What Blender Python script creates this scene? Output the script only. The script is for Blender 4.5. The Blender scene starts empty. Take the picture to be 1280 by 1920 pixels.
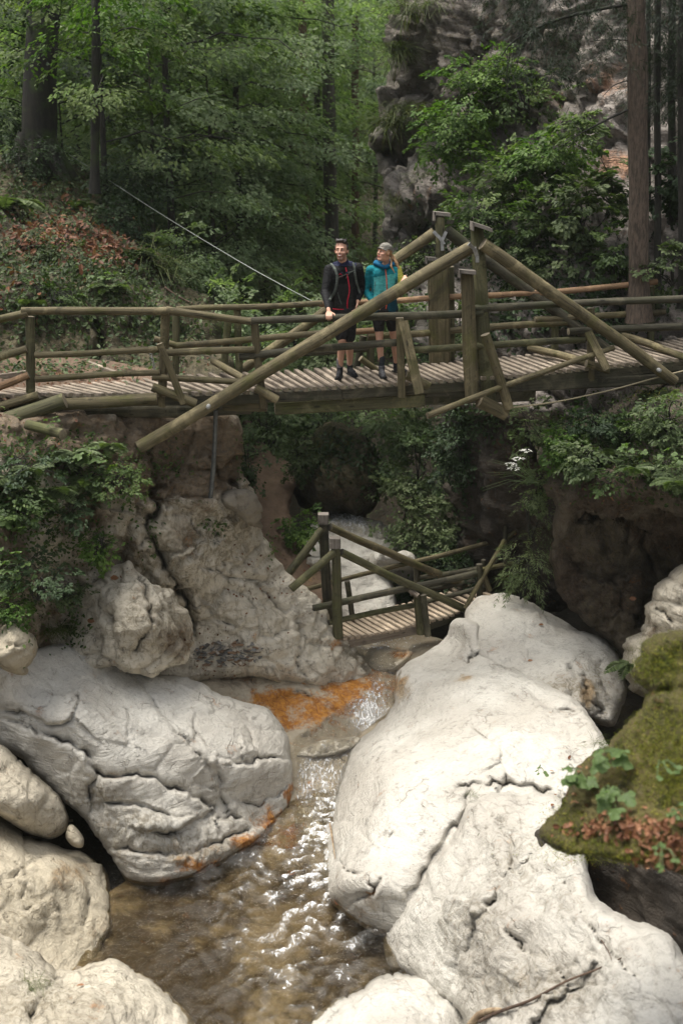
import bpy, bmesh, math, random
import numpy as np
from mathutils import Vector, Matrix
from mathutils.bvhtree import BVHTree

SC = bpy.context.scene
COL = SC.collection
PI = math.pi
rng = np.random.default_rng(7)
random.seed(7)

# ------------------------------------------------------------------ camera, sky, sun, exposure
CAM_Z = 8.3
PITCH = math.radians(16.7)
FOC = 2200.0                                     # focal length in photo pixels (1280 x 1920)
cam_d = bpy.data.cameras.new('camera'); cam = bpy.data.objects.new('camera', cam_d); COL.objects.link(cam)
cam.location = (0, 0, CAM_Z); cam.rotation_euler = (PI/2 - PITCH, 0, 0)
cam_d.sensor_fit = 'VERTICAL'; cam_d.sensor_height = 36.0; cam_d.lens = 36.0*FOC/1920.0
cam_d.clip_start = 0.1; cam_d.clip_end = 600
cam_d.dof.use_dof = True; cam_d.dof.focus_distance = 15.5; cam_d.dof.aperture_fstop = 1.2
SC.camera = cam

SUN_EL, SUN_AZ = math.radians(74), math.radians(-85)   # azimuth from +Y, negative = to the left
world = bpy.data.worlds.new('World'); SC.world = world; world.use_nodes = True
wn = world.node_tree; bg = wn.nodes['Background']
sky = wn.nodes.new('ShaderNodeTexSky'); sky.sky_type = 'NISHITA'; sky.sun_disc = False
sky.sun_elevation = SUN_EL; sky.sun_rotation = SUN_AZ; sky.air_density = 1.0; sky.dust_density = 4.0; sky.ozone_density = 1.0
hs = wn.nodes.new('ShaderNodeHueSaturation'); hs.inputs['Saturation'].default_value = 0.28   # thin cloud greys the blue
wn.links.new(sky.outputs[0], hs.inputs['Color']); wn.links.new(hs.outputs[0], bg.inputs['Color'])
bg.inputs['Strength'].default_value = 0.135
sun_d = bpy.data.lights.new('sun', 'SUN'); sun = bpy.data.objects.new('sun', sun_d); COL.objects.link(sun)
sun_d.energy = 2.0; sun_d.angle = math.radians(32); sun_d.color = (1.0, .95, .86)
_sd = Vector((math.sin(SUN_AZ)*math.cos(SUN_EL), math.cos(SUN_AZ)*math.cos(SUN_EL), math.sin(SUN_EL)))
sun.rotation_euler = _sd.to_track_quat('Z', 'Y').to_euler(); sun.location = (-8, 5, 30)
SC.view_settings.view_transform = 'Standard'; SC.view_settings.look = 'None'
SC.view_settings.exposure = 1.08; SC.view_settings.gamma = 1.0; SC.view_settings.use_curve_mapping = False
SC.cycles.max_bounces = 6; SC.cycles.diffuse_bounces = 3; SC.cycles.glossy_bounces = 2
SC.cycles.transmission_bounces = 3; SC.cycles.transparent_max_bounces = 8
SC.cycles.caustics_reflective = False; SC.cycles.caustics_refractive = False
SC.cycles.sample_clamp_indirect = 4.0

# ------------------------------------------------------------------ where a pixel of the photograph lies in the world
CP, SP = math.cos(PITCH), math.sin(PITCH)
CAMP = np.array([0, 0, CAM_Z])
def pdir(px, py):
    px = np.asarray(px, float); py = np.asarray(py, float)
    xc = (px-640)/FOC; yc = -(py-960)/FOC
    return np.stack([xc+0*yc, CP+yc*SP+0*xc, -SP+yc*CP+0*xc], -1)
def P(px, py, Y):
    d = pdir(px, py); return CAMP + d*(np.asarray(Y, float)/d[..., 1])[..., None]
def PZ(px, py, z):
    d = pdir(px, py); return CAMP + d*((np.asarray(z, float)-CAM_Z)/d[..., 2])[..., None]
def V(px, py, Y): return Vector(P(px, py, Y))
def mpp(px, py, Y):                               # metres per photo pixel there
    return float(Y/pdir(px, py)[1]/FOC)

# ------------------------------------------------------------------ vectorised noise
_perm = np.random.default_rng(3).permutation(256); _perm = np.concatenate([_perm, _perm, _perm])
_grad = np.random.default_rng(4).normal(size=(256, 3)); _grad /= np.linalg.norm(_grad, axis=1)[:, None]
_off = np.random.default_rng(5).random((256, 3))
def pnoise(p):
    p = np.asarray(p, float); i = np.floor(p).astype(int); f = p-i; i &= 255
    u = f*f*f*(f*(f*6-15)+10); out = 0
    for dx in (0, 1):
        wx = u[:, 0] if dx else 1-u[:, 0]
        for dy in (0, 1):
            wy = u[:, 1] if dy else 1-u[:, 1]
            for dz in (0, 1):
                wz = u[:, 2] if dz else 1-u[:, 2]
                h = _perm[_perm[_perm[(i[:, 0]+dx) & 255]+((i[:, 1]+dy) & 255)]+((i[:, 2]+dz) & 255)]
                out = out + wx*wy*wz*((_grad[h]*(f-np.array([dx, dy, dz]))).sum(1))
    return out*1.6
def fbm(p, o=4, gain=.5, lac=2.03):
    s = 0; a = 1
    for k in range(o): s = s + a*pnoise(p*lac**k + 17.3*k); a *= gain
    return s
def ridged(p, o=3, gain=.5):
    s = 0; a = 1
    for k in range(o): s = s + a*np.abs(pnoise(p*2.03**k + 31.7*k)); a *= gain
    return s
def worley(p):                                    # F1, F2 distances
    i = np.floor(p).astype(int); f = p-i
    d1 = np.full(len(p), 9.); d2 = np.full(len(p), 9.); cid = np.zeros(len(p), int)
    for dx in (-1, 0, 1):
        for dy in (-1, 0, 1):
            for dz in (-1, 0, 1):
                h = _perm[_perm[_perm[(i[:, 0]+dx) & 255]+((i[:, 1]+dy) & 255)]+((i[:, 2]+dz) & 255)]
                d = np.linalg.norm(_off[h]+np.array([dx, dy, dz])-f, axis=1)
                m = d < d1
                d2 = np.where(m, d1, np.minimum(d2, d)); cid = np.where(m, h, cid); d1 = np.where(m, d, d1)
    return d1, d2, cid
def smooth(a, b, x): t = np.clip((x-a)/(b-a), 0, 1); return t*t*(3-2*t)

# ------------------------------------------------------------------ objects
def tag(o, label=None, cat=None, group=None, kind=None):
    if label: o['label'] = label
    if cat: o['category'] = cat
    if group: o['group'] = group
    if kind: o['kind'] = kind
    return o
def empty(name, loc=(0, 0, 0), label=None, cat=None, group=None):
    o = bpy.data.objects.new(name, None); COL.objects.link(o); o.location = loc; o.empty_display_size = .2
    return tag(o, label, cat, group)
def link(name, me, parent=None, loc=None):
    o = bpy.data.objects.new(name, me); COL.objects.link(o)
    if parent is not None:
        o.parent = parent
        o.matrix_parent_inverse = Matrix.Identity(4)
    if loc is not None: o.location = loc
    return o
def npmesh(name, v, f, mats, smooth_=True, attrs=None, midx=None, uv=None):
    """v (n,3); f (m,k) quads or tris"""
    v = np.ascontiguousarray(v, np.float32); f = np.ascontiguousarray(f, np.int32); k = f.shape[1]
    me = bpy.data.meshes.new(name)
    me.vertices.add(len(v)); me.vertices.foreach_set('co', v.ravel())
    me.loops.add(f.size); me.loops.foreach_set('vertex_index', f.ravel())
    me.polygons.add(len(f)); me.polygons.foreach_set('loop_start', np.arange(0, f.size, k, dtype=np.int32))
    try: me.polygons.foreach_set('loop_total', np.full(len(f), k, np.int32))
    except Exception: pass
    me.update(calc_edges=True)
    me.polygons.foreach_set('use_smooth', np.full(len(f), smooth_, bool))
    if midx is not None: me.polygons.foreach_set('material_index', np.ascontiguousarray(midx, np.int32))
    for n_, a in (attrs or {}).items():
        at = me.attributes.new(n_, 'FLOAT', 'POINT'); at.data.foreach_set('value', np.ascontiguousarray(a, np.float32))
    if uv is not None:
        l = me.uv_layers.new(name='UVMap'); l.data.foreach_set('uv', np.ascontiguousarray(uv, np.float32).ravel())
    for m in (mats if isinstance(mats, (list, tuple)) else [mats]): me.materials.append(m)
    return me

# ------------------------------------------------------------------ materials
def newmat(name):
    m = bpy.data.materials.new(name); m.use_nodes = True
    nt = m.node_tree; b = nt.nodes['Principled BSDF']
    return m, nt, b
class NB:                                         # small node helper
    def __init__(s, nt): s.nt = nt
    def n(s, t, **k):
        x = s.nt.nodes.new(t)
        for a, v in k.items(): setattr(x, a, v)
        return x
    def set(s, sock, v):
        if isinstance(v, bpy.types.NodeSocket): s.nt.links.new(v, sock)
        elif isinstance(v, (tuple, list)) and len(v) == 3 and sock.type == 'RGBA': sock.default_value = (*v, 1)
        else: sock.default_value = v
    def math(s, op, a, b=0.0, c=None):
        x = s.n('ShaderNodeMath', operation=op); s.set(x.inputs[0], a); s.set(x.inputs[1], b)
        if c is not None: s.set(x.inputs[2], c)
        return x.outputs[0]
    def mix(s, f, a, b, mode='MIX'):
        x = s.n('ShaderNodeMix', data_type='RGBA', blend_type=mode)
        s.set(x.inputs['Factor'], f); s.set(x.inputs[6], a); s.set(x.inputs[7], b); return x.outputs[2]
    def ramp(s, x, a, b, lo=0.0, hi=1.0):
        r = s.n('ShaderNodeMapRange', clamp=True, interpolation_type='SMOOTHSTEP')
        s.set(r.inputs[0], x); r.inputs[1].default_value = a; r.inputs[2].default_value = b
        r.inputs[3].default_value = lo; r.inputs[4].default_value = hi; return r.outputs[0]
    def noise(s, vec, scale, det=4, rough=.55, dist=0.0):
        x = s.n('ShaderNodeTexNoise'); s.set(x.inputs['Scale'], scale); x.inputs['Detail'].default_value = det
        x.inputs['Roughness'].default_value = rough; x.inputs['Distortion'].default_value = dist
        if vec is not None: s.set(x.inputs['Vector'], vec)
        return x.outputs[0]
    def scale(s, vec, sc, rot=(0, 0, 0)):
        x = s.n('ShaderNodeMapping'); s.set(x.inputs[0], vec); x.inputs['Scale'].default_value = sc; x.inputs['Rotation'].default_value = rot
        return x.outputs[0]
    def attr(s, name): x = s.n('ShaderNodeAttribute', attribute_name=name); return x.outputs['Fac']
    def pos(s): return s.n('ShaderNodeNewGeometry').outputs['Position']
    def coord(s, w='Object'): return s.n('ShaderNodeTexCoord').outputs[w]
    def bump(s, h, strength, dist, normal=None):
        x = s.n('ShaderNodeBump'); s.set(x.inputs['Height'], h); x.inputs['Strength'].default_value = strength; x.inputs['Distance'].default_value = dist
        if normal is not None: s.set(x.inputs['Normal'], normal)
        return x.outputs[0]

def rock_mat(name, c1, c2, dark=(.10, .085, .065), lichen=.35, mossy=.0, moss_c=(.045, .07, .012), fine=1.0, dirtc=(.16, .11, .06), speck=.5, mottle=.6, rugc=(.17, .135, .07)):
    m, nt, b = newmat(name); q = NB(nt); p = q.pos()
    big = q.noise(p, .9, 3); mid = q.noise(p, 4.0, 5, .6, .4); fin = q.noise(p, 22., 6, .7)
    strat = q.noise(q.scale(p, (1.2, 1.2, 7), (.5, .25, .3)), 1.6, 5, .6, 1.2)
    col = q.mix(q.ramp(big, .35, .65), c1, c2)
    col = q.mix(q.ramp(strat, .52, .72, 0, .35), col, tuple(x*.72 for x in c2))
    col = q.mix(q.ramp(mid, .50, .72, 0, .30*lichen*2), col, tuple(x*.55 for x in c2))
    col = q.mix(q.ramp(fin, .58, .75, 0, .55*lichen), col, tuple(x*.5 for x in c2))
    mot = q.noise(q.scale(p, (1, 1, .55), (.2, .5, 0)), 9, 6, .72, 1.5)
    col = q.mix(q.ramp(mot, .50, .66, 0, .5*mottle), col, tuple(x*.42 for x in c2))
    rug = q.attr('rug'); col = q.mix(q.math('MULTIPLY', rug, q.ramp(mot, .42, .62, .1, .9)), col, rugc)
    vn = q.n('ShaderNodeTexVoronoi'); q.set(vn.inputs['Vector'], p); vn.inputs['Scale'].default_value = 16; vn.inputs['Randomness'].default_value = 1
    sp = q.math('MULTIPLY', q.ramp(vn.outputs[0], .10, .2, 1, 0), q.ramp(mid, .5, .62))
    col = q.mix(q.math('MULTIPLY', sp, speck), col, dark)
    ck = q.attr('crack')
    col = q.mix(q.math('MULTIPLY', q.ramp(q.math('ADD', ck, q.math('MULTIPLY', q.math('SUBTRACT', fin, .5), .35)), .25, .8), .85), col, dark)
    ed = q.n('ShaderNodeTexVoronoi', feature='DISTANCE_TO_EDGE'); ed.inputs['Scale'].default_value = 1.1
    wv = q.n('ShaderNodeVectorMath', operation='ADD'); q.set(wv.inputs[0], p)
    nn = q.n('ShaderNodeTexNoise'); q.set(nn.inputs['Vector'], p); nn.inputs['Scale'].default_value = 2.2; nn.inputs['Detail'].default_value = 5
    q.set(wv.inputs[1], nn.outputs['Color']); q.set(ed.inputs['Vector'], wv.outputs[0])
    vein = q.math('MULTIPLY', q.ramp(ed.outputs['Distance'], .0, .022, 1, 0), q.ramp(mid, .46, .6))
    col = q.mix(q.math('MULTIPLY', vein, .3), col, dark)
    dirt = q.ramp(q.math('ADD', q.attr('dirt'), q.math('MULTIPLY', q.math('SUBTRACT', mid, .5), 1.0)), .35, .75)
    col = q.mix(q.math('MULTIPLY', dirt, .85), col, q.mix(q.ramp(fin, .35, .65), tuple(x*.6 for x in dirtc), tuple(min(1, x*1.5) for x in dirtc)))
    og = q.ramp(q.math('ADD', q.attr('orange'), q.math('ADD', q.math('MULTIPLY', q.math('SUBTRACT', mid, .5), 2.2), q.math('MULTIPLY', q.math('SUBTRACT', fin, .5), 1.2))), .28, 1.0, 0, .9)
    col = q.mix(og, col, q.mix(q.ramp(mot, .38, .62), (.50, .20, .010), (.28, .085, .004)))
    moss_n = q.noise(p, 5.5, 5, .65)
    mo = q.ramp(q.math('ADD', q.math('ADD', q.attr('moss'), mossy), q.math('MULTIPLY', q.math('SUBTRACT', moss_n, .5), 1.6)), .42, .62)
    mcol = q.mix(q.ramp(q.noise(p, 9, 4), .35, .65), tuple(x*.45 for x in moss_c), tuple(x*1.7 for x in moss_c))
    col = q.mix(mo, col, mcol)
    wet = q.attr('wet')
    col = q.mix(q.math('MULTIPLY', wet, .6), col, q.mix(1.0, col, (.42, .36, .28), 'MULTIPLY'))
    q.set(b.inputs['Base Color'], col)
    rr = q.math('SUBTRACT', .82, q.math('MULTIPLY', wet, .6)); q.set(b.inputs['Roughness'], rr)
    b.inputs['Specular IOR Level'].default_value = .35
    h = q.math('ADD', q.math('MULTIPLY', mid, .6), q.math('MULTIPLY', fin, .28))
    h = q.math('ADD', h, q.math('MULTIPLY', strat, .5))
    h = q.math('SUBTRACT', h, q.math('MULTIPLY', vein, .2)); h = q.math('ADD', h, q.math('MULTIPLY', mot, q.math('ADD', .25, q.math('MULTIPLY', rug, .9))))
    h = q.math('ADD', h, q.math('MULTIPLY', q.math('MULTIPLY', mo, q.noise(p, 60, 3)), 1.2))
    q.set(b.inputs['Normal'], q.bump(h, .85*fine, .085))
    return m

def leaf_mat(name, dark, mid, light, trans=.35, yellow=None):
    m, nt, b = newmat(name); q = NB(nt)
    t = q.attr('tone'); big = q.noise(q.pos(), .35, 2)
    t2 = q.math('ADD', t, q.math('MULTIPLY', q.math('SUBTRACT', big, .5), .7))
    cr = q.n('ShaderNodeValToRGB'); q.set(cr.inputs[0], t2); e = cr.color_ramp.elements
    e[0].position = .1; e[0].color = (*dark, 1); e[1].position = .9; e[1].color = (*light, 1)
    k = e.new(.5); k.color = (*mid, 1)
    col = cr.outputs[0]
    q.set(b.inputs['Base Color'], col); b.inputs['Roughness'].default_value = .55; b.inputs['Specular IOR Level'].default_value = .3
    tr = q.n('ShaderNodeBsdfTranslucent'); q.set(tr.inputs[0], q.mix(1.0, col, (1.1, 1.35, .5), 'MULTIPLY'))
    mx = q.n('ShaderNodeMixShader'); mx.inputs[0].default_value = trans
    nt.links.new(b.outputs[0], mx.inputs[1]); nt.links.new(tr.outputs[0], mx.inputs[2])
    nt.links.new(mx.outputs[0], nt.nodes['Material Output'].inputs[0])
    return m
def bark_mat(name, c1, c2, moss=.2, sc=1.0):
    m, nt, b = newmat(name); q = NB(nt); p = q.pos()
    g = q.noise(q.scale(p, (14*sc, 14*sc, 3*sc)), 1.0, 6, .7); g2 = q.noise(p, 3, 4)
    col = q.mix(q.ramp(g, .35, .65), c1, c2)
    col = q.mix(q.ramp(q.math('ADD', g2, moss-.5), .25, .5), col, (.035, .055, .012))
    q.set(b.inputs['Base Color'], col); b.inputs['Roughness'].default_value = .9
    q.set(b.inputs['Normal'], q.bump(g, .9, .03)); return m
def flat_mat(name, c, rough=.7, metal=0.0, nz=.12, sc=40, bmp=.15):
    m, nt, b = newmat(name); q = NB(nt); p = q.coord()
    n_ = q.noise(p, sc, 4)
    q.set(b.inputs['Base Color'], q.mix(q.ramp(n_, .3, .7), tuple(x*(1-nz) for x in c), tuple(min(1, x*(1+nz)) for x in c)))
    b.inputs['Roughness'].default_value = rough; b.inputs['Metallic'].default_value = metal
    q.set(b.inputs['Normal'], q.bump(n_, bmp, .004)); return m
def wood_mat(name, c1, c2, green=.5, cg=(.075, .085, .022), end=False):
    m, nt, b = newmat(name); q = NB(nt); uv = q.coord('UV'); p = q.pos()
    g = q.noise(q.scale(uv, (1.6, 34, 1)), 1.0, 5, .65, .3); g2 = q.noise(q.scale(uv, (.7, 5, 1)), 1.0, 3)
    col = q.mix(q.ramp(g, .3, .7), c1, c2)
    big = q.noise(p, 2.6, 4, .6)
    col = q.mix(q.ramp(q.math('ADD', big, green-.5), .38, .62, 0, .9), col, q.mix(q.ramp(g2, .3, .7), tuple(x*.55 for x in cg), tuple(x*1.35 for x in cg)))
    wr = q.noise(p, 1.7, 5, .7, .6); col = q.mix(q.ramp(wr, .52, .66, 0, .75), col, tuple(min(1, x*1.75) for x in c2)); col = q.mix(q.ramp(wr, .44, .34, 0, .8), col, tuple(x*.55 for x in c1))
    kn = q.n('ShaderNodeTexVoronoi'); q.set(kn.inputs['Vector'], q.scale(uv, (2.1, 7, 1))); kn.inputs['Scale'].default_value = 1.0; kf = q.ramp(kn.outputs[0], .06, .12, 1, 0); col = q.mix(q.math('MULTIPLY', kf, .8), col, tuple(x*.25 for x in c1))
    crk = q.noise(q.scale(uv, (2.2, 60, 1)), 1.0, 2, .5, .2)
    cf = q.ramp(crk, .62, .68); col = q.mix(q.math('MULTIPLY', cf, .75), col, (.02, .016, .01))
    sp = q.noise(p, 30, 3); col = q.mix(q.ramp(sp, .6, .75, 0, .6), col, tuple(x*.3 for x in c1))
    q.set(b.inputs['Base Color'], col); b.inputs['Roughness'].default_value = .8
    b.inputs['Specular IOR Level'].default_value = .3
    q.set(b.inputs['Normal'], q.bump(q.math('SUBTRACT', g, q.math('MULTIPLY', cf, .8)), .6, .012)); return m

M = {}
M['white_rock'] = rock_mat('white_limestone', (.56, .535, .475), (.45, .42, .365), dark=(.10, .085, .06), lichen=.4, mottle=.7, dirtc=(.30, .21, .11), speck=.45)
M['cream_rock'] = rock_mat('cream_limestone', (.52, .46, .35), (.40, .35, .26), lichen=.45, dirtc=(.24, .16, .08), speck=.5)
M['grey_rock'] = rock_mat('grey_limestone', (.30, .265, .205), (.20, .175, .135), lichen=.7, mossy=.05, dirtc=(.13, .085, .045))
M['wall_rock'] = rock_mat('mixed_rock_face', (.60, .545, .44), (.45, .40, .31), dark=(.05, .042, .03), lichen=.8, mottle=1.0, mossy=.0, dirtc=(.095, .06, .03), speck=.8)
M['cliff_rock'] = rock_mat('cliff_rock', (.36, .32, .285), (.22, .195, .17), dark=(.03, .026, .022), lichen=.9, mottle=1.3, mossy=.0, dirtc=(.36, .20, .12), fine=1.9)
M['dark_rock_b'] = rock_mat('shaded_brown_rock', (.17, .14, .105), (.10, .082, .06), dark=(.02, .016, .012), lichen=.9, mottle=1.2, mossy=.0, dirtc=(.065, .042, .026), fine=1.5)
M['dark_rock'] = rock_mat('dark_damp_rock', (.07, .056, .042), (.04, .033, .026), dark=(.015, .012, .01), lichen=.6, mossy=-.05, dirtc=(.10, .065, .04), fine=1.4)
M['bed_rock'] = rock_mat('stream_bed_rock', (.46, .40, .30), (.36, .30, .21), lichen=.4, dirtc=(.050, .034, .020), speck=.3)
M['mossy_rock'] = rock_mat('moss_covered_rock', (.13, .11, .06), (.06, .05, .03), dark=(.012, .010, .006), lichen=.8, mossy=.30, mottle=1.2, moss_c=(.055, .06, .011), fine=1.5, dirtc=(.07, .05, .03))
M['soil'] = rock_mat('forest_soil', (.09, .07, .045), (.055, .045, .028), dark=(.02, .017, .012), lichen=.6, mossy=.12, fine=1.5)
M['path_soil'] = rock_mat('path_soil', (.18, .12, .08), (.12, .08, .052), dark=(.09, .06, .04), lichen=.6, mossy=-.25, fine=1.0)
M['moss'] = rock_mat('deep_moss', (.15, .12, .04), (.08, .07, .02), lichen=.6, mossy=.34, moss_c=(.19, .20, .02), fine=1.6)
M['wood'] = wood_mat('weathered_log', (.070, .058, .030), (.135, .112, .062), .40, cg=(.072, .070, .020))
M['wood_red'] = wood_mat('rust_brown_log', (.17, .10, .055), (.25, .16, .09), .22)
M['wood_green'] = wood_mat('algae_green_log', (.055, .052, .028), (.105, .098, .05), .45, cg=(.068, .072, .024))
M['wood_dark'] = wood_mat('dark_wet_log', (.036, .033, .022), (.08, .072, .047), .4, cg=(.038, .042, .018))
M['slat'] = wood_mat('sawn_slat', (.155, .125, .095), (.265, .22, .17), .18)
M['slat_low'] = wood_mat('pale_slat', (.30, .235, .17), (.42, .34, .25), .1)
M['slate'] = wood_mat('grey_cap', (.16, .14, .12), (.22, .195, .165), .2)
M['steel'] = flat_mat('galvanised_steel', (.35, .35, .34), .5, .6, .25, 20)
M['dull_steel'] = flat_mat('dull_steel', (.10, .105, .10), .5, .4, .25, 20)
M['beech_leaf'] = leaf_mat('beech_leaf', (.028, .052, .014), (.075, .12, .034), (.16, .21, .065), .4)
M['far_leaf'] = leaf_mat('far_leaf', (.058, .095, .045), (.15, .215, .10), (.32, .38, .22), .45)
M['bright_leaf'] = leaf_mat('bright_leaf', (.03, .07, .012), (.075, .14, .026), (.15, .23, .05), .4)
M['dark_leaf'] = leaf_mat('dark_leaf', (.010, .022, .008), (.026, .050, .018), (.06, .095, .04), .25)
M['grey_leaf'] = leaf_mat('grey_green_leaf', (.035, .055, .02), (.09, .125, .05), (.20, .24, .12), .35)
M['needle'] = leaf_mat('spruce_needle', (.006, .014, .006), (.016, .03, .012), (.035, .055, .022), .15)
M['moss_shoot'] = leaf_mat('moss_shoot', (.05, .07, .010), (.17, .19, .022), (.38, .34, .05), .3)
M['grass'] = leaf_mat('grass_blade', (.03, .05, .012), (.075, .10, .025), (.15, .16, .055), .35)
M['dead_leaf'] = leaf_mat('fallen_leaf', (.07, .025, .014), (.16, .065, .032), (.30, .15, .08), .2)
M['bark'] = bark_mat('grey_bark', (.035, .032, .024), (.085, .078, .06), .25)
M['bark_dark'] = bark_mat('dark_bark', (.010, .010, .008), (.030, .027, .02), .2)
M['bark_moss'] = bark_mat('mossy_bark', (.008, .008, .006), (.024, .021, .015), .30, .6)
M['bark_red'] = bark_mat('red_brown_bark', (.08, .045, .028), (.15, .09, .06), .15)
M['bark_spruce'] = bark_mat('spruce_bark', (.045, .033, .024), (.125, .092, .066), .12, 2.2)
# ------------------------------------------------------------------ solid rock bodies
def catmull(pts, n=6, closed=True):
    pts = np.array(pts, float); N = len(pts); out = []
    for i in range(N if closed else N-1):
        p0, p1, p2, p3 = (pts[(i+k) % N] if closed else pts[min(max(i+k, 0), N-1)] for k in (-1, 0, 1, 2))
        for t in np.linspace(0, 1, n, endpoint=False):
            out.append(.5*((2*p1)+(-p0+p2)*t+(2*p0-5*p1+4*p2-p3)*t*t+(-p0+3*p1-3*p2+p3)*t**3))
    if not closed: out.append(pts[-1])
    return np.array(out)
def inside(poly, x, y):
    r = np.zeros(x.shape, bool); n = len(poly); j = n-1
    for i in range(n):
        xi, yi = poly[i]; xj, yj = poly[j]
        if yi != yj:
            c = ((yi > y) != (yj > y)) & (x < (xj-xi)*(y-yi)/(yj-yi)+xi); r ^= c
        j = i
    return r
def seg_near(poly, q, closed=True):
    """nearest point on a polyline, distance, signed side"""
    a = poly; b = np.roll(poly, -1, 0)
    if not closed: a = poly[:-1]; b = poly[1:]
    best = np.full(len(q), 1e18); bp = np.zeros_like(q); side = np.zeros(len(q)); arc = np.zeros(len(q))
    for k in range(len(a)):
        d = b[k]-a[k]; L = d@d
        if L < 1e-9: continue
        t = np.clip(((q-a[k])@d)/L, 0, 1); pr = a[k]+t[:, None]*d; dd = ((q-pr)**2).sum(1)
        m = dd < best; best = np.where(m, dd, best); bp = np.where(m[:, None], pr, bp)
        s = d[0]*(q[:, 1]-a[k][1])-d[1]*(q[:, 0]-a[k][0]); side = np.where(m, s, side); arc = np.where(m, (k+t)/len(a), arc)
    return bp, np.sqrt(best), np.sign(side), arc
def tps(ctrl, q):
    c = np.array(ctrl, float); x = c[:, :2]/500.; yv = c[:, 2]; n = len(c)
    def U(r2): return np.where(r2 > 1e-12, r2*np.log(r2+1e-12), 0)
    K = U(((x[:, None]-x[None])**2).sum(-1)) + np.eye(n)*.004
    Pm = np.c_[np.ones(n), x]; A = np.zeros((n+3, n+3)); A[:n, :n] = K; A[:n, n:] = Pm; A[n:, :n] = Pm.T
    w = np.linalg.solve(A, np.r_[yv, 0, 0, 0]); q = q/500.
    return U(((q[:, None]-x[None])**2).sum(-1))@w[:n] + w[n]+q@w[n+1:]

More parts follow.
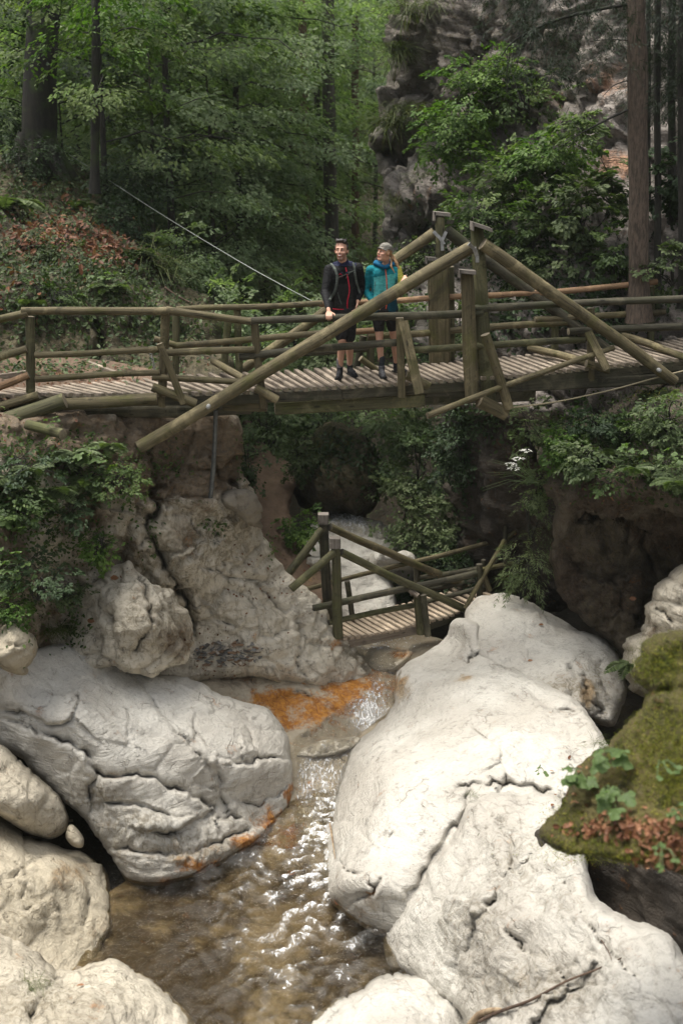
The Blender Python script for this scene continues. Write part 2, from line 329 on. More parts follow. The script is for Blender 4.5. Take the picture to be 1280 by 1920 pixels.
SOLID = {}                                        # name -> (verts, tris), for resting things on them
def relief(name, poly, ctrl, mat, step=5, edge=30, roll=.4, thick=1.2, amp=.10, freq=.8, crag=.0, strata=0., facet=0., ridge=.8, chisel=.02, cracks=(), paint=(),
           label=None, cat=None, kind=None, seed=0, rough=3, closed=True, group=None, parent=None):
    """A body whose near side passes through ctrl = (px, py, depth Y, or ('z', height)); outline poly in photo pixels."""
    g = np.random.default_rng(hash_(name)+seed); so = g.random(3)*40
    C_ = []
    for c in ctrl:
        if isinstance(c[2], tuple): C_.append((c[0], c[1], PZ(c[0], c[1], c[2][1])[1]))
        else: C_.append(c)
    pl = catmull(poly, 7)
    nrm = np.roll(pl, -1, 0)-np.roll(pl, 1, 0); nrm = np.c_[nrm[:, 1], -nrm[:, 0]]; nrm /= np.linalg.norm(nrm, axis=1)[:, None]+1e-9
    pl = pl + nrm*(fbm(np.c_[pl/38., np.full(len(pl), so[0])], 3)*rough)[:, None]
    x0, y0 = pl.min(0)-step; x1, y1 = pl.max(0)+step
    xs = np.arange(x0, x1, step); ys = np.arange(y0, y1, step); gx, gy = np.meshgrid(xs, ys)
    ins = inside(pl, gx, gy); cell = ins[:-1, :-1] & ins[1:, :-1] & ins[:-1, 1:] & ins[1:, 1:]
    cnt = np.zeros(gx.shape, int)
    for a, b_ in ((0, 0), (1, 0), (0, 1), (1, 1)): cnt[a:cnt.shape[0]-1+a, b_:cnt.shape[1]-1+b_] += cell
    used = cnt > 0; idx = -np.ones(gx.shape, int); idx[used] = np.arange(used.sum())
    q = np.c_[gx[used], gy[used]]; bnd = cnt[used] < 4
    bp, dist, _, _ = seg_near(pl[::2], q); q[bnd] = bp[bnd]; dist[bnd] = 0
    faces = np.stack([idx[:-1, :-1][cell], idx[1:, :-1][cell], idx[1:, 1:][cell], idx[:-1, 1:][cell]], 1)
    Y = tps(C_, q)
    e = np.minimum(dist/edge, 1); prof = 1-np.sqrt(np.clip(1-(1-e)**2, 0, 1)); 
    d = pdir(q[:, 0], q[:, 1]); t = Y/d[:, 1]; pos0 = CAMP+d*t[:, None]
    t = t + roll*prof
    crack = np.zeros(len(q))
    for pts, wd, dep, stp in cracks:
        pc = catmull(pts, 9, False)
        pc = pc + np.c_[fbm(np.c_[pc/22., np.full(len(pc), so[1])], 4, .65), fbm(np.c_[pc/22., np.full(len(pc), so[2])], 4, .65)]*max(wd, 6)*1.0
        _, dd, sd, arc = seg_near(pc, q, False)
        tp = smooth(0, .12, arc)*smooth(0, .12, 1-arc)
        wl = wd*(.7+.5*pnoise(np.c_[q/30., np.full(len(q), so[0])]))
        wl = np.maximum(wl, 2.5); mod = .25+.75*smooth(-.35, .35, pnoise(np.c_[q/34.+5, np.full(len(q), so[1])])); gsh = np.exp(-(dd/wl)*1.5)*tp*mod
        t = t + gsh*dep
        if stp: t = t - stp*np.where(sd > 0, 1, 0)*np.exp(-(dd/(wd*7))**1.5)*tp*smooth(0, wd*.5, dd)
        crack = np.maximum(crack, np.exp(-(dd/(wl*.42))**2)*tp*mod*min(.8, dep*5+.2))
    pos = CAMP+d*t[:, None]
    # relief noise along the view-facing normal, mostly outward so that it sculpts the body
    hgt = amp*fbm(pos0*freq+so, 5, .5) - amp*ridge*(ridged(pos0*freq*1.3+so+9, 3, .5)-.35)
    if facet:
        wp = pos0*freq*1.1+so+.35*np.c_[pnoise(pos0*1.3), pnoise(pos0*1.3+7), pnoise(pos0*1.3+13)]
        f1, f2, cid = worley(wp); hgt += facet*((cid % 17)/17.-.5) - facet*.5*np.exp(-((f2-f1)/.06)**2)
        crack = np.maximum(crack, .4*np.exp(-((f2-f1)/.03)**2)*(pnoise(pos0*1.7+3) > -.1))
    if crag:
        w2 = pos0*freq*3.1+so; f1, f2, cid = worley(w2); hgt += crag*((cid % 13)/13.-.5) + crag*.9*fbm(pos0*freq*5, 4, .6)
        crack = np.maximum(crack, .5*np.exp(-((f2-f1)/.06)**2))
    if strata:
        s_ = (pos0@np.array([.28, .12, 1.0]))*3.2 + 1.2*fbm(pos0*.5+so, 3); fr = s_-np.floor(s_)
        hgt += strata*(np.abs(fr-.5)*2-.5)*smooth(-.3, .4, pnoise(pos0*.8+so))
    rug = np.zeros(len(q))
    for kd, blobs in paint:
        if kd == 'rug':
            for (bx, by, bw, bh, st) in blobs: rug = np.maximum(rug, st*np.exp(-(((q[:, 0]-bx)/bw)**2+((q[:, 1]-by)/bh)**2)))
    w3 = pos0+.25*np.c_[pnoise(pos0*2), pnoise(pos0*2+5), pnoise(pos0*2+9)]
    ch = ridged(w3*2.6+so, 4, .62)-.6
    f1, f2, cid = worley(w3*3.2+so); cel = (cid % 11)/11.-.5; f1b, f2b, cidb = worley(w3*7.5+so)
    hgt += -chisel*(.35+.65*np.minimum(1, rug*1.5))*ch + rug*(.05*cel + .02*((cidb % 7)/7.-.5) +.05*fbm(w3*6+so, 4, .65) - .07*(ridged(w3*4.2+so+3, 3, .6)-.5))
    crack = np.maximum(crack, rug*.45*smooth(.07, .0, f2-f1)); crack = np.maximum(crack, rug*.9*smooth(.22, .05, ridged(w3*4.2+so+3, 3, .6)))
    # normals
    def vn(p_):
        n_ = np.zeros_like(p_); fa = p_[faces]; c1 = np.cross(fa[:, 2]-fa[:, 0], fa[:, 3]-fa[:, 1])
        for k in range(4): np.add.at(n_, faces[:, k], c1)
        return n_/(np.linalg.norm(n_, axis=1)[:, None]+1e-12)
    n_ = vn(pos0); flip = np.sign(-(n_*d).sum(1).mean())
    n_ = n_*flip
    nb = n_.copy(); dn = d/np.linalg.norm(d, axis=1)[:, None]
    pos = pos + n_*hgt[:, None]
    at = {'crack': crack, 'rug': np.zeros(len(q)), 'orange': np.zeros(len(q)), 'moss': np.zeros(len(q)), 'dirt': np.zeros(len(q)), 'wet': np.zeros(len(q))}
    for kd, blobs in paint:
        for (bx, by, bw, bh, st) in blobs:
            at[kd] = np.maximum(at[kd], st*np.exp(-(((q[:, 0]-bx)/bw)**2+((q[:, 1]-by)/bh)**2)))
    f = faces[:, ::-1] if flip < 0 else faces
    verts = pos; allf = f; nv = len(q)
    if closed:
        e2 = np.minimum(dist/(edge*2.5), 1); pr2 = np.sqrt(np.clip(1-(1-e2)**2, 0, 1))
        back = pos + dn*(thick*pr2 + .002)[:, None]
        bidx = np.arange(nv)+nv; bidx[bnd] = np.nonzero(bnd)[0]
        verts = np.r_[pos, back]; allf = np.r_[f, bidx[f[:, ::-1]]]
        keep = np.r_[np.ones(nv, bool), ~bnd]; remap = np.cumsum(keep)-1; verts = verts[keep]; allf = remap[allf]
        at = {k: np.r_[a, a][keep] for k, a in at.items()}
    me = npmesh(name, verts, allf, mat, True, at)
    o = link(name, me, parent)
    tag(o, label, cat, group, kind)
    SOLID[name+str(len(SOLID))] = (pos, np.r_[f[:, [0, 1, 2]], f[:, [0, 2, 3]]])
    return o
def hash_(s): 
    h = 0
    for ch in s: h = (h*31+ord(ch)) % 99991
    return h

# terrain sheet under and behind everything, out to the horizon
def terrain_z(x, y):
    x = np.asarray(x, float); y = np.asarray(y, float)
    floor = np.interp(y, [-60, 8, 14, 18, 22, 30, 45, 60, 90, 200], [-2, -.7, -.7, -.6, .2, 1.6, 3.2, 4.5, 18, 60])
    xc = np.interp(y, [8, 18, 25, 40, 60], [0, .6, .8, -1.5, -3])
    wl = np.interp(y, [0, 10, 16, 22, 30, 50], [4.5, 5.0, 4.6, 4.5, 6, 7]); wr = np.interp(y, [0, 10, 16, 22, 30, 50], [5, 5.5, 6.0, 4.0, 4, 6])
    dl = np.maximum(xc-x-wl, 0); dr = np.maximum(x-xc-wr, 0)
    rise = 4.6*smooth(0, 2.4, dl)+.62*dl + 4.6*smooth(0, 2.4, dr)+.75*dr
    rise = np.minimum(rise, 26+.05*(dl+dr))
    return floor + rise
def build_terrain():
    ax = np.r_[np.linspace(-160, -30, 22)[:-1], np.linspace(-30, 30, 121), np.linspace(30, 160, 22)[1:]]
    ay = np.r_[np.linspace(-60, 0, 10)[:-1], np.linspace(0, 70, 141), np.linspace(70, 220, 28)[1:]]
    X, Yy = np.meshgrid(ax, ay); Z = terrain_z(X, Yy)
    p = np.c_[X.ravel(), Yy.ravel(), Z.ravel()]; n2 = fbm(p*.23, 5)*.7; far = smooth(16, 30, p[:, 1]); p[:, 2] += n2*(.15+.85*far)
    h, w = X.shape; i = np.arange(h*w).reshape(h, w)
    f = np.stack([i[:-1, :-1], i[:-1, 1:], i[1:, 1:], i[1:, :-1]], -1).reshape(-1, 4)
    z0 = np.zeros(len(p)); me = npmesh('ground', p, f, M['soil'], True, {'crack': z0, 'orange': z0, 'moss': z0, 'dirt': z0, 'wet': z0, 'rug': z0})
    o = link('ground', me); tag(o, 'forest ground of the gorge, dark soil rising to both sides', None, None, 'structure')
    SOLID['ground'] = (p, np.r_[f[:, [0, 1, 2]], f[:, [0, 2, 3]]])
build_terrain()

Z = lambda z: ('z', z)
# --- bed of the stream: shallow shelves of pale rock, brown under the pool
relief('stream_bed', [(330, 1290), (430, 1265), (560, 1230), (640, 1190), (760, 1190), (840, 1200), (830, 1280), (800, 1380), (800, 1480), (820, 1800), (800, 2080), (150, 2080), (120, 1900), (180, 1700), (330, 1600), (480, 1560), (500, 1440), (420, 1360)],
       [(640, 1205, Z(.62)), (760, 1215, Z(.60)), (560, 1260, Z(.75)), (430, 1290, Z(.85)), (600, 1300, Z(.55)), (700, 1290, Z(.5)), (520, 1330, Z(.5)), (640, 1350, Z(.30)), (720, 1350, Z(.3)),
        (560, 1400, Z(.22)), (640, 1400, Z(.16)), (600, 1470, Z(.02)), (590, 1540, Z(-.10)), (560, 1600, Z(-.22)), (400, 1650, Z(-.25)), (500, 1700, Z(-.4)), (600, 1750, Z(-.5)), (290, 1700, Z(-.22)), (250, 1760, Z(-.16)), (400, 1850, Z(-.35)), (650, 1900, Z(-.5)), (300, 1900, Z(-.1)), (400, 2060, Z(-.4)), (780, 1600, Z(-.3)), (780, 1450, Z(.1))],
       M['bed_rock'], step=5, edge=20, roll=.1, amp=.035, freq=1.5, facet=.04, closed=False, kind='structure',
       label='bed of the stream, pale shelves stained orange and brown under the pool',
       cracks=[([(480, 1320), (560, 1300), (610, 1325), (680, 1345)], 7, .10, .06), ([(520, 1370), (600, 1385), (690, 1375)], 7, .08, .08), ([(550, 1290), (580, 1300), (620, 1290)], 6, .12, 0)],
       paint=[('orange', [(520, 1315, 66, 26, 1.15), (590, 1330, 110, 40, 1.0), (660, 1290, 100, 44, .95), (600, 1395, 90, 22, .42), (590, 1480, 60, 60, .38), (700, 1262, 34, 30, .8), (560, 1350, 60, 20, .8), (745, 1225, 30, 14, .9), (632, 1203, 24, 12, 1.0), (540, 1560, 50, 40, .55)]),
              ('dirt', [(450, 1280, 70, 25, .6), (350, 1700, 200, 90, .75), (300, 1850, 260, 160, .95), (240, 1750, 60, 60, .9), (520, 1650, 150, 70, .65), (560, 1600, 60, 60, .55), (640, 1850, 250, 150, .7), (760, 1700, 100, 200, .7), (600, 1450, 60, 40, .25)]),
              ('wet', [(560, 1700, 300, 120, .9)])])

# --- rock wall below the left end of the bridge, running down to a smooth slab
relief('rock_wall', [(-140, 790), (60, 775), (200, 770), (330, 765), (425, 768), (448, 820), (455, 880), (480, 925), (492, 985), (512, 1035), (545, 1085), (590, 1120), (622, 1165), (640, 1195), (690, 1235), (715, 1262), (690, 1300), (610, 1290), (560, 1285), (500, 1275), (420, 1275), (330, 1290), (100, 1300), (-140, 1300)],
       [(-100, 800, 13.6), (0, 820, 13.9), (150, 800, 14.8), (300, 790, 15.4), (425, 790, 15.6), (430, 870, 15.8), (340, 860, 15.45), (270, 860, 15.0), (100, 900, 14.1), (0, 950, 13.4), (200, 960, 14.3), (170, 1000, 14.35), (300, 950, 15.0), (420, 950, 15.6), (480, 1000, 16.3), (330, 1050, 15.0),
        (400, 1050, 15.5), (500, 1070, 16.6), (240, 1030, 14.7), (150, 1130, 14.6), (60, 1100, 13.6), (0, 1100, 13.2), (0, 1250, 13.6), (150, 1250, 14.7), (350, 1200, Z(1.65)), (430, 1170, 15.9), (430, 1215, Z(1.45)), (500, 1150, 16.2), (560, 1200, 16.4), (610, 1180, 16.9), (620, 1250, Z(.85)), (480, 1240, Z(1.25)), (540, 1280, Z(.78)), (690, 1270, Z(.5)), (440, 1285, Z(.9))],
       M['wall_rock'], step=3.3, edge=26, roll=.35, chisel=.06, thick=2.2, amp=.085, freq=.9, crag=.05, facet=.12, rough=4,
       label='tall pale rock wall below the left end of the upper bridge, smooth and white at its foot', cat='rock wall',
       cracks=[([(275, 840), (300, 900), (275, 960), (290, 1030), (330, 1090), (350, 1150), (370, 1190)], 14, .45, .12), ([(430, 900), (465, 930), (485, 975)], 6, .2, .1), ([(420, 800), (440, 880), (430, 930)], 7, .2, 0),
               ([(330, 1030), (400, 1070), (470, 1090), (520, 1100)], 6, .10, .05), ([(160, 950), (180, 1000), (170, 1050), (120, 1090)], 12, .4, .1), ([(370, 1120), (400, 1160), (450, 1180)], 6, .1, .06),
               ([(555, 1130), (570, 1190), (560, 1240), (575, 1280)], 6, .12, .1), ([(480, 1040), (440, 1080), (420, 1140)], 5, .08, .05), ([(340, 960), (370, 1000), (360, 1040)], 6, .12, .04),
               ([(145, 1080), (150, 1120), (170, 1160), (160, 1190)], 16, .45, 0), ([(390, 850), (420, 900), (450, 905)], 6, .2, .15)],
       paint=[('rug', [(300, 900, 120, 90, .9), (400, 1000, 90, 70, .9), (250, 1050, 110, 70, 1.0), (100, 1150, 120, 80, .9), (330, 1120, 60, 60, .5), (440, 880, 40, 50, .8), (440, 1120, 70, 50, .35)]), ('dirt', [(170, 960, 90, 70, .75), (320, 845, 190, 105, 1.3), (420, 880, 50, 70, .9), (100, 850, 160, 60, .95), (400, 820, 60, 60, .95), (240, 1050, 40, 90, .6), (0, 1000, 90, 250, .8), (0, 800, 260, 50, 1.3), (340, 990, 80, 80, .5), (230, 1130, 60, 80, .5), (390, 1150, 40, 30, .4), (380, 900, 50, 40, .6), (60, 1200, 80, 80, .7), (440, 1250, 110, 30, .35)]),  # brown dirt; below the bridge it also darkens the wall as painted shade
              ('moss', [(60, 900, 130, 120, .28), (0, 1100, 120, 150, .30), (380, 980, 60, 40, .22), (400, 1050, 100, 60, .14), (430, 1130, 70, 50, .16), (500, 970, 20, 60, .3), (300, 1180, 40, 40, .3), (480, 1260, 80, 20, .2), (300, 1000, 60, 80, .33), (360, 930, 80, 50, .3), (420, 1010, 60, 50, .3), (200, 1000, 60, 60, .3)]),
              ('orange', [(630, 1205, 16, 12, .9)])])
relief('rock_block', [(418, 925), (455, 915), (480, 925), (490, 960), (492, 990), (470, 985), (440, 960), (415, 945)], [(420, 930, 15.45), (480, 930, 15.6), (490, 985, 15.9), (440, 955, 15.4)], M['grey_rock'], step=4, edge=12, roll=.2, thick=.6, amp=.03, freq=2.5, facet=.08,
       label='angular grey block wedged on the edge of the left rock wall by the dirt path', cat='rock')
relief('outcrop', [(120, 1190), (140, 1120), (175, 1090), (205, 1062), (240, 1048), (262, 1075), (300, 1098), (325, 1120), (352, 1150), (366, 1200), (350, 1240), (290, 1262), (220, 1256), (140, 1250)],
       [(160, 1180, 14.2), (240, 1090, 14.15), (340, 1170, 14.35), (280, 1160, 13.8), (220, 1180, 13.75), (300, 1230, 14.0), (200, 1230, 13.8)],
       M['wall_rock'], step=3.3, edge=16, roll=.15, thick=1.2, amp=.07, freq=1.1, crag=.03, facet=.12, chisel=.04, rough=7,
       cracks=[([(250, 1080), (280, 1120), (270, 1180), (250, 1230)], 8, .15, .06), ([(300, 1130), (330, 1170), (350, 1200)], 6, .1, 0), ([(180, 1120), (200, 1160), (190, 1200)], 7, .12, 0)],
       paint=[('rug', [(280, 1170, 90, 80, .55)]), ('dirt', [(330, 1200, 60, 50, .7), (280, 1160, 40, 60, .45)]), ('moss', [(290, 1130, 60, 80, .2), (240, 1230, 40, 25, .3), (250, 1075, 40, 15, .4)])],
       label='rough pitted grey outcrop between the left rock wall and the big white boulder', cat='rock')

# --- left bank boulders
relief('boulder', [(-140, 1290), (-60, 1262), (0, 1250), (70, 1216), (150, 1208), (250, 1222), (300, 1262), (360, 1272), (420, 1300), (480, 1318), (528, 1352), (545, 1380), (548, 1430), (553, 1480), (540, 1525), (490, 1575), (420, 1618), (350, 1650), (290, 1664), (240, 1655), (205, 1610), (165, 1545), (100, 1480), (30, 1420), (-60, 1380), (-140, 1360)],
       [(-100, 1290, Z(2.55)), (-60, 1360, 12.9), (0, 1260, Z(2.35)), (120, 1225, Z(2.2)), (250, 1245, Z(1.75)), (350, 1290, Z(1.5)), (470, 1335, Z(1.1)), (535, 1370, Z(.85)), (545, 1420, 14.2), (548, 1490, Z(.1)),
        (60, 1400, 12.85), (120, 1340, Z(1.95)), (200, 1400, Z(1.55)), (300, 1380, Z(1.45)), (400, 1420, Z(1.05)), (480, 1420, Z(.85)), (300, 1480, 12.85), (200, 1500, 12.6), (380, 1500, 13.1), (460, 1500, 13.55),
        (160, 1530, 12.6), (250, 1560, 12.35), (340, 1570, 12.55), (430, 1570, 13.0), (500, 1540, 13.6), (240, 1640, 12.25), (300, 1655, Z(0)), (400, 1620, Z(0)), (480, 1575, Z(0)), (110, 1460, 12.75)],
       M['white_rock'], step=3, edge=20, roll=.26, chisel=.03, thick=1.8, amp=.055, freq=.8, facet=.035, strata=.0, rough=4,
       label='huge white limestone boulder on the left bank, undercut above the pool', cat='boulder',
       cracks=[([(-20, 1345), (60, 1365), (150, 1410), (190, 1452), (270, 1455), (330, 1480), (385, 1500), (400, 1520), (350, 1545), (300, 1560), (210, 1545)], 9, .22, .16),
               ([(145, 1290), (145, 1330), (105, 1360), (60, 1345), (0, 1330)], 7, .16, .12), ([(250, 1270), (300, 1330), (350, 1390), (385, 1430)], 5, .12, .05), ([(345, 1345), (380, 1385), (410, 1410), (400, 1440)], 5, .10, .05),
               ([(400, 1410), (450, 1430), (500, 1420), (545, 1425)], 9, .16, .10), ([(385, 1430), (415, 1450), (410, 1490), (430, 1515)], 8, .2, -.06), ([(430, 1515), (400, 1540), (370, 1550)], 7, .14, 0),
               ([(150, 1410), (180, 1440), (165, 1480), (180, 1530)], 8, .18, .06), ([(190, 1500), (250, 1510), (330, 1530), (420, 1530), (460, 1530)], 7, .15, .10), ([(200, 1590), (280, 1600), (380, 1590), (450, 1560), (530, 1530)], 8, .16, .08),
               ([(235, 1330), (250, 1350), (240, 1400)], 7, .07, .05), ([(435, 1500), (470, 1510), (520, 1490), (545, 1470)], 6, .12, .05), ([(465, 1350), (470, 1385), (490, 1410)], 7, .08, .04), ([(300, 1262), (350, 1300), (420, 1330), (500, 1350)], 5, .07, .03)],
       paint=[('rug', [(240, 1560, 110, 50, .75), (360, 1590, 120, 40, .7), (180, 1490, 60, 40, .6), (450, 1540, 80, 40, .45), (380, 1480, 60, 30, .3)]), ('orange', [(525, 1540, 42, 34, 1.2), (470, 1585, 50, 24, 1.0), (390, 1628, 60, 20, .85), (545, 1490, 14, 40, 1.0), (320, 1655, 50, 14, .6)]), ('wet', [(330, 1655, 150, 18, .9), (480, 1590, 80, 20, .9)]),
              ('dirt', [(330, 1600, 170, 45, .50), (230, 1560, 80, 50, .42), (180, 1480, 60, 50, .40), (400, 1520, 100, 25, .28)]), ('moss', [(420, 1570, 90, 30, .12), (380, 1560, 100, 40, .1)])])
relief('boulder', [(0, 1178), (28, 1160), (62, 1180), (76, 1212), (62, 1250), (48, 1268), (20, 1262), (-10, 1240), (-40, 1210)], [(0, 1190, 12.6), (60, 1190, 12.75), (60, 1250, 12.6), (10, 1240, 12.3), (30, 1200, 12.35)], M['cream_rock'], step=4, edge=22, roll=.3, thick=.7, amp=.03, freq=1.7, facet=.06,
       cracks=[([(0, 1205), (40, 1212), (74, 1225)], 5, .07, .06)], label='small blocky pale boulder at the left edge, on top of the big white one', cat='boulder')
relief('boulder', [(-120, 1405), (-40, 1395), (10, 1400), (55, 1435), (100, 1480), (128, 1520), (132, 1550), (105, 1572), (60, 1565), (10, 1535), (-60, 1500), (-120, 1490)], [(-80, 1430, 11.9), (20, 1440, 12.15), (100, 1510, 12.2), (120, 1550, 12.2), (60, 1550, 11.9), (0, 1500, 11.7), (50, 1500, 11.8)], M['wall_rock'], step=4, edge=32, roll=.45, thick=.9, amp=.04, freq=1.6, facet=.04, crag=.012,
       cracks=[([(10, 1450), (60, 1490), (100, 1540)], 5, .06, .03)], label='long rounded grey boulder lying at the left edge below the dark cleft', cat='boulder')
relief('rock', [(128, 1550), (140, 1548), (157, 1568), (156, 1588), (140, 1588), (122, 1572)], [(140, 1552, 12.2), (150, 1585, 12.1), (130, 1570, 12.1)], M['cream_rock'], step=3, edge=12, roll=.15, thick=.3, amp=.01, freq=3, label='small rounded stone at the tip of the long grey boulder', cat='rock')
relief('boulder', [(-140, 1500), (-60, 1520), (0, 1535), (60, 1572), (120, 1590), (170, 1600), (200, 1640), (212, 1690), (216, 1740), (205, 1768), (170, 1850), (60, 1880), (-140, 1880)],
       [(-100, 1540, 11.8), (0, 1560, 11.9), (100, 1600, 12.1), (190, 1640, 12.2), (212, 1740, Z(.02)), (150, 1690, 11.45), (50, 1700, 10.9), (0, 1650, 11.1), (0, 1800, 10.3), (120, 1780, 10.8), (100, 1640, 11.5)],
       M['cream_rock'], step=4, edge=28, roll=.4, thick=1.2, amp=.05, freq=1.1, facet=.05, rough=4,
       cracks=[([(20, 1650), (60, 1620), (100, 1600)], 6, .08, .05), ([(30, 1720), (70, 1690), (110, 1680), (120, 1730)], 6, .10, .05), ([(140, 1640), (170, 1680), (160, 1740)], 6, .08, .04), ([(0, 1600), (50, 1640), (40, 1690)], 5, .08, 0)],
       paint=[('rug', [(50, 1700, 120, 60, .45), (170, 1740, 50, 60, .4)]), ('dirt', [(130, 1640, 80, 50, .55), (190, 1730, 40, 50, .5), (60, 1790, 120, 40, .4)]), ('moss', [(20, 1610, 60, 30, .28), (190, 1750, 30, 25, .35), (60, 1740, 40, 30, .2)]), ('wet', [(212, 1740, 16, 60, .7)])],
       label='tan boulder at the lower left, its rounded corner standing in the pool', cat='boulder')
relief('boulder', [(-140, 1740), (-40, 1750), (30, 1762), (70, 1780), (110, 1812), (170, 1800), (225, 1800), (290, 1838), (335, 1885), (372, 1930), (400, 2080), (-140, 2080)],
       [(-100, 1760, 9.9), (30, 1775, 10.1), (100, 1825, 9.9), (200, 1812, 10.2), (300, 1850, 10.1), (372, 1940, Z(.1)), (200, 1900, 9.2), (60, 1880, 9.2), (0, 1950, 8.8), (300, 1960, 9.3), (200, 2060, 8.7)],
       M['wall_rock'], step=5, edge=40, roll=.45, thick=1.2, amp=.05, freq=1.5, facet=.04, crag=.015,
       cracks=[([(110, 1815), (90, 1850), (60, 1900), (80, 1960)], 8, .12, .05)], paint=[('rug', [(60, 1880, 120, 60, .6), (220, 1860, 90, 40, .35)]), ('moss', [(60, 1840, 50, 60, .3), (20, 1770, 60, 30, .25)]), ('dirt', [(110, 1870, 40, 60, .3)])],
       label='pale lumpy boulder at the bottom left corner with grass in its cleft', cat='boulder')
relief('boulder', [(560, 1960), (590, 1905), (640, 1865), (700, 1834), (760, 1822), (810, 1828), (850, 1862), (880, 1905), (900, 1980), (900, 2080), (540, 2080)], [(600, 1920, 9.6), (700, 1850, 9.95), (800, 1850, 9.9), (870, 1930, 9.4), (720, 1930, 9.1), (720, 2060, 8.6)], M['white_rock'], step=5, edge=45, roll=.5, thick=1.0, amp=.045, freq=1.8, facet=.03, crag=.012,
       label='rounded white boulder in the middle of the bottom edge', cat='boulder')

# --- right bank boulders
relief('boulder', [(740, 1290), (750, 1255), (790, 1228), (836, 1196), (848, 1165), (872, 1160), (900, 1175), (905, 1210), (960, 1250), (1060, 1300), (1110, 1345), (1140, 1395), (1180, 1440), (1180, 1540), (1040, 1560), (960, 1640), (860, 1720), (760, 1756), (700, 1754), (655, 1722), (612, 1672), (600, 1628), (612, 1580), (626, 1530), (634, 1460), (655, 1405), (700, 1366), (735, 1330)],
       [(745, 1285, Z(.8)), (840, 1200, Z(1.1)), (872, 1170, Z(1.5)), (900, 1210, Z(1.35)), (780, 1260, Z(1.05)), (860, 1290, Z(1.25)), (960, 1270, Z(1.3)), (1060, 1320, Z(1.35)), (850, 1370, Z(1.2)), (960, 1380, Z(1.4)), (1100, 1380, Z(1.4)), (1100, 1480, Z(1.3)), (740, 1340, Z(.65)), (700, 1380, Z(.6)), (720, 1420, Z(.95)), (800, 1420, Z(1.15)),
        (645, 1440, Z(.25)), (680, 1460, Z(.7)), (760, 1500, Z(1.1)), (850, 1500, Z(1.15)), (950, 1500, Z(1.15)), (630, 1540, Z(.15)), (660, 1560, Z(.55)), (740, 1580, Z(.85)), (850, 1600, Z(.8)), (610, 1640, Z(.05)), (640, 1660, Z(.4)), (700, 1680, Z(.5)), (780, 1680, Z(.5)), (640, 1705, Z(0)), (700, 1750, Z(0)), (760, 1752, Z(.1)), (940, 1620, Z(.8))],
       M['white_rock'], step=3.3, edge=26, roll=.35, chisel=.025, thick=1.8, amp=.05, freq=.75, facet=.02, rough=4,
       label='broad smooth white boulder bulging over the stream on the right bank', cat='boulder',
       cracks=[([(905, 1180), (900, 1215), (870, 1235), (850, 1225)], 8, .14, .06), ([(850, 1275), (880, 1265), (895, 1285)], 7, .10, .04), ([(700, 1370), (760, 1400), (800, 1390), (870, 1400)], 6, .05, .05), ([(870, 1340), (930, 1400), (950, 1460), (930, 1490)], 7, .10, .06),
               ([(840, 1480), (900, 1470), (1000, 1480), (1060, 1500)], 10, .20, .10), ([(890, 1470), (860, 1540), (800, 1620), (760, 1700)], 9, .10, .05), ([(625, 1610), (650, 1630), (690, 1650), (700, 1690)], 6, .12, .07), ([(640, 1700), (690, 1680), (720, 1640)], 6, .1, .06), ([(740, 1555), (720, 1580), (700, 1590)], 5, .05, .02),
               ([(1010, 1310), (1050, 1330), (1100, 1335), (1130, 1345)], 8, .18, .12), ([(930, 1255), (1000, 1300), (1040, 1360)], 6, .06, .03), ([(880, 1540), (900, 1590), (880, 1640)], 6, .06, .04), ([(775, 1260), (755, 1290), (760, 1330)], 8, .07, .04), ([(950, 1360), (1000, 1370), (1060, 1365)], 6, .07, .05)],
       paint=[('dirt', [(750, 1290, 30, 35, .75), (870, 1273, 26, 14, .7), (905, 1195, 14, 16, .6), (690, 1700, 80, 40, .42), (880, 1300, 200, 60, .08)]), ('orange', [(742, 1290, 10, 30, .45), (620, 1690, 12, 16, .5)]), ('wet', [(620, 1690, 30, 30, .6), (700, 1755, 80, 12, .8)]), ('moss', [(930, 1480, 70, 15, .25), (1090, 1400, 40, 40, .2)])])
relief('boulder', [(872, 1165), (876, 1135), (900, 1114), (950, 1112), (1000, 1130), (1060, 1165), (1120, 1192), (1152, 1220), (1172, 1262), (1176, 1300), (1160, 1340), (1145, 1365), (1090, 1345), (1030, 1320), (960, 1290), (900, 1240)],
       [(880, 1150, 17.3), (950, 1125, 17.4), (1050, 1175, 16.9), (1140, 1225, 16.0), (1170, 1290, 15.4), (1140, 1350, 14.9), (1050, 1300, 14.95), (960, 1260, 15.7), (960, 1190, 16.4), (1060, 1230, 15.7), (900, 1210, 16.2)],
       M['white_rock'], step=4, edge=26, roll=.4, thick=1.6, amp=.05, freq=.9, facet=.03, rough=3,
       cracks=[([(1060, 1245), (1090, 1270), (1110, 1310), (1140, 1350)], 9, .25, .08), ([(970, 1290), (1010, 1300), (1060, 1305), (1090, 1290)], 7, .14, .08), ([(930, 1180), (1000, 1190), (1060, 1220)], 6, .05, .03), ([(1130, 1230), (1125, 1270), (1140, 1300)], 6, .10, .04)],
       paint=[('rug', [(1060, 1290, 80, 30, .8), (1110, 1290, 40, 60, .7)]), ('dirt', [(1100, 1300, 24, 40, .8), (1010, 1300, 60, 14, .4)]), ('moss', [(1050, 1295, 70, 14, .3)])],
       label='domed white boulder at the far end of the right bank, beside the lower bridge', cat='boulder')
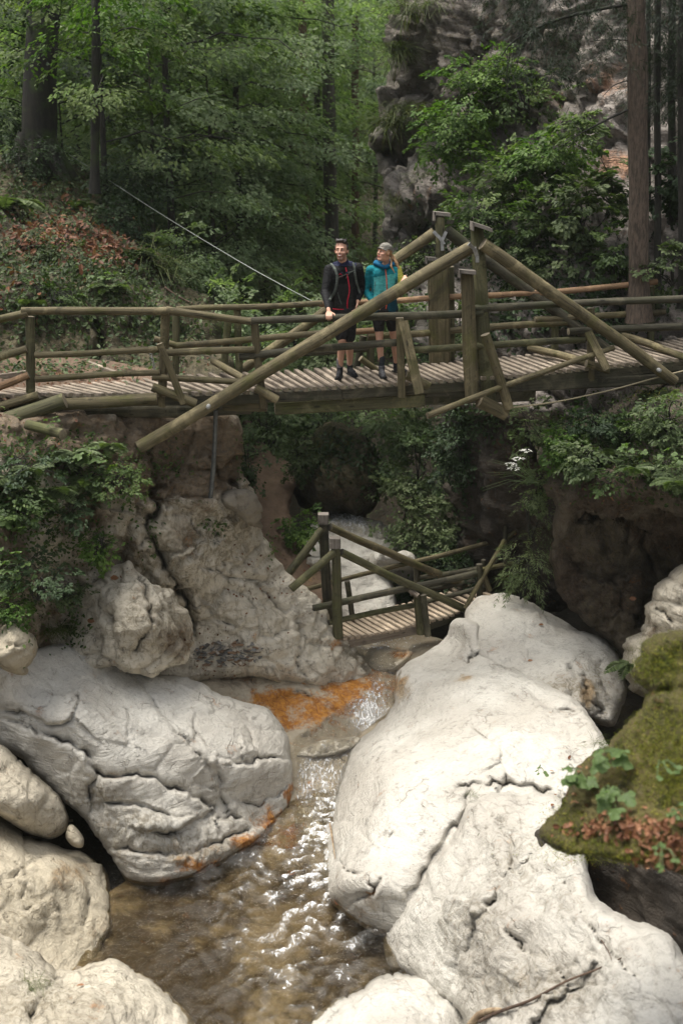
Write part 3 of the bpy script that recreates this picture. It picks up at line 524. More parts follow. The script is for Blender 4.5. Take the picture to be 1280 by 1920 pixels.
relief('boulder', [(722, 1770), (726, 1735), (775, 1660), (812, 1600), (850, 1555), (885, 1500), (925, 1484), (990, 1480), (1050, 1496), (1075, 1545), (1098, 1600), (1108, 1660), (1150, 1705), (1220, 1735), (1260, 1760), (1300, 1810), (1400, 1880), (1400, 2080), (900, 2080), (880, 1990), (850, 1900), (790, 1860), (735, 1820)],
       [(730, 1780, Z(0)), (760, 1840, Z(0)), (780, 1690, Z(.6)), (860, 1570, Z(1.15)), (900, 1500, Z(1.35)), (1000, 1490, Z(1.5)), (1060, 1560, Z(1.7)), (960, 1600, Z(1.5)), (860, 1680, Z(1.1)), (1000, 1700, Z(1.6)), (1100, 1680, Z(1.9)), (880, 1800, Z(.9)), (820, 1800, Z(.5)), (1000, 1800, Z(1.4)), (1150, 1740, Z(1.9)), (1250, 1780, Z(2.0)), (1350, 1900, Z(2.0)), (1100, 1880, Z(1.5)), (960, 1900, Z(1.0)), (1200, 1900, Z(1.8)), (900, 1960, Z(.6)), (1000, 2060, Z(1.0)), (1300, 2060, Z(1.6))],
       M['wall_rock2'] if 'wall_rock2' in M else M['white_rock'], step=5, edge=30, roll=.4, thick=1.5, amp=.06, freq=1.1, facet=.05, crag=.018, rough=5,
       cracks=[([(930, 1530), (950, 1600), (930, 1680), (870, 1760), (830, 1830)], 10, .16, .06), ([(890, 1500), (930, 1540), (1000, 1550), (1060, 1530)], 8, .10, .05), ([(940, 1740), (980, 1780), (1020, 1800)], 9, .16, .08), ([(1010, 1560), (1000, 1600), (960, 1640)], 6, .08, .04), ([(1120, 1790), (1080, 1850), (1030, 1890), (980, 1960)], 8, .12, .08), ([(860, 1720), (900, 1700), (940, 1690)], 7, .12, .05), ([(1050, 1640), (1090, 1720), (1140, 1780), (1200, 1840)], 8, .08, .06)],
       paint=[('rug', [(880, 1740, 80, 80, .55), (1000, 1850, 160, 60, .6), (960, 1620, 60, 90, .4), (1040, 1680, 60, 60, .35)]), ('moss', [(870, 1560, 40, 30, .33), (910, 1620, 40, 120, .22), (900, 1770, 80, 60, .25), (960, 1560, 60, 30, .2)]), ('dirt', [(960, 1830, 140, 40, .35), (860, 1800, 60, 60, .35), (1000, 1640, 160, 120, .22)])],
       label='large cracked pale boulder filling the lower right corner', cat='boulder')
relief('crag', [(1160, 1210), (1200, 1180), (1215, 1120), (1255, 1070), (1300, 1050), (1420, 1040), (1420, 1320), (1250, 1330), (1180, 1290)], [(1180, 1230, 15.0), (1230, 1130, 14.6), (1300, 1100, 14.2), (1400, 1100, 14.0), (1280, 1250, 14.0), (1400, 1300, 13.6)], M['wall_rock'], step=5, edge=26, roll=.5, thick=1.4, amp=.08, freq=1.5, crag=.03, facet=.08,
       label='pale pitted rock rising at the right edge behind the mossy ledge', cat='rock face', cracks=[([(1215, 1130), (1250, 1160), (1260, 1220)], 7, .2, .05)], paint=[('dirt', [(1210, 1190, 30, 60, .6)])])
# the mossy ledge near the camera and the dark bank under it
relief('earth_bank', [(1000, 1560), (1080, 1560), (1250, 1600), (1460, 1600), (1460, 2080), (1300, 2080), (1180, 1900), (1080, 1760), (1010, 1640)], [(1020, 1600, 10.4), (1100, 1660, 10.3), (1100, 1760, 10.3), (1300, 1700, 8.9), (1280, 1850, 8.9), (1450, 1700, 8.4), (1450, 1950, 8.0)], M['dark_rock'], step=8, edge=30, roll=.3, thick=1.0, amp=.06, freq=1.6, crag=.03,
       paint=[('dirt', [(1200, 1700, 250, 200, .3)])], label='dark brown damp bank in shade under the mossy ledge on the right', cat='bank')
relief('mossy_ledge', [(1188, 1245), (1200, 1208), (1235, 1188), (1290, 1178), (1460, 1160), (1460, 1660), (1330, 1655), (1240, 1628), (1180, 1618), (1110, 1608), (1050, 1598), (1016, 1572), (1022, 1545), (1052, 1515), (1066, 1470), (1100, 1420), (1150, 1372), (1205, 1320), (1212, 1296), (1190, 1275)],
       [(1200, 1240, 7.8), (1280, 1200, 7.6), (1400, 1200, 7.2), (1220, 1320, 7.5), (1280, 1290, 7.35), (1120, 1440, 7.5), (1250, 1380, 7.1), (1400, 1350, 6.8), (1180, 1500, 7.0), (1060, 1530, 7.5), (1030, 1570, 7.4), (1150, 1590, 6.75), (1280, 1550, 6.45), (1280, 1630, 6.3), (1400, 1600, 6.0), (1240, 1480, 6.9), (1350, 1480, 6.55)],
       M['moss'], step=5, edge=20, roll=.22, thick=.9, amp=.05, freq=2.6, crag=.02, rough=5,
       cracks=[([(1205, 1310), (1260, 1290), (1330, 1290)], 12, .18, .08), ([(1070, 1500), (1160, 1520), (1300, 1510)], 10, .08, .08)], paint=[('dirt', [(1150, 1540, 100, 25, 0), ]), ],
       label='near rock ledge at the right edge, thickly covered in yellow green moss', cat='rock')

# --- right gorge walls
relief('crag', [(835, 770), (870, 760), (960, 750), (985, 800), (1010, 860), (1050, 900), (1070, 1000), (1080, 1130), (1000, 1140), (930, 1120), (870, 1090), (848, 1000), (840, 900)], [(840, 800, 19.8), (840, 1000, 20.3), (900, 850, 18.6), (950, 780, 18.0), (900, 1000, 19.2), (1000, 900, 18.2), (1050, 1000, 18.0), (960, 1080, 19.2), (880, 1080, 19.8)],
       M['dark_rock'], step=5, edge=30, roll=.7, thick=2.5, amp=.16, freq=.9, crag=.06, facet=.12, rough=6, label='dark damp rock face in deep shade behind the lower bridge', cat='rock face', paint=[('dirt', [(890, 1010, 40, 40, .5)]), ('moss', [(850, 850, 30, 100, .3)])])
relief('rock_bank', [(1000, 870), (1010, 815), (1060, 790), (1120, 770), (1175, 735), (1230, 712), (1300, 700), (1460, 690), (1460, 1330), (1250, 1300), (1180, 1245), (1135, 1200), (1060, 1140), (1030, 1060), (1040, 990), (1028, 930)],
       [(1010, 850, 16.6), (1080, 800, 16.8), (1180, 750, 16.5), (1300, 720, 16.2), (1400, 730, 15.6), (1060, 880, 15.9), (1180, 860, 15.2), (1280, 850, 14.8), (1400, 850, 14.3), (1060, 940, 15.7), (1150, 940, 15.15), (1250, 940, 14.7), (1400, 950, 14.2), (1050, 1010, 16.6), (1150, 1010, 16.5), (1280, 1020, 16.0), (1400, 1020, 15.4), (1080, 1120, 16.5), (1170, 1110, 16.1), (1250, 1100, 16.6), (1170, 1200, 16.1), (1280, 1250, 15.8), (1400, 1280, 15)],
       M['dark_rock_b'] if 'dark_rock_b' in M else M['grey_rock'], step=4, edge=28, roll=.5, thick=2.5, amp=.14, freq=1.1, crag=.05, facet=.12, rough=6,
       label='overhanging rock bank under the right end of the upper bridge, green with plants on top', cat='rock face',
       cracks=[([(1060, 960), (1140, 985), (1220, 985), (1300, 960)], 16, .5, .1), ([(1060, 1060), (1130, 1080), (1200, 1060)], 10, .3, .1), ([(1200, 1000), (1220, 1080), (1200, 1180)], 12, .4, .1)],
       paint=[('rug', [(1150, 1100, 200, 160, .9)]), ('moss', [(1150, 850, 160, 70, .35), (1300, 850, 120, 120, .40), (1100, 930, 60, 40, .35), (1200, 860, 50, 25, .6), (1230, 740, 60, 18, .7)]), ('dirt', [(1150, 930, 160, 70, .7), (1060, 1100, 60, 120, .8), (1250, 1000, 120, 60, .8), (1160, 1120, 160, 120, .62)])])
relief('cliff', [(735, -120), (722, -40), (738, 40), (718, 130), (708, 210), (705, 270), (716, 310), (722, 370), (718, 420), (728, 470), (745, 520), (760, 600), (790, 690), (830, 760), (960, 790), (1460, 760), (1460, -120)],
       [(740, -60, 26), (730, 150, 25), (712, 250, 24.5), (730, 340, 24.5), (735, 430, 24), (760, 520, 23.5), (800, 380, 23.2), (780, 300, 24.4), (800, 150, 24.2), (850, 50, 23.6), (820, 420, 23.6), (800, 460, 25.0), (780, 290, 25.2), (900, 330, 22.0), (900, 200, 22.8), (1000, 100, 22.4), (1000, 250, 21.8), (1150, 200, 20.8), (1150, 300, 20.2), (1250, 100, 20.5),
        (900, 450, 20.5), (1000, 450, 19.5), (1100, 450, 19.0), (1250, 450, 18.4), (900, 600, 18.8), (1000, 600, 18.4), (1150, 580, 18.2), (1280, 560, 18.0), (800, 620, 21.5), (900, 740, 18.6), (1200, 700, 17.6), (1400, 600, 17.2), (1400, 200, 19.5), (850, -80, 24)],
       M['cliff_rock'], step=5, edge=30, roll=.9, thick=3.0, amp=.22, freq=.55, crag=.18, facet=.55, strata=.03, chisel=.12, rough=8,
       label='tall grey cliff rising behind the right half of the upper bridge', cat='cliff',
       cracks=[([(712, 280), (760, 300), (820, 320)], 26, 1.0, .3), ([(730, 440), (780, 450), (830, 455)], 22, .9, .2), ([(860, 60), (870, 150), (850, 210)], 14, .4, .2), ([(1000, 150), (1060, 190), (1130, 160)], 14, .5, .2), ([(900, 290), (960, 310), (1000, 300)], 14, .5, .3)],
       paint=[('rug', [(900, 100, 200, 120, .8)]), ('dirt', [(1020, 180, 60, 30, .5), (1130, 150, 70, 60, .55), (1150, 290, 60, 36, .8), (920, 290, 50, 30, .5), (780, 370, 70, 40, .4)]), ('moss', [(730, 100, 30, 100, .35), (790, 210, 60, 20, .3), (950, 450, 250, 100, .3), (1000, 620, 300, 100, .35)])])

# --- left hillside behind the bridge
relief('hillside', [(-160, -60), (-60, 240), (40, 285), (120, 300), (200, 350), (250, 400), (275, 460), (330, 505), (380, 545), (410, 600), (430, 660), (440, 700), (420, 745), (200, 742), (-160, 760)],
       [(-100, 740, 15.4), (60, 735, 15.9), (200, 735, 16.1), (380, 735, 16.4), (100, 690, 17.0), (250, 695, 17.1), (400, 690, 17.6), (50, 640, 17.5), (200, 640, 17.5), (350, 640, 18.0), (80, 560, 17.9), (200, 560, 18.0), (300, 560, 18.7), (370, 570, 19.6), (80, 500, 18.5), (200, 500, 19.0), (300, 520, 19.6), (50, 430, 20.0), (150, 420, 20.8), (240, 430, 22), (60, 340, 22.2), (160, 350, 23.5), (100, 305, 24.2), (-100, 300, 21), (-100, 50, 24), (-100, 500, 17.5)],
       M['mossy_rock'], step=5, edge=22, roll=.6, thick=3.0, amp=.16, freq=.9, crag=.06, facet=.08, rough=8, kind='structure',
       label='mossy hillside above the left end of the bridge',
       cracks=[([(180, 600), (190, 650), (175, 690)], 12, .5, .1), ([(0, 500), (100, 480), (200, 500), (280, 520)], 10, .2, .1)],
       paint=[('dirt', [(120, 700, 200, 22, 1.2), (0, 720, 80, 20, 1), (150, 430, 120, 60, .5)]), ('moss', [(220, 520, 60, 20, .5), (110, 540, 90, 40, .2), (100, 330, 60, 40, .5)])])
relief('dirt_path', [(-140, 690), (40, 668), (170, 672), (235, 682), (300, 700), (300, 735), (60, 745), (-140, 765)], [(-100, 720, 15.0), (60, 735, 15.4), (60, 690, 16.4), (200, 690, 16.7), (200, 735, 15.7), (290, 725, 16.0)], M['path_soil'], step=5, edge=8, roll=.05, thick=.3, amp=.02, freq=2.5, paint=[('moss', [(60, 690, 60, 12, .35), (180, 715, 50, 10, .25)]), ('dirt', [(120, 705, 90, 14, .5)])], kind='structure', closed=False, label='brown dirt path leading onto the left end of the upper bridge')
relief('dirt_path', [(455, 800), (470, 790), (510, 850), (550, 868), (556, 900), (545, 960), (560, 1010), (600, 1060), (640, 1130), (600, 1180), (560, 1150), (500, 1080), (470, 1000), (450, 900)], [(470, 820, 24.5), (540, 880, 22.6), (480, 900, 22), (500, 960, 20.6), (550, 980, 20.4), (520, 1050, 18.9), (590, 1060, 19.2), (580, 1120, 18.3), (620, 1130, 18.4)], M['path_soil'], step=4, edge=10, roll=.2, thick=1.4, amp=.06, freq=1.5, crag=.03, kind='structure', label='reddish dirt path climbing behind the left rock wall',
       paint=[('moss', [(470, 820, 40, 40, .4), (520, 1000, 40, 40, .35), (560, 1030, 30, 30, .3)]), ('dirt', [(580, 1090, 60, 50, .5)])])
# --- far side of the gorge seen between the two bridges
relief('mossy_boulder', [(556, 880), (575, 820), (610, 798), (660, 800), (700, 830), (720, 880), (715, 930), (690, 965), (650, 972), (600, 965), (560, 950), (548, 915)], [(565, 880, 22.0), (620, 815, 22.2), (700, 860, 21.8), (700, 940, 21.5), (620, 940, 21.2), (640, 880, 20.9)], M['mossy_rock'], step=4, edge=40, roll=1.0, thick=2.5, amp=.12, freq=1.2, crag=.05, facet=.1, rough=5, label='dark mossy boulder standing behind the lower bridge beside the dirt path', cat='boulder', paint=[('dirt', [(660, 930, 50, 25, .9)]), ('moss', [(620, 830, 60, 40, .4)])])
for nm, poly, ctrl, lab in [
  ('white_rock', [(560, 1010), (590, 975), (640, 962), (700, 975), (742, 1000), (748, 1040), (700, 1060), (620, 1060), (570, 1050)], [(570, 1040, 20.2), (650, 975, 21.2), (740, 1020, 20.8), (650, 1050, 19.9)], 'white rock shelf at the top of the stream behind the lower bridge posts'),
  ('white_rock', [(590, 1100), (600, 1050), (650, 1035), (690, 1050), (735, 1090), (740, 1170), (700, 1210), (640, 1210), (600, 1160)], [(600, 1120, 19.4), (650, 1050, 19.8), (730, 1120, 19.3), (660, 1190, 18.6)], 'white rock right behind the deck of the lower bridge'),
  ('white_rock', [(690, 1060), (710, 1040), (755, 1035), (790, 1060), (780, 1100), (740, 1120), (700, 1100)], [(700, 1080, 19.9), (780, 1070, 19.9), (740, 1060, 19.7)], 'low white rock under the leafy bank behind the lower bridge'),
  ('white_rock', [(560, 1060), (590, 1040), (625, 1060), (620, 1100), (580, 1130), (545, 1110)], [(560, 1090, 19.2), (620, 1080, 19.3), (590, 1060, 19.1)], 'small white rock at the foot of the dirt path')]:
    relief(nm, poly, ctrl, M['white_rock'], step=4, edge=22, roll=.5, thick=1.2, amp=.06, freq=1.5, crag=.02, facet=.06, label=lab, cat='rock')
relief('flat_rock', [(548, 1418), (575, 1400), (620, 1388), (668, 1383), (672, 1396), (640, 1414), (600, 1420), (565, 1424)], [(560, 1415, Z(.22)), (610, 1395, Z(.33)), (665, 1390, Z(.3)), (620, 1412, Z(.25))], M['wall_rock'], step=3, edge=9, roll=.10, thick=.3, amp=.02, freq=3, facet=.03, label='low flat grey brown rock lying across the shallow stream', cat='rock', paint=[('dirt', [(600, 1400, 60, 20, .5)])])
relief('wet_rock', [(640, 1200), (690, 1200), (740, 1215), (772, 1222), (760, 1245), (735, 1262), (700, 1262), (660, 1235)], [(650, 1210, Z(.75)), (700, 1210, Z(.8)), (760, 1225, Z(.8)), (720, 1255, Z(.6))], M['cream_rock'], step=3, edge=16, roll=.2, thick=.5, amp=.03, freq=2.5, facet=.03, label='low wet rock with orange stains just below the lower bridge deck', cat='rock', paint=[('orange', [(748, 1225, 26, 10, .9)]), ('wet', [(700, 1230, 60, 30, .7)])])
# ------------------------------------------------------------------ timber
M['end_grain'] = flat_mat('sawn_log_end', (.20, .165, .11), .85, 0, .25, 30)
M['end_dark'] = flat_mat('dark_log_end', (.06, .052, .035), .85, 0, .25, 30)
def frame_of(a, b):
    t = (b-a); L = np.linalg.norm(t); t = t/L; u = np.cross(t, [0, 0, 1.]); 
    if np.linalg.norm(u) < .2: u = np.cross(t, [0, 1., 0])
    u /= np.linalg.norm(u); return t, u, np.cross(t, u), L
def tube_arrays(path, rad, sides=12, seed=0, rough=.04, caps=True, flatten=1.0):
    path = np.asarray(path, float); n = len(path); t, u, w, L = frame_of(path[0], path[-1])
    seg = np.r_[0, np.cumsum(np.linalg.norm(np.diff(path, axis=0), axis=1))]
    rr = np.interp(np.linspace(0, 1, n), np.linspace(0, 1, len(rad)), rad)
    ang = np.linspace(0, 2*PI, sides, endpoint=False); ring = []; us = []
    rows = list(zip(path, rr, seg))
    if caps: rows = [(path[0]-t*.004, rr[0]*.03, 0), (path[0]-t*.003, rr[0]*.85, 0)]+rows+[(path[-1]+t*.003, rr[-1]*.85, seg[-1]), (path[-1]+t*.004, rr[-1]*.03, seg[-1])]
    for k, (c, r, s) in enumerate(rows):
        q = np.outer(np.cos(ang), u)+np.outer(np.sin(ang), w)*flatten
        nz = 1+rough*pnoise(np.c_[np.cos(ang)*1.1+seed*3.7, np.sin(ang)*1.1, np.full(sides, s*1.3)])
        ring.append(c+q*(r*nz)[:, None]); us.append(s)
    v = np.concatenate(ring); R = len(rows); i = np.arange(R-1)[:, None]*sides; j = np.arange(sides)[None]
    f = np.stack([i+j, i+(j+1) % sides, i+sides+(j+1) % sides, i+sides+j], -1).reshape(-1, 4)
    ri = np.repeat(np.arange(R-1), sides); rmean = float(np.mean(rr))
    vv = np.tile(np.arange(sides), R-1)*2*PI*rmean/sides; dv = 2*PI*rmean/sides; ua = np.array(us)
    uv = np.stack([np.c_[ua[ri], vv], np.c_[ua[ri], vv+dv], np.c_[ua[ri+1], vv+dv], np.c_[ua[ri+1], vv]], 1)+seed*1.37
    mi = np.zeros(len(f), int)
    if caps: mi[(ri < 2) | (ri >= R-3)] = 1
    return v, f, uv.reshape(-1, 2), mi
_ls = [0]
def log(name, a, b, r0, r1=None, mat='wood', parent=None, bend=0.0, sides=14, end='end_grain', rough=.10, label=None, cat=None, group=None, org=None):
    """round timber from world point a to b"""
    _ls[0] += 1; sd = _ls[0]; r1 = r0 if r1 is None else r1
    a = np.array(a, float); b = np.array(b, float); L = np.linalg.norm(b-a); n = max(4, min(26, int(L/.18)))
    tt = np.linspace(0, 1, n); path = a+(b-a)*tt[:, None]
    jig = np.c_[pnoise(np.c_[tt*L*.6, np.full(n, sd*1.7), np.zeros(n)]), np.zeros(n), pnoise(np.c_[tt*L*.6, np.full(n, sd*2.9), np.ones(n)*5])]*.034*min(1, L)
    path = path+jig+np.outer(np.sin(tt*PI)*bend, [0, 0, 1.])
    v, f, uv, mi = tube_arrays(path, [r0, (r0+r1)/2, r1], sides, sd, rough)
    base = np.array(org if org is not None else (parent.location if parent else (0, 0, 0)))
    me = npmesh(name, v-base, f, [M[mat], M[end]], True, None, mi, uv)
    try: me.set_sharp_from_angle(angle=math.radians(50))
    except Exception: pass
    o = link(name, me, parent)
    if parent is None: o.location = base
    return tag(o, label, cat, group)
def plog(name, x0, y0, Y0, x1, y1, Y1, rpx, parent, mat='wood', rpx1=None, **k):
    ra = rpx*mpp(x0, y0, Y0); rb = (rpx1 or rpx)*mpp(x1, y1, Y1)
    return log(name, P(x0, y0, Y0), P(x1, y1, Y1), ra, rb, mat, parent, **k)
def box_arrays(a, b, w, h, up=(0, 0, 1), jit=0.0, seed=0):
    """beam from a to b; w sideways, h along up"""
    a = np.array(a, float); b = np.array(b, float); t = b-a; L = np.linalg.norm(t); t /= L
    s = np.cross(t, up); s /= np.linalg.norm(s); u = np.cross(s, t)
    bev = min(w, h)*.12; prof = [(-w/2+bev, -h/2), (w/2-bev, -h/2), (w/2, -h/2+bev), (w/2, h/2-bev), (w/2-bev, h/2), (-w/2+bev, h/2), (-w/2, h/2-bev), (-w/2, -h/2+bev)]
    g = np.random.default_rng(seed); v = []
    for c in (a, b):
        for (x, y) in prof: v.append(c+s*(x+g.normal()*jit)+u*(y+g.normal()*jit))
    k = 8; f = [[i, (i+1) % k, k+(i+1) % k, k+i] for i in range(k)]
    f += [[0, 7, 6, 1], [1, 6, 5, 2], [2, 5, 4, 3]]; f += [[8, 9, 14, 15], [9, 10, 13, 14], [10, 11, 12, 13]]
    cs = np.cumsum([0]+[math.dist(prof[i], prof[(i+1) % k]) for i in range(k)])
    uv = []
    for i in range(k): uv += [(0, cs[i]), (0, cs[i+1]), (L, cs[i+1]), (L, cs[i])]
    uv += [(0, 0), (.02, 0), (.02, .03), (0, .03)]*6
    return np.array(v), np.array(f), np.array(uv)+seed*.73, np.array([0]*8+[1]*6)
def beam(name, a, b, w, h, mat, parent, up=(0, 0, 1), end='end_grain', jit=0.0, label=None):
    _ls[0] += 1
    v, f, uv, mi = box_arrays(a, b, w, h, up, jit, _ls[0])
    base = np.array(parent.location) if parent else 0
    o = link(name, npmesh(name, v-base, f, [M[mat], M[end]], False, None, mi, uv), parent); return tag(o, label)

# ================================================================== upper bridge
UB = empty('footbridge', V(640, 745, 15.9), 'long weathered log footbridge with leaning trusses, two hikers standing on it', 'bridge')
def Yn(px): return 15.3+(.24*(px-640)/142 if px > 640 else .10*(px-640)/142)
def Yf(px): return Yn(px)+1.42
near = [(-60, 742), (60, 737), (300, 737), (430, 733), (500, 729), (640, 723), (790, 713), (960, 702), (1120, 686), (1280, 671), (1400, 658)]
far = [(-60, 716), (40, 713), (170, 710), (300, 704), (440, 698), (560, 692), (785, 681), (954, 668), (1122, 651), (1280, 634), (1400, 622)]
NP = np.array([P(x, y, Yn(x)) for x, y in near]); FP = np.array([P(x, y, Yf(x)) for x, y in far])
def arcl(A): return np.r_[0, np.cumsum(np.linalg.norm(np.diff(A, axis=0), axis=1))]
sn, sf = arcl(NP), arcl(FP)
def on(A, s, t): return np.array([np.interp(t, s, A[:, k]) for k in range(3)])
i = 0; s_ = .30
X0 = NP[1][0]
while s_ < sn[-1]-.05:
    a = on(NP, sn, s_)
    # the far end of each slat: swung to the left, more so at the curved left end
    sw = np.interp(a[0], [-4.2, -2.5, -1.0, 0, 3, 6], [1.35, .95, .55, .38, .36, .40])
    tx = a[0]-sw
    b = np.array([tx, np.interp(tx, FP[:, 0], FP[:, 1]), np.interp(tx, FP[:, 0], FP[:, 2])])
    g = random.Random(i); d = (b-a)/np.linalg.norm(b-a)
    a2 = a-d*g.uniform(.01, .06); b2 = b+d*g.uniform(-.02, .05)
    a2[2] += g.uniform(-.006, .006)-.025; b2[2] += g.uniform(-.006, .006)-.025
    beam('plank', a2, b2, .062+g.uniform(-.006, .008), .05, 'slat', UB, end='end_grain')
    s_ += .122*np.interp(a[0], [-4, -1, 0], [1.15, 1.05, 1.0])+g.uniform(-.004, .004); i += 1
# stringers under the slats
def offs(A, k, dz, dy=0): q = A[k].copy(); q[2] += dz; q[1] += dy; return q
for (k0, k1) in ((1, 3), (3, 5), (5, 7), (7, 10)):
    beam('stringer', offs(NP, k0, -.125, .10), offs(NP, k1, -.125, .10), .13, .14, 'wood_dark', UB, end='end_dark')
    beam('stringer', offs(FP, k0, -.125, -.12), offs(FP, k1, -.125, -.12), .13, .14, 'wood_dark', UB, end='end_dark')
beam('main_beam', P(515, 763, 15.5), P(793, 747, 15.75), .24, .185, 'wood_green', UB)
beam('main_beam', P(515, 755, 16.6), P(1000, 738, 16.9), .24, .185, 'wood_dark', UB, end='end_dark')
beam('main_beam', P(795, 732, 15.75), P(1290, 706, 16.5), .2, .15, 'wood_dark', UB, end='end_dark')
beam('beam_stub', P(418, 757, 15.4), P(501, 757, 15.4), .2, .18, 'wood', UB)
L_ = lambda nm, x0, y0, x1, y1, r, m='wood', dy=0.0, far_=False, r1=None, **k: plog(nm, x0, y0, (Yf if far_ else Yn)(x0)+dy, x1, y1, (Yf if far_ else Yn)(x1)+dy, r, UB, m, r1, **k)
# left edge logs and path edging
L_('edge_log', -70, 812, 122, 752, 15, 'wood_green', -.25); L_('edge_log', 118, 760, 297, 749, 11, 'wood', -.12); L_('edge_log', -60, 778, 72, 742, 8, 'wood', -.05)
L_('support_log', 60, 775, 470, 765, 13, 'wood_dark', .25, end='end_dark')
beam('edge_board', P(165, 682, 16.9), P(218, 702, 16.2), .05, .09, 'slat', UB)
beam('edge_board', P(-60, 716, 15.6), P(52, 700, 15.9), .05, .09, 'slat', UB)
# near railing
L_('rail', -60, 612, 52, 585, 7, r1=7.5); L_('rail', 44, 585, 318, 582, 7.5); L_('rail', 312, 581, 470, 601, 7.5, r1=7)
L_('rail', 449, 604, 905, 585, 6.5, 'wood_dark', .02, r1=8); L_('rail', 880, 583, 1300, 560, 7, 'wood_dark', .02)
L_('rail', -60, 690, 50, 654, 7); L_('rail', 65, 665, 303, 656, 6); L_('rail', 313, 663, 476, 657, 6.5)
L_('rail', -60, 748, 53, 702, 7, 'wood_red'); L_('rail', 67, 711, 300, 699, 6); L_('rail', 286, 708, 450, 714, 6)
L_('rail', 450, 671, 748, 641, 7, 'wood_dark', .04); L_('rail', 766, 656, 1096, 638, 6.5, 'wood_green', .04); L_('rail', 1064, 623, 1300, 614, 7, 'wood_dark', .04)
L_('post', 54, 592, 60, 738, 8.5, 'wood_green', .06); L_('post', 310, 586, 304, 762, 8.5, 'wood', .07); L_('post', 478, 608, 494, 765, 7.5, 'wood', .06)
L_('brace', 299, 645, 344, 755, 6.5, 'wood', -.08); L_('cross_log', 285, 725, 367, 757, 8.5, 'wood', -.05, rough=.15); L_('cross_log', 479, 727, 520, 750, 8, 'wood', -.12)
L_('cross_log', 343, 737, 398, 741, 7, 'wood', .1)
beam('post', P(749, 596, 15.42), P(753, 744, 15.42), .10, .11, 'wood', UB, up=(0, 1, 0)); beam('brace', P(755, 602, 15.30), P(786, 738, 15.15), .13, .08, 'wood', UB, up=(0, 1, 0))
L_('cross_log', 760, 703, 803, 724, 8, 'wood', -.08)
L_('post', 1105, 578, 1105, 714, 7.5, 'wood', .06); beam('brace', P(1101, 622, 15.9), P(1137, 693, 15.75), .11, .08, 'wood', UB, up=(0, 1, 0)); L_('cross_log', 1098, 681, 1140, 694, 7, 'wood', -.15)
plog('cross_log', 993, 652, 17.2, 1102, 681, 16.1, 7, UB, 'wood'); plog('cross_log', 1167, 629, 17.6, 1290, 672, 16.3, 7, UB, 'wood')
plog('cross_log', 400, 677, 16.6, 458, 711, 15.6, 7, UB, 'wood')
# far railing
L_('rail', 332, 580, 606, 570, 5.5, 'wood', 0, True); L_('rail', 600, 571, 815, 559, 5.5, 'wood_red', 0, True); L_('rail', 806, 560, 1020, 548, 5.5, 'wood_red', 0, True); L_('rail', 1010, 549, 1230, 531, 5.5, 'wood_red', 0, True)
L_('rail', 290, 635, 332, 648, 6, 'wood', 0, True); L_('rail', 330, 647, 606, 627, 6, 'wood', 0, True); L_('rail', 600, 628, 702, 620, 5.5, 'wood_red', 0, True); L_('rail', 690, 630, 1062, 604, 6.5, 'wood', 0, True); L_('rail', 1001, 600, 1245, 585, 6, 'wood', 0, True)
L_('rail', 450, 670, 690, 655, 5, 'wood_dark', .05, True)
for x0, y0, x1, y1 in ((329, 583, 329, 702), (428, 602, 421, 688), (445, 578, 447, 699), (695, 632, 695, 690), (1042, 571, 1041, 662), (1219, 538, 1218, 640)):
    L_('post', x0, y0, x1, y1, 7, 'wood_green', .07, True)
L_('brace', 681, 629, 667, 688, 6.5, 'wood_dark', .2, True); L_('brace', 1207, 577, 1182, 613, 6, 'wood_dark', .1, True); L_('cross_log', 676, 672, 724, 706, 6, 'wood', -.3, True)
# the near truss
L_('truss_post', 893, 424, 911, 760, 12, 'wood_green', .10, r1=17); L_('truss_post', 875, 510, 884, 748, 12.5, 'wood', -.12, r1=14)
L_('brace', 908, 628, 951, 768, 9, 'wood', -.28); L_('beam_stub', 898, 752, 948, 778, 13, 'wood', -.18, r1=12, rough=.2)
plog('truss_log', 262, 838, 14.85, 884, 461, 15.55, 12.5, UB, 'wood', 12, rough=.08)
plog('truss_log', 903, 455, 15.65, 1262, 714, 16.1, 12.5, UB, 'wood', 10.5)
plog('slanting_pole', 801, 778, 15.2, 1147, 653, 15.95, 6, UB, 'wood', 5)
# the far truss
L_('truss_post', 825, 406, 827, 600, 9, 'wood_green', .0, True); beam('truss_post', P(821, 492, 17.05), P(824, 684, 17.05), .30, .22, 'wood', UB, up=(0, 1, 0)); beam('truss_post', P(841, 500, 17.2), P(843, 684, 17.2), .14, .2, 'wood_green', UB, up=(0, 1, 0))
plog('truss_log', 814, 436, 17.1, 452, 695, 16.9, 10, UB, 'wood', 9); plog('truss_log', 838, 432, 17.15, 1156, 670, 17.6, 11, UB, 'wood_dark', 10, end='end_dark')
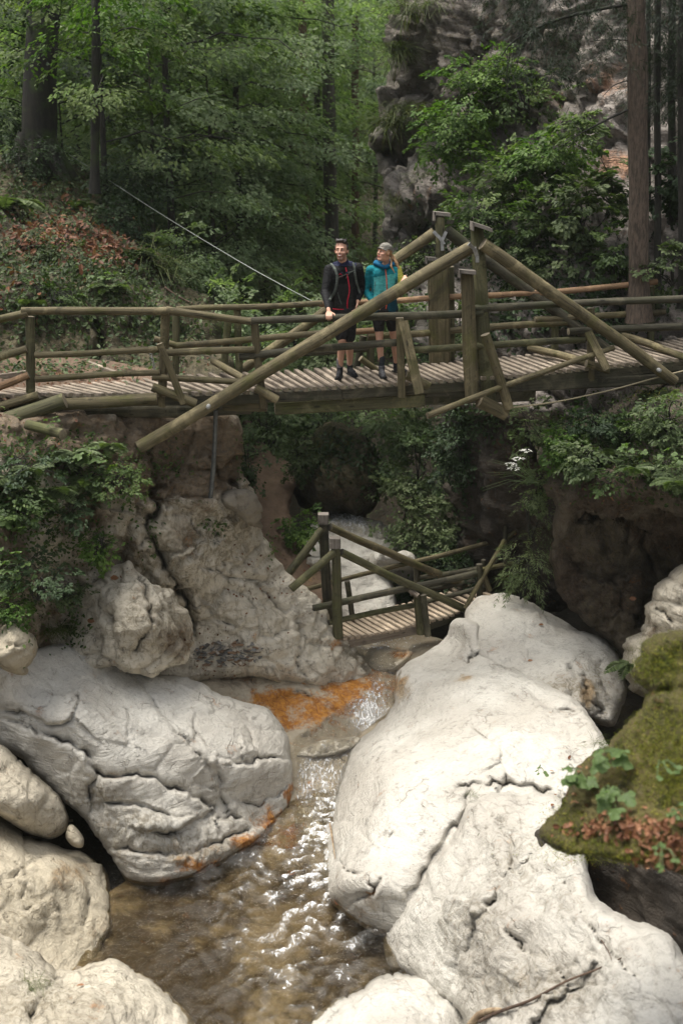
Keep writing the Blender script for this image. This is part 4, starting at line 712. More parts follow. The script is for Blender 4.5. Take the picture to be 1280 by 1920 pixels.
# caps: little pitched boards on the post tops
def cap(x, y, Y, w, h, tilt, label=None, parent=UB, mat='slate'):
    c = P(x, y, Y); s = w*mpp(x, y, Y)/2; bx = link('post_cap', None, parent) if False else None
    v = []; 
    ca, sa = math.cos(tilt), math.sin(tilt); dpt = s*1.25; th = .045
    for zz in (0, th):
        for (a_, b_) in ((-s, -dpt), (s, -dpt), (s, dpt), (-s, dpt)):
            v.append((a_*ca - 0, b_, zz+a_*sa))
    # fold: second leaf hanging down on the picture-left side
    hh = h*mpp(x, y, Y)
    for zz in (0, th):
        for (a_, b_) in ((-s-.01, -dpt), (-s+.012, -dpt), (-s+.012, dpt), (-s-.01, dpt)):
            v.append((a_*ca, b_, a_*sa+(zz-.0 if zz else -hh*.6)))
    f = []
    for o_ in (0, 8): f += [[o_+0, o_+3, o_+2, o_+1], [o_+4, o_+5, o_+6, o_+7], [o_, o_+1, o_+5, o_+4], [o_+1, o_+2, o_+6, o_+5], [o_+2, o_+3, o_+7, o_+6], [o_+3, o_, o_+4, o_+7]]
    uv = np.tile([[0, 0], [.2, 0], [.2, .2], [0, .2]], (len(f), 1))
    o = link('post_cap', npmesh('post_cap', np.array(v), np.array(f), M[mat], False, None, None, uv), parent)
    o.location = Vector(c)-parent.location; return tag(o, label)
cap(902, 428, 15.75, 38, 16, -.32); cap(828, 404, 17.1, 30, 18, -.1); cap(875, 512, 15.45, 30, 16, -.1); cap(809, 488, 17.05, 22, 12, -.1)
# steel straps and bolts
def strap(pts, Y, w=.045, parent=UB):
    q = [P(x, y, yy) for (x, y), yy in zip(pts, Y)]
    for a, b in zip(q[:-1], q[1:]): beam('steel_strap', a, b, w, .012, 'steel', parent, up=(0, 1, 0), end='steel')
strap([(812, 434), (824, 446), (832, 458)], (16.95, 16.95, 16.95)); strap([(836, 434), (828, 452), (829, 470)], (16.96, 16.96, 16.96))
strap([(878, 457), (888, 466), (893, 480)], (15.38, 15.45, 15.5)); strap([(889, 464), (894, 480), (894, 492)], (15.55, 15.58, 15.58))
for x, y, Y in ((391, 762, 14.85), (1234, 694, 15.93)):
    c = P(x, y, Y); log('bolt', c-np.array([0, .045, 0]), c+np.array([0, .03, 0]), .028, .028, 'steel', UB, end='steel', rough=0)
    log('bolt', c-np.array([0, .065, 0]), c-np.array([0, .03, 0]), .013, .013, 'steel', UB, end='steel', rough=0, sides=6)
M['pipe'] = M['dull_steel']
plog('steel_prop', 405, 768, 15.25, 394, 941, 15.35, 4.2, UB, 'pipe', end='pipe', rough=0)
# the chain on the post at the left end
cv, cf = [], []; n0 = 0
for k in range(9):
    t = k/8; x = 281+8*t+3*math.sin(t*3); y = 662+36*t; c = P(x, y, 15.7)
    ax = np.array([.014, 0, 0]) if k % 2 else np.array([0, .014, 0]); ang = np.linspace(0, 2*PI, 9)[:-1]
    path = [c+ax*math.cos(a_)+np.array([0, 0, .028*math.sin(a_)]) for a_ in ang]; path.append(path[0])
    for a_, b_ in zip(path[:-1], path[1:]):
        v, f, uv, mi = tube_arrays([a_, b_], [.005], 5, 0, 0, False); cv.append(v); cf.append(f+n0); n0 += len(v)
link('chain', npmesh('chain', np.concatenate(cv)-np.array(UB.location), np.concatenate(cf), M['steel']), UB)

# ================================================================== lower bridge
LB = empty('footbridge', V(740, 1190, 17.6), 'short lower log footbridge with dark leaning trusses, down over the stream', 'bridge')
def Ln(px): return 17.0+(px-640)*.0058
nearL = [(600, 1207), (640, 1197), (700, 1190), (790, 1170), (880, 1143), (930, 1120)]
NL = np.array([P(x, y, Ln(x)) for x, y in nearL]); sl = arcl(NL)
dirL = (NL[-1]-NL[0]); dirL /= np.linalg.norm(dirL); wid = np.array([-dirL[1], dirL[0], 0]); wid = wid/np.linalg.norm(wid)
s_ = .05; i = 0
while s_ < sl[-1]-.02:
    a = on(NL, sl, s_); g = random.Random(100+i); b = a+wid*.86*1.0
    beam('plank', a-wid*g.uniform(0, .05)+np.array([0, 0, g.uniform(-.005, .005)]), b+wid*g.uniform(-.02, .03), .070, .04, 'slat_low', LB, end='slat_low'); s_ += .128+g.uniform(-.006, .006); i += 1
for off in (.10, .76):
    beam('stringer', NL[0]+wid*off-np.array([0, 0, .115]), NL[3]+wid*off-np.array([0, 0, .115]), .12, .16, 'slat', LB); beam('stringer', NL[3]+wid*off-np.array([0, 0, .115]), NL[5]+wid*off-np.array([0, 0, .115]), .12, .16, 'wood_dark', LB)
LL = lambda nm, x0, y0, Y0, x1, y1, Y1, r, m='wood_green', r1=None, **k: plog(nm, x0, y0, Y0, x1, y1, Y1, r, LB, m, r1, end='end_dark', **k)
LL('truss_post', 628, 1010, 16.95, 634, 1194, 16.95, 8.5, r1=9.5); LL('truss_post', 606, 968, 17.75, 618, 1190, 17.75, 8.5, 'wood_dark', r1=9.5)
LL('truss_log', 638, 1036, 16.97, 876, 1146, 18.25, 7.5); LL('truss_log', 618, 988, 17.75, 870, 1098, 19.2, 7.5, 'wood')
LL('truss_log', 626, 1036, 16.9, 545, 1106, 16.6, 7.5); LL('truss_log', 604, 992, 17.7, 530, 1088, 17.3, 7.5)
LL('rail', 585, 1141, 16.85, 898, 1072, 18.4, 6.5, 'wood_dark'); LL('rail', 560, 1110, 17.6, 920, 1018, 19.4, 4.5, 'wood'); LL('rail', 616, 1168, 16.95, 775, 1135, 17.75, 5.5, 'wood_green')
LL('rail', 760, 1140, 17.8, 905, 1100, 18.5, 4.5, 'wood_dark'); LL('rail', 780, 1085, 18.8, 955, 1058, 19.1, 4.5, 'wood_dark'); LL('rail', 770, 1115, 18.7, 890, 1090, 19.2, 4.5, 'wood_dark')
LL('post', 651, 1090, 17.9, 661, 1160, 17.9, 5.5, 'wood_dark'); LL('post', 782, 1112, 17.75, 789, 1190, 17.75, 8, 'wood_green'); LL('brace', 792, 1115, 17.65, 802, 1192, 17.6, 6, 'wood_dark'); LL('post', 780, 1060, 18.8, 783, 1120, 18.8, 6, 'wood_dark')
LL('brace', 766, 1105, 17.7, 784, 1118, 17.6, 5, 'slat')
LL('post', 898, 1058, 18.35, 898, 1120, 18.35, 6, 'wood_dark'); LL('post', 906, 1050, 18.6, 906, 1110, 18.6, 4.5, 'wood_dark'); LL('brace', 872, 1142, 18.1, 945, 1012, 18.6, 4.5, 'wood'); LL('brace', 905, 1075, 18.45, 918, 1108, 18.4, 5.5, 'wood')
LL('rail', 896, 1070, 18.4, 960, 1056, 18.8, 4.5, 'wood'); LL('handrail', 940, 1018, 18.7, 1000, 962, 19.0, 4.5, 'wood'); LL('handrail', 958, 1000, 18.8, 984, 998, 18.9, 4, 'wood_red'); LL('post', 946, 985, 18.7, 947, 1062, 18.7, 4, 'wood_dark'); LL('handrail', 925, 1060, 18.9, 948, 1018, 19, 4, 'wood_dark')
for (x, y, Y) in ((606, 971, 17.75), (628, 1016, 16.95)):
    c = P(x, y, Y); beam('post_cap', c-np.array([0, 0, .085]), c+np.array([0, 0, .07]), .17, .17, 'slate', LB, up=(0, 1, 0), end='slate')

# loose timber and wires
log('log', P(55, 798, 14.35), P(120, 816, 14.0), 10*mpp(60, 800, 14.2), None, 'wood_green', None, label='short mossy log stub poking out below the left end of the upper bridge', cat='log', org=P(55, 798, 14.3), rough=.2)
def wire(name, pts, r, mat, label, cat):
    q = catmull(np.array(pts), 8, False) if len(pts) > 2 else np.array(pts, float)
    v, f, uv, mi = tube_arrays(q, [r], 6, 0, 0, True); o = link(name, npmesh(name, v, f, M[mat] if isinstance(mat, str) else mat, True, None, None, uv)); tag(o, label, cat); return o
M['cable'] = flat_mat('pale_steel_cable', (.27, .29, .26), .5, .2)
M['rope'] = flat_mat('tan_rope', (.32, .27, .17), .8)
wire('cable', [P(60, 245, 25), P(180, 322, 23), P(300, 400, 21), P(440, 485, 19), P(520, 530, 18.3), P(592, 568, 17.2)], .006, 'cable', 'thin pale steel cable sloping down from the big left tree to the bridge rail', 'cable')
wire('rope', [P(955, 765, 15.6), P(1050, 752, 15.8), P(1150, 730, 16.0), P(1230, 708, 16.1), P(1310, 688, 16.2)], .011, 'rope', 'tan rope running below the right end of the upper bridge', 'rope')
# ------------------------------------------------------------------ rays on to what is built
_vs, _fs, _n = [], [], 0
for k_, (v_, f_) in SOLID.items():
    _vs.append(v_); _fs.append(f_+_n); _n += len(v_)
_bv = BVHTree.FromPolygons(np.concatenate(_vs).tolist(), np.concatenate(_fs).tolist())
def hit(px, py):
    d = Vector(pdir(px, py)).normalized(); l, n, i, t = _bv.ray_cast(Vector(CAMP), d)
    if l is None: return None, None
    if n.dot(d) > 0: n = -n
    return l, n
def drop(p):                                      # straight down on to the ground
    l, n, i, t = _bv.ray_cast(Vector(p), Vector((0, 0, -1)))
    return l if l else Vector((p[0], p[1], terrain_z(p[0], p[1])))

# ------------------------------------------------------------------ leaves
def unit(a): return a/(np.linalg.norm(a, axis=-1, keepdims=True)+1e-9)
SH = {'far': (np.array([[0, 0, 0], [.45, .30, .05], [1, 0, -.04], [.45, -.30, .05]]), np.array([[0, 1, 2, 3]])),
      'near': (np.array([[0, 0, 0], [.28, .26, .05], [.68, .24, .04], [1, 0, -.06], [.68, -.24, .04], [.28, -.26, .05]]), np.array([[0, 1, 2, 3], [0, 3, 4, 5]])),
      'thin': (np.array([[0, 0, 0], [.35, .07, 0], [1, 0, -.12], [.35, -.07, 0]]), np.array([[0, 1, 2, 3]])),
      'blade': (np.array([[0, -.010, 0], [0, .010, 0], [.5, .008, .05], [.5, -.008, .05], [1, .002, -.12], [1, -.002, -.12]]), np.array([[0, 1, 2, 3], [3, 2, 4, 5]]))}
def leaf_arrays(p, d, n, s, tone, shape='far'):
    sv, sf = SH[shape]; d = unit(d); w = unit(np.cross(n, d)); n = np.cross(d, w)
    B = np.stack([d, w, n], 1)                     # (m,3,3)
    v = np.einsum('kj,mji->mki', sv, B)*s[:, None, None]+p[:, None, :]
    k = len(sv); f = (sf[None]+np.arange(len(p))[:, None, None]*k).reshape(-1, 4)
    return v.reshape(-1, 3), f, np.repeat(tone, k)
def make_spray(n, seed, droop=.3, width=.55, thin=False):
    g = np.random.default_rng(seed); t = np.sqrt(g.random(n))*.95+.05; sd = g.choice([-1, 1], n)
    lat = g.random(n)**.8*width*np.sin(np.clip(t*1.05+.12, 0, 1)*PI)**.7
    p = np.c_[t, sd*lat, -droop*t**2-.25*lat**2+g.normal(0, .03, n)]
    a = sd*g.uniform(.2, 1.1, n); d = np.c_[np.cos(a), np.sin(a), -.25-.4*t*droop+g.normal(0, .18, n)]
    nn = np.c_[g.normal(0, .28, n)+.25*t, g.normal(0, .28, n), np.ones(n)]
    return p, unit(d), unit(nn)
SPR = [make_spray(48, k, .3) for k in range(5)]
SPR_D = [make_spray(46, 20+k, .75, .35) for k in range(4)]
def sprays(pos, out, size, leaf, tone, kinds=SPR, keep=1.0, g=None):
    """many sprays: pos (m,3), out direction (m,3), size (m), returns leaf p, d, n, s, tone"""
    g = g or np.random.default_rng(1); P_, D_, N_, S_, T_ = [], [], [], [], []
    which = g.integers(0, len(kinds), len(pos))
    for k, (p, d, n) in enumerate(kinds):
        m = which == k
        if not m.any(): continue
        x = unit(out[m]); up = np.array([[0, 0, 1.]])+g.normal(0, .22, (m.sum(), 3)); y = unit(np.cross(up, x)); z = np.cross(x, y)
        B = np.stack([x, y, z], 1); sz = size[m]
        if keep < 1: q = g.random(len(p)) < keep; p, d, n = p[q], d[q], n[q]
        P_.append((np.einsum('kj,mji->mki', p, B)*sz[:, None, None]+pos[m][:, None]).reshape(-1, 3))
        D_.append(np.einsum('kj,mji->mki', d, B).reshape(-1, 3)); N_.append(np.einsum('kj,mji->mki', n, B).reshape(-1, 3))
        S_.append(leaf*g.uniform(.6, 1.25, m.sum()*len(p))); T_.append(np.repeat(tone[m], len(p))+g.normal(0, .12, m.sum()*len(p)))
    return [np.concatenate(a) for a in (P_, D_, N_, S_, T_)]
def leafobj(name, arr, mat, parent=None, shape='far', **tg):
    v, f, t = leaf_arrays(*arr[:4], np.clip(arr[4], 0, 1), shape)
    base = np.array(parent.location) if parent else 0
    o = link(name, npmesh(name, v-base, f, M[mat], False, {'tone': t}), parent); tag(o, **tg); return o
def tubes(paths, name, mat, parent, sides=6):
    V_, F_, U_, M_ = [], [], [], []; n = 0
    for k, (q, r) in enumerate(paths):
        v, f, uv, mi = tube_arrays(q, r, sides if r[0] < .12 else 14, k, .12, False); V_.append(v); F_.append(f+n); U_.append(uv); n += len(v)
    base = np.array(parent.location) if parent else 0
    return link(name, npmesh(name, np.concatenate(V_)-base, np.concatenate(F_), M[mat], True, None, None, np.concatenate(U_)), parent)

def tree(px, Y, H, r, clear, rad, leaf=.11, mat='far_leaf', bark='bark', limbs=26, seed=0, label=None, group=None, lean=0.0, shape='far', zb=None, spray=1.15, per=11, tone=.5, droopy=.0):
    g = np.random.default_rng(900+seed); x = (px-640)/FOC*Y
    z0 = float(terrain_z(x, Y))-.25 if zb is None else zb
    t = empty('tree', (x, Y, z0), label, 'tree', group)
    n = 14; tt = np.linspace(0, 1, n); wob = np.c_[pnoise(np.c_[tt*3, np.full(n, seed*1.3), np.zeros(n)]), pnoise(np.c_[tt*3, np.full(n, seed*2.3), np.ones(n)]), np.zeros(n)]*r*2*tt[:, None]
    path = np.c_[x+lean*H*tt, np.full(n, Y), z0+H*tt]+wob
    rad_ = r*(1-.8*tt); rad_[0] *= 1.35
    paths = [(path, rad_)]; SP_, SO, SS, ST = [], [], [], []
    for k in range(limbs):
        u = (k+g.random())/limbs; h = clear+(1-clear)*u; c = np.array([np.interp(h, tt, path[:, j]) for j in range(3)])
        az = k*2.4+g.normal(0, .4); L = rad*(1.0-.55*u)*g.uniform(.7, 1.15); dh = np.array([math.cos(az), math.sin(az), 0])
        m = 7; s = np.linspace(0, 1, m); rise = .28*(1-droopy*2)+.35*u
        q = c+np.outer(s*L, dh)+np.outer(L*(rise*s-(.30+droopy)*s**2), [0, 0, 1]); q += g.normal(0, .04*L, (m, 3))*s[:, None]
        paths.append((q, [max(.018, r*.28*(1-.5*u)), .008]))
        for j in range(per):
            f_ = .22+.78*((j+g.random())/per); sd = 1 if j % 2 else -1; a = sd*g.uniform(.3, 1.0)*(1.1-f_)
            o = np.array([dh[0]*math.cos(a)-dh[1]*math.sin(a), dh[0]*math.sin(a)+dh[1]*math.cos(a), g.normal(-.12, .12)])
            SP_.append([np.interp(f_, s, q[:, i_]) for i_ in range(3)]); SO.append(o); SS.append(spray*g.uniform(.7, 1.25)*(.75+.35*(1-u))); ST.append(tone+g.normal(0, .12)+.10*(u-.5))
    tubes(paths, 'trunk', bark, t)
    a = sprays(np.array(SP_), np.array(SO), np.array(SS), leaf, np.array(ST), g=g)
    leafobj('crown', a, mat, t, shape); return t

FT = 'slender beech in the wood behind the bridge, its crown merging with its neighbours'
FG = 'beeches of the wood behind the bridge'
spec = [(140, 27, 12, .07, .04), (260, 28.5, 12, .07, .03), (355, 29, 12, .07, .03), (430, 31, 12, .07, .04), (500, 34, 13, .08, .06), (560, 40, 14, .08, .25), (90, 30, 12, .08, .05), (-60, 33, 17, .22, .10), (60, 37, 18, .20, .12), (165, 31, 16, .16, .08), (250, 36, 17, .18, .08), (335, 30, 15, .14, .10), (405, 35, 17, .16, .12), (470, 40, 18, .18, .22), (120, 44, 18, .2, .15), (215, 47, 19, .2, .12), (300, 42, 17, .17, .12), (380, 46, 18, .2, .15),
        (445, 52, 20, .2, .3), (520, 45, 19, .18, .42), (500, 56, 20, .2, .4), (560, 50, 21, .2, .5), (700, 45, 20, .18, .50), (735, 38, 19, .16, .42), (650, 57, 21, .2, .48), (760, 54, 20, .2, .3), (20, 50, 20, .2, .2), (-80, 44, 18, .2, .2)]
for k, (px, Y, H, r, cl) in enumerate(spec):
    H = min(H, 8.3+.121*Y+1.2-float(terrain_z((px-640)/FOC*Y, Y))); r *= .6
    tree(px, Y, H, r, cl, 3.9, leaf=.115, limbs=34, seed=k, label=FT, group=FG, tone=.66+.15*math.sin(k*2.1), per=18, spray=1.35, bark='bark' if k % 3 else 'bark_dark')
# trees one can tell apart
tree(300, 25.5, 9.5, .08, .05, 3.0, leaf=.095, mat='far_leaf', limbs=26, seed=41, label='light grey green young beech leaning out behind the left half of the bridge', tone=.72, spray=1.1, zb=2.2, per=12)
tree(405, 27.5, 8.5, .08, .05, 2.6, leaf=.095, mat='far_leaf', limbs=22, seed=42, label='light leafy young beech just left of the man in the black jacket', tone=.66, spray=1.1, zb=2.0, per=12)
tree(215, 23.0, 11.0, .07, .28, 2.7, leaf=.10, mat='beech_leaf', bark='bark_dark', limbs=22, seed=43, label='bright green young beech between the slim dark trunk and the cable', tone=.75, spray=1.0, zb=5.2, per=11, shape='near')
tree(330, 25.0, 14.0, .10, .48, 3.4, leaf=.11, mat='beech_leaf', bark='bark_dark', limbs=20, seed=44, label='beech with layered bright leaves overhanging the upper left', tone=.66, spray=1.15, zb=3.5, shape='near')
tree(455, 30.0, 16.0, .12, .38, 4.0, leaf=.10, mat='far_leaf', bark='bark_dark', limbs=36, seed=45, label='tall beech with drooping grey green layers in the upper middle', tone=.55, spray=1.5, zb=1.5, droopy=.12)
def bare_trunk(px, y0, py1, Y, rpx, bark, label, px1=None, moss=None, roots=0, H=None):
    """a trunk whose foot shows at (px, py1); it goes up out of the frame"""
    b = P(px, py1, Y); b[2] -= .3; top = P(px1 if px1 is not None else px, y0, Y); r = rpx*mpp(px, 300, Y)
    t = empty('tree', b, label, 'tree'); n = 16; tt = np.linspace(0, 1, n)
    q = b+(top-b)*tt[:, None]; q = np.r_[q, [q[-1]+(q[-1]-q[0])/np.linalg.norm(q[-1]-q[0])*5]]
    rr = np.r_[r*(1.0-.12*tt), r*.55]; rr[0] *= 1.45; rr[1] *= 1.15
    q[1:-1] += np.c_[pnoise(np.c_[tt[1:]*4, np.full(n-1, px*.37), np.zeros(n-1)]), np.zeros(n-1), np.zeros(n-1)]*r*.25
    paths = [(q, rr)]
    for k in range(roots):
        a = k*2*PI/roots+.3; d = np.array([math.cos(a), math.sin(a)*.6, 0]); m = 6; s = np.linspace(0, 1, m)
        paths.append((b+np.outer(.2+s*r*3.2, d)+np.outer(1.0*(1-s)**2*r*2+.25-s*.75, [0, 0, 1]), [r*.5, r*.32, r*.12]))
    tubes(paths, 'trunk', bark, t); return t, q
t1, q1 = bare_trunk(72, -60, 320, 23.5, 33, 'bark_moss', 'massive dark mossy trunk with spreading roots at the upper left', 80, roots=7)
t2, q2 = bare_trunk(176, -60, 330, 21.5, 8.5, 'bark_dark', 'slim almost black trunk right of the massive mossy one', 181)
def few_sprays(t, pts, mat, leaf, size, tone, seed, shape='near', kinds=SPR, name='crown'):
    g = np.random.default_rng(seed); pos = np.array([P(*p_) for p_ in pts]); n = len(pos); a = g.random(n)*2*PI
    out = np.c_[np.cos(a), np.sin(a)*.6, g.normal(-.1, .2, n)]
    leafobj(name, sprays(pos, out, size*g.uniform(.7, 1.2, n), leaf, tone+g.normal(0, .1, n), kinds, g=g), mat, t, shape)
g = np.random.default_rng(5)
few_sprays(t1, [(g.uniform(-60, 25) if k % 3 else g.uniform(120, 150), g.uniform(-60, 210), 24.5+g.normal(0, .5)) for k in range(70)], 'dark_leaf', .09, 1.1, .5, 6)
few_sprays(t2, [(g.normal(190, 55), g.uniform(-60, 130), 22+g.normal(0, 1.0)) for k in range(60)], 'bright_leaf', .09, 1.0, .55, 7)
for x0, x1, top, bot, Y, rp, bk, lab in [
    (622, 612, -60, 470, 33, 13, 'bark', 'grey beech trunk standing just above the man in the black jacket'),
    (600, 590, -60, 470, 36, 6.5, 'bark_dark', 'thin dark trunk close left of the grey beech above the man'),
    (667, 665, -60, 480, 38, 7.5, 'bark_red', 'straight reddish brown trunk between the two hikers'),
    (551, 545, -60, 495, 40, 7, 'bark_red', 'reddish trunk at the left end of the row of bare trunks'),
    (575, 566, -60, 530, 35, 8.5, 'bark_red', 'brown trunk left of the man, its foot hidden by shrubs'),
    (592, 588, -60, 520, 42, 8, 'bark_dark', 'dark trunk directly behind the man at his left')]:
    t_, q_ = bare_trunk(x0, top, bot, Y, rp, bk, lab, x1)
    few_sprays(t_, [(x0+g.normal(0, 40), g.uniform(-60, 130), Y+g.normal(0, 1.0)) for k in range(24)], 'far_leaf', .11, 1.3, .6, int(x0), 'far')
# the far wood: one mass
g = np.random.default_rng(77); n = 5200
xx = g.uniform(-34, 34, n); yy = g.uniform(58, 88, n); zz = terrain_z(xx, yy)+g.uniform(0, 15, n)
blobn = fbm(np.c_[xx, yy, zz]*.16, 2); k_ = blobn > -.30
pos = np.c_[xx, yy, zz][k_]; n = len(pos); a = g.random(n)*2*PI
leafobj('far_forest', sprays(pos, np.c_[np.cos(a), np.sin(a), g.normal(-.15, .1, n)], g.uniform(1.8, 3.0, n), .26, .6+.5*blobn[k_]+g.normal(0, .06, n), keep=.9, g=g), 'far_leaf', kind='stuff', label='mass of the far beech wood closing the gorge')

# ------------------------------------------------------------------ shrubs
def shrub(px, py, Y, rx, ry, n, mat, leaf, label, tone=.5, seed=0, size=.5, kinds=SPR, shape='near', group=None, stems=5, name='shrub', depth=.6, cat='shrub', stem_mat='bark_dark'):
    g = np.random.default_rng(3000+seed+int(px)); s = mpp(px, py, Y); c = P(px, py, Y); base = P(px+g.uniform(-.3, .3)*rx, py+ry*.9, Y+.1)
    t = empty(name, base, label, cat, group)
    d = unit(g.normal(size=(n, 3))); rr = g.random(n)**(1/2.2)
    pos = c+d*rr[:, None]*np.array([rx*s, min(depth, rx*s), ry*s])*1.12
    kp = pnoise(pos*(1.5 if Y > 19 else 2.6)+seed) > -.12
    if kp.sum() > 8: pos, d, n = pos[kp], d[kp], int(kp.sum())
    out = d*np.array([1, 1, .45])+g.normal(0, .35, (n, 3))+np.array([0, -.25, -.1])
    pos = pos-unit(out)*size*.4
    paths = []
    for k in range(stems):
        e = pos[g.integers(n)]; m = 6; u = np.linspace(0, 1, m); q = base+(e-base)*u[:, None]+np.outer(np.sin(u*PI), g.normal(0, .12*rx*s, 3)); paths.append((q, [.016, .005]))
    for k in range(min(n, 26)):
        e = pos[k]; paths.append((np.array([e-unit(out[k])*size*.3, e, e+unit(out[k])*size*.45]), [.005, .003]))
    if paths: tubes(paths, 'stem', stem_mat, t, 5)
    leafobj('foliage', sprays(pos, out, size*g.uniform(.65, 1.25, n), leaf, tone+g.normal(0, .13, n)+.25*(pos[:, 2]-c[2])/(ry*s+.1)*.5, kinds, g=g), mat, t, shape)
    return t
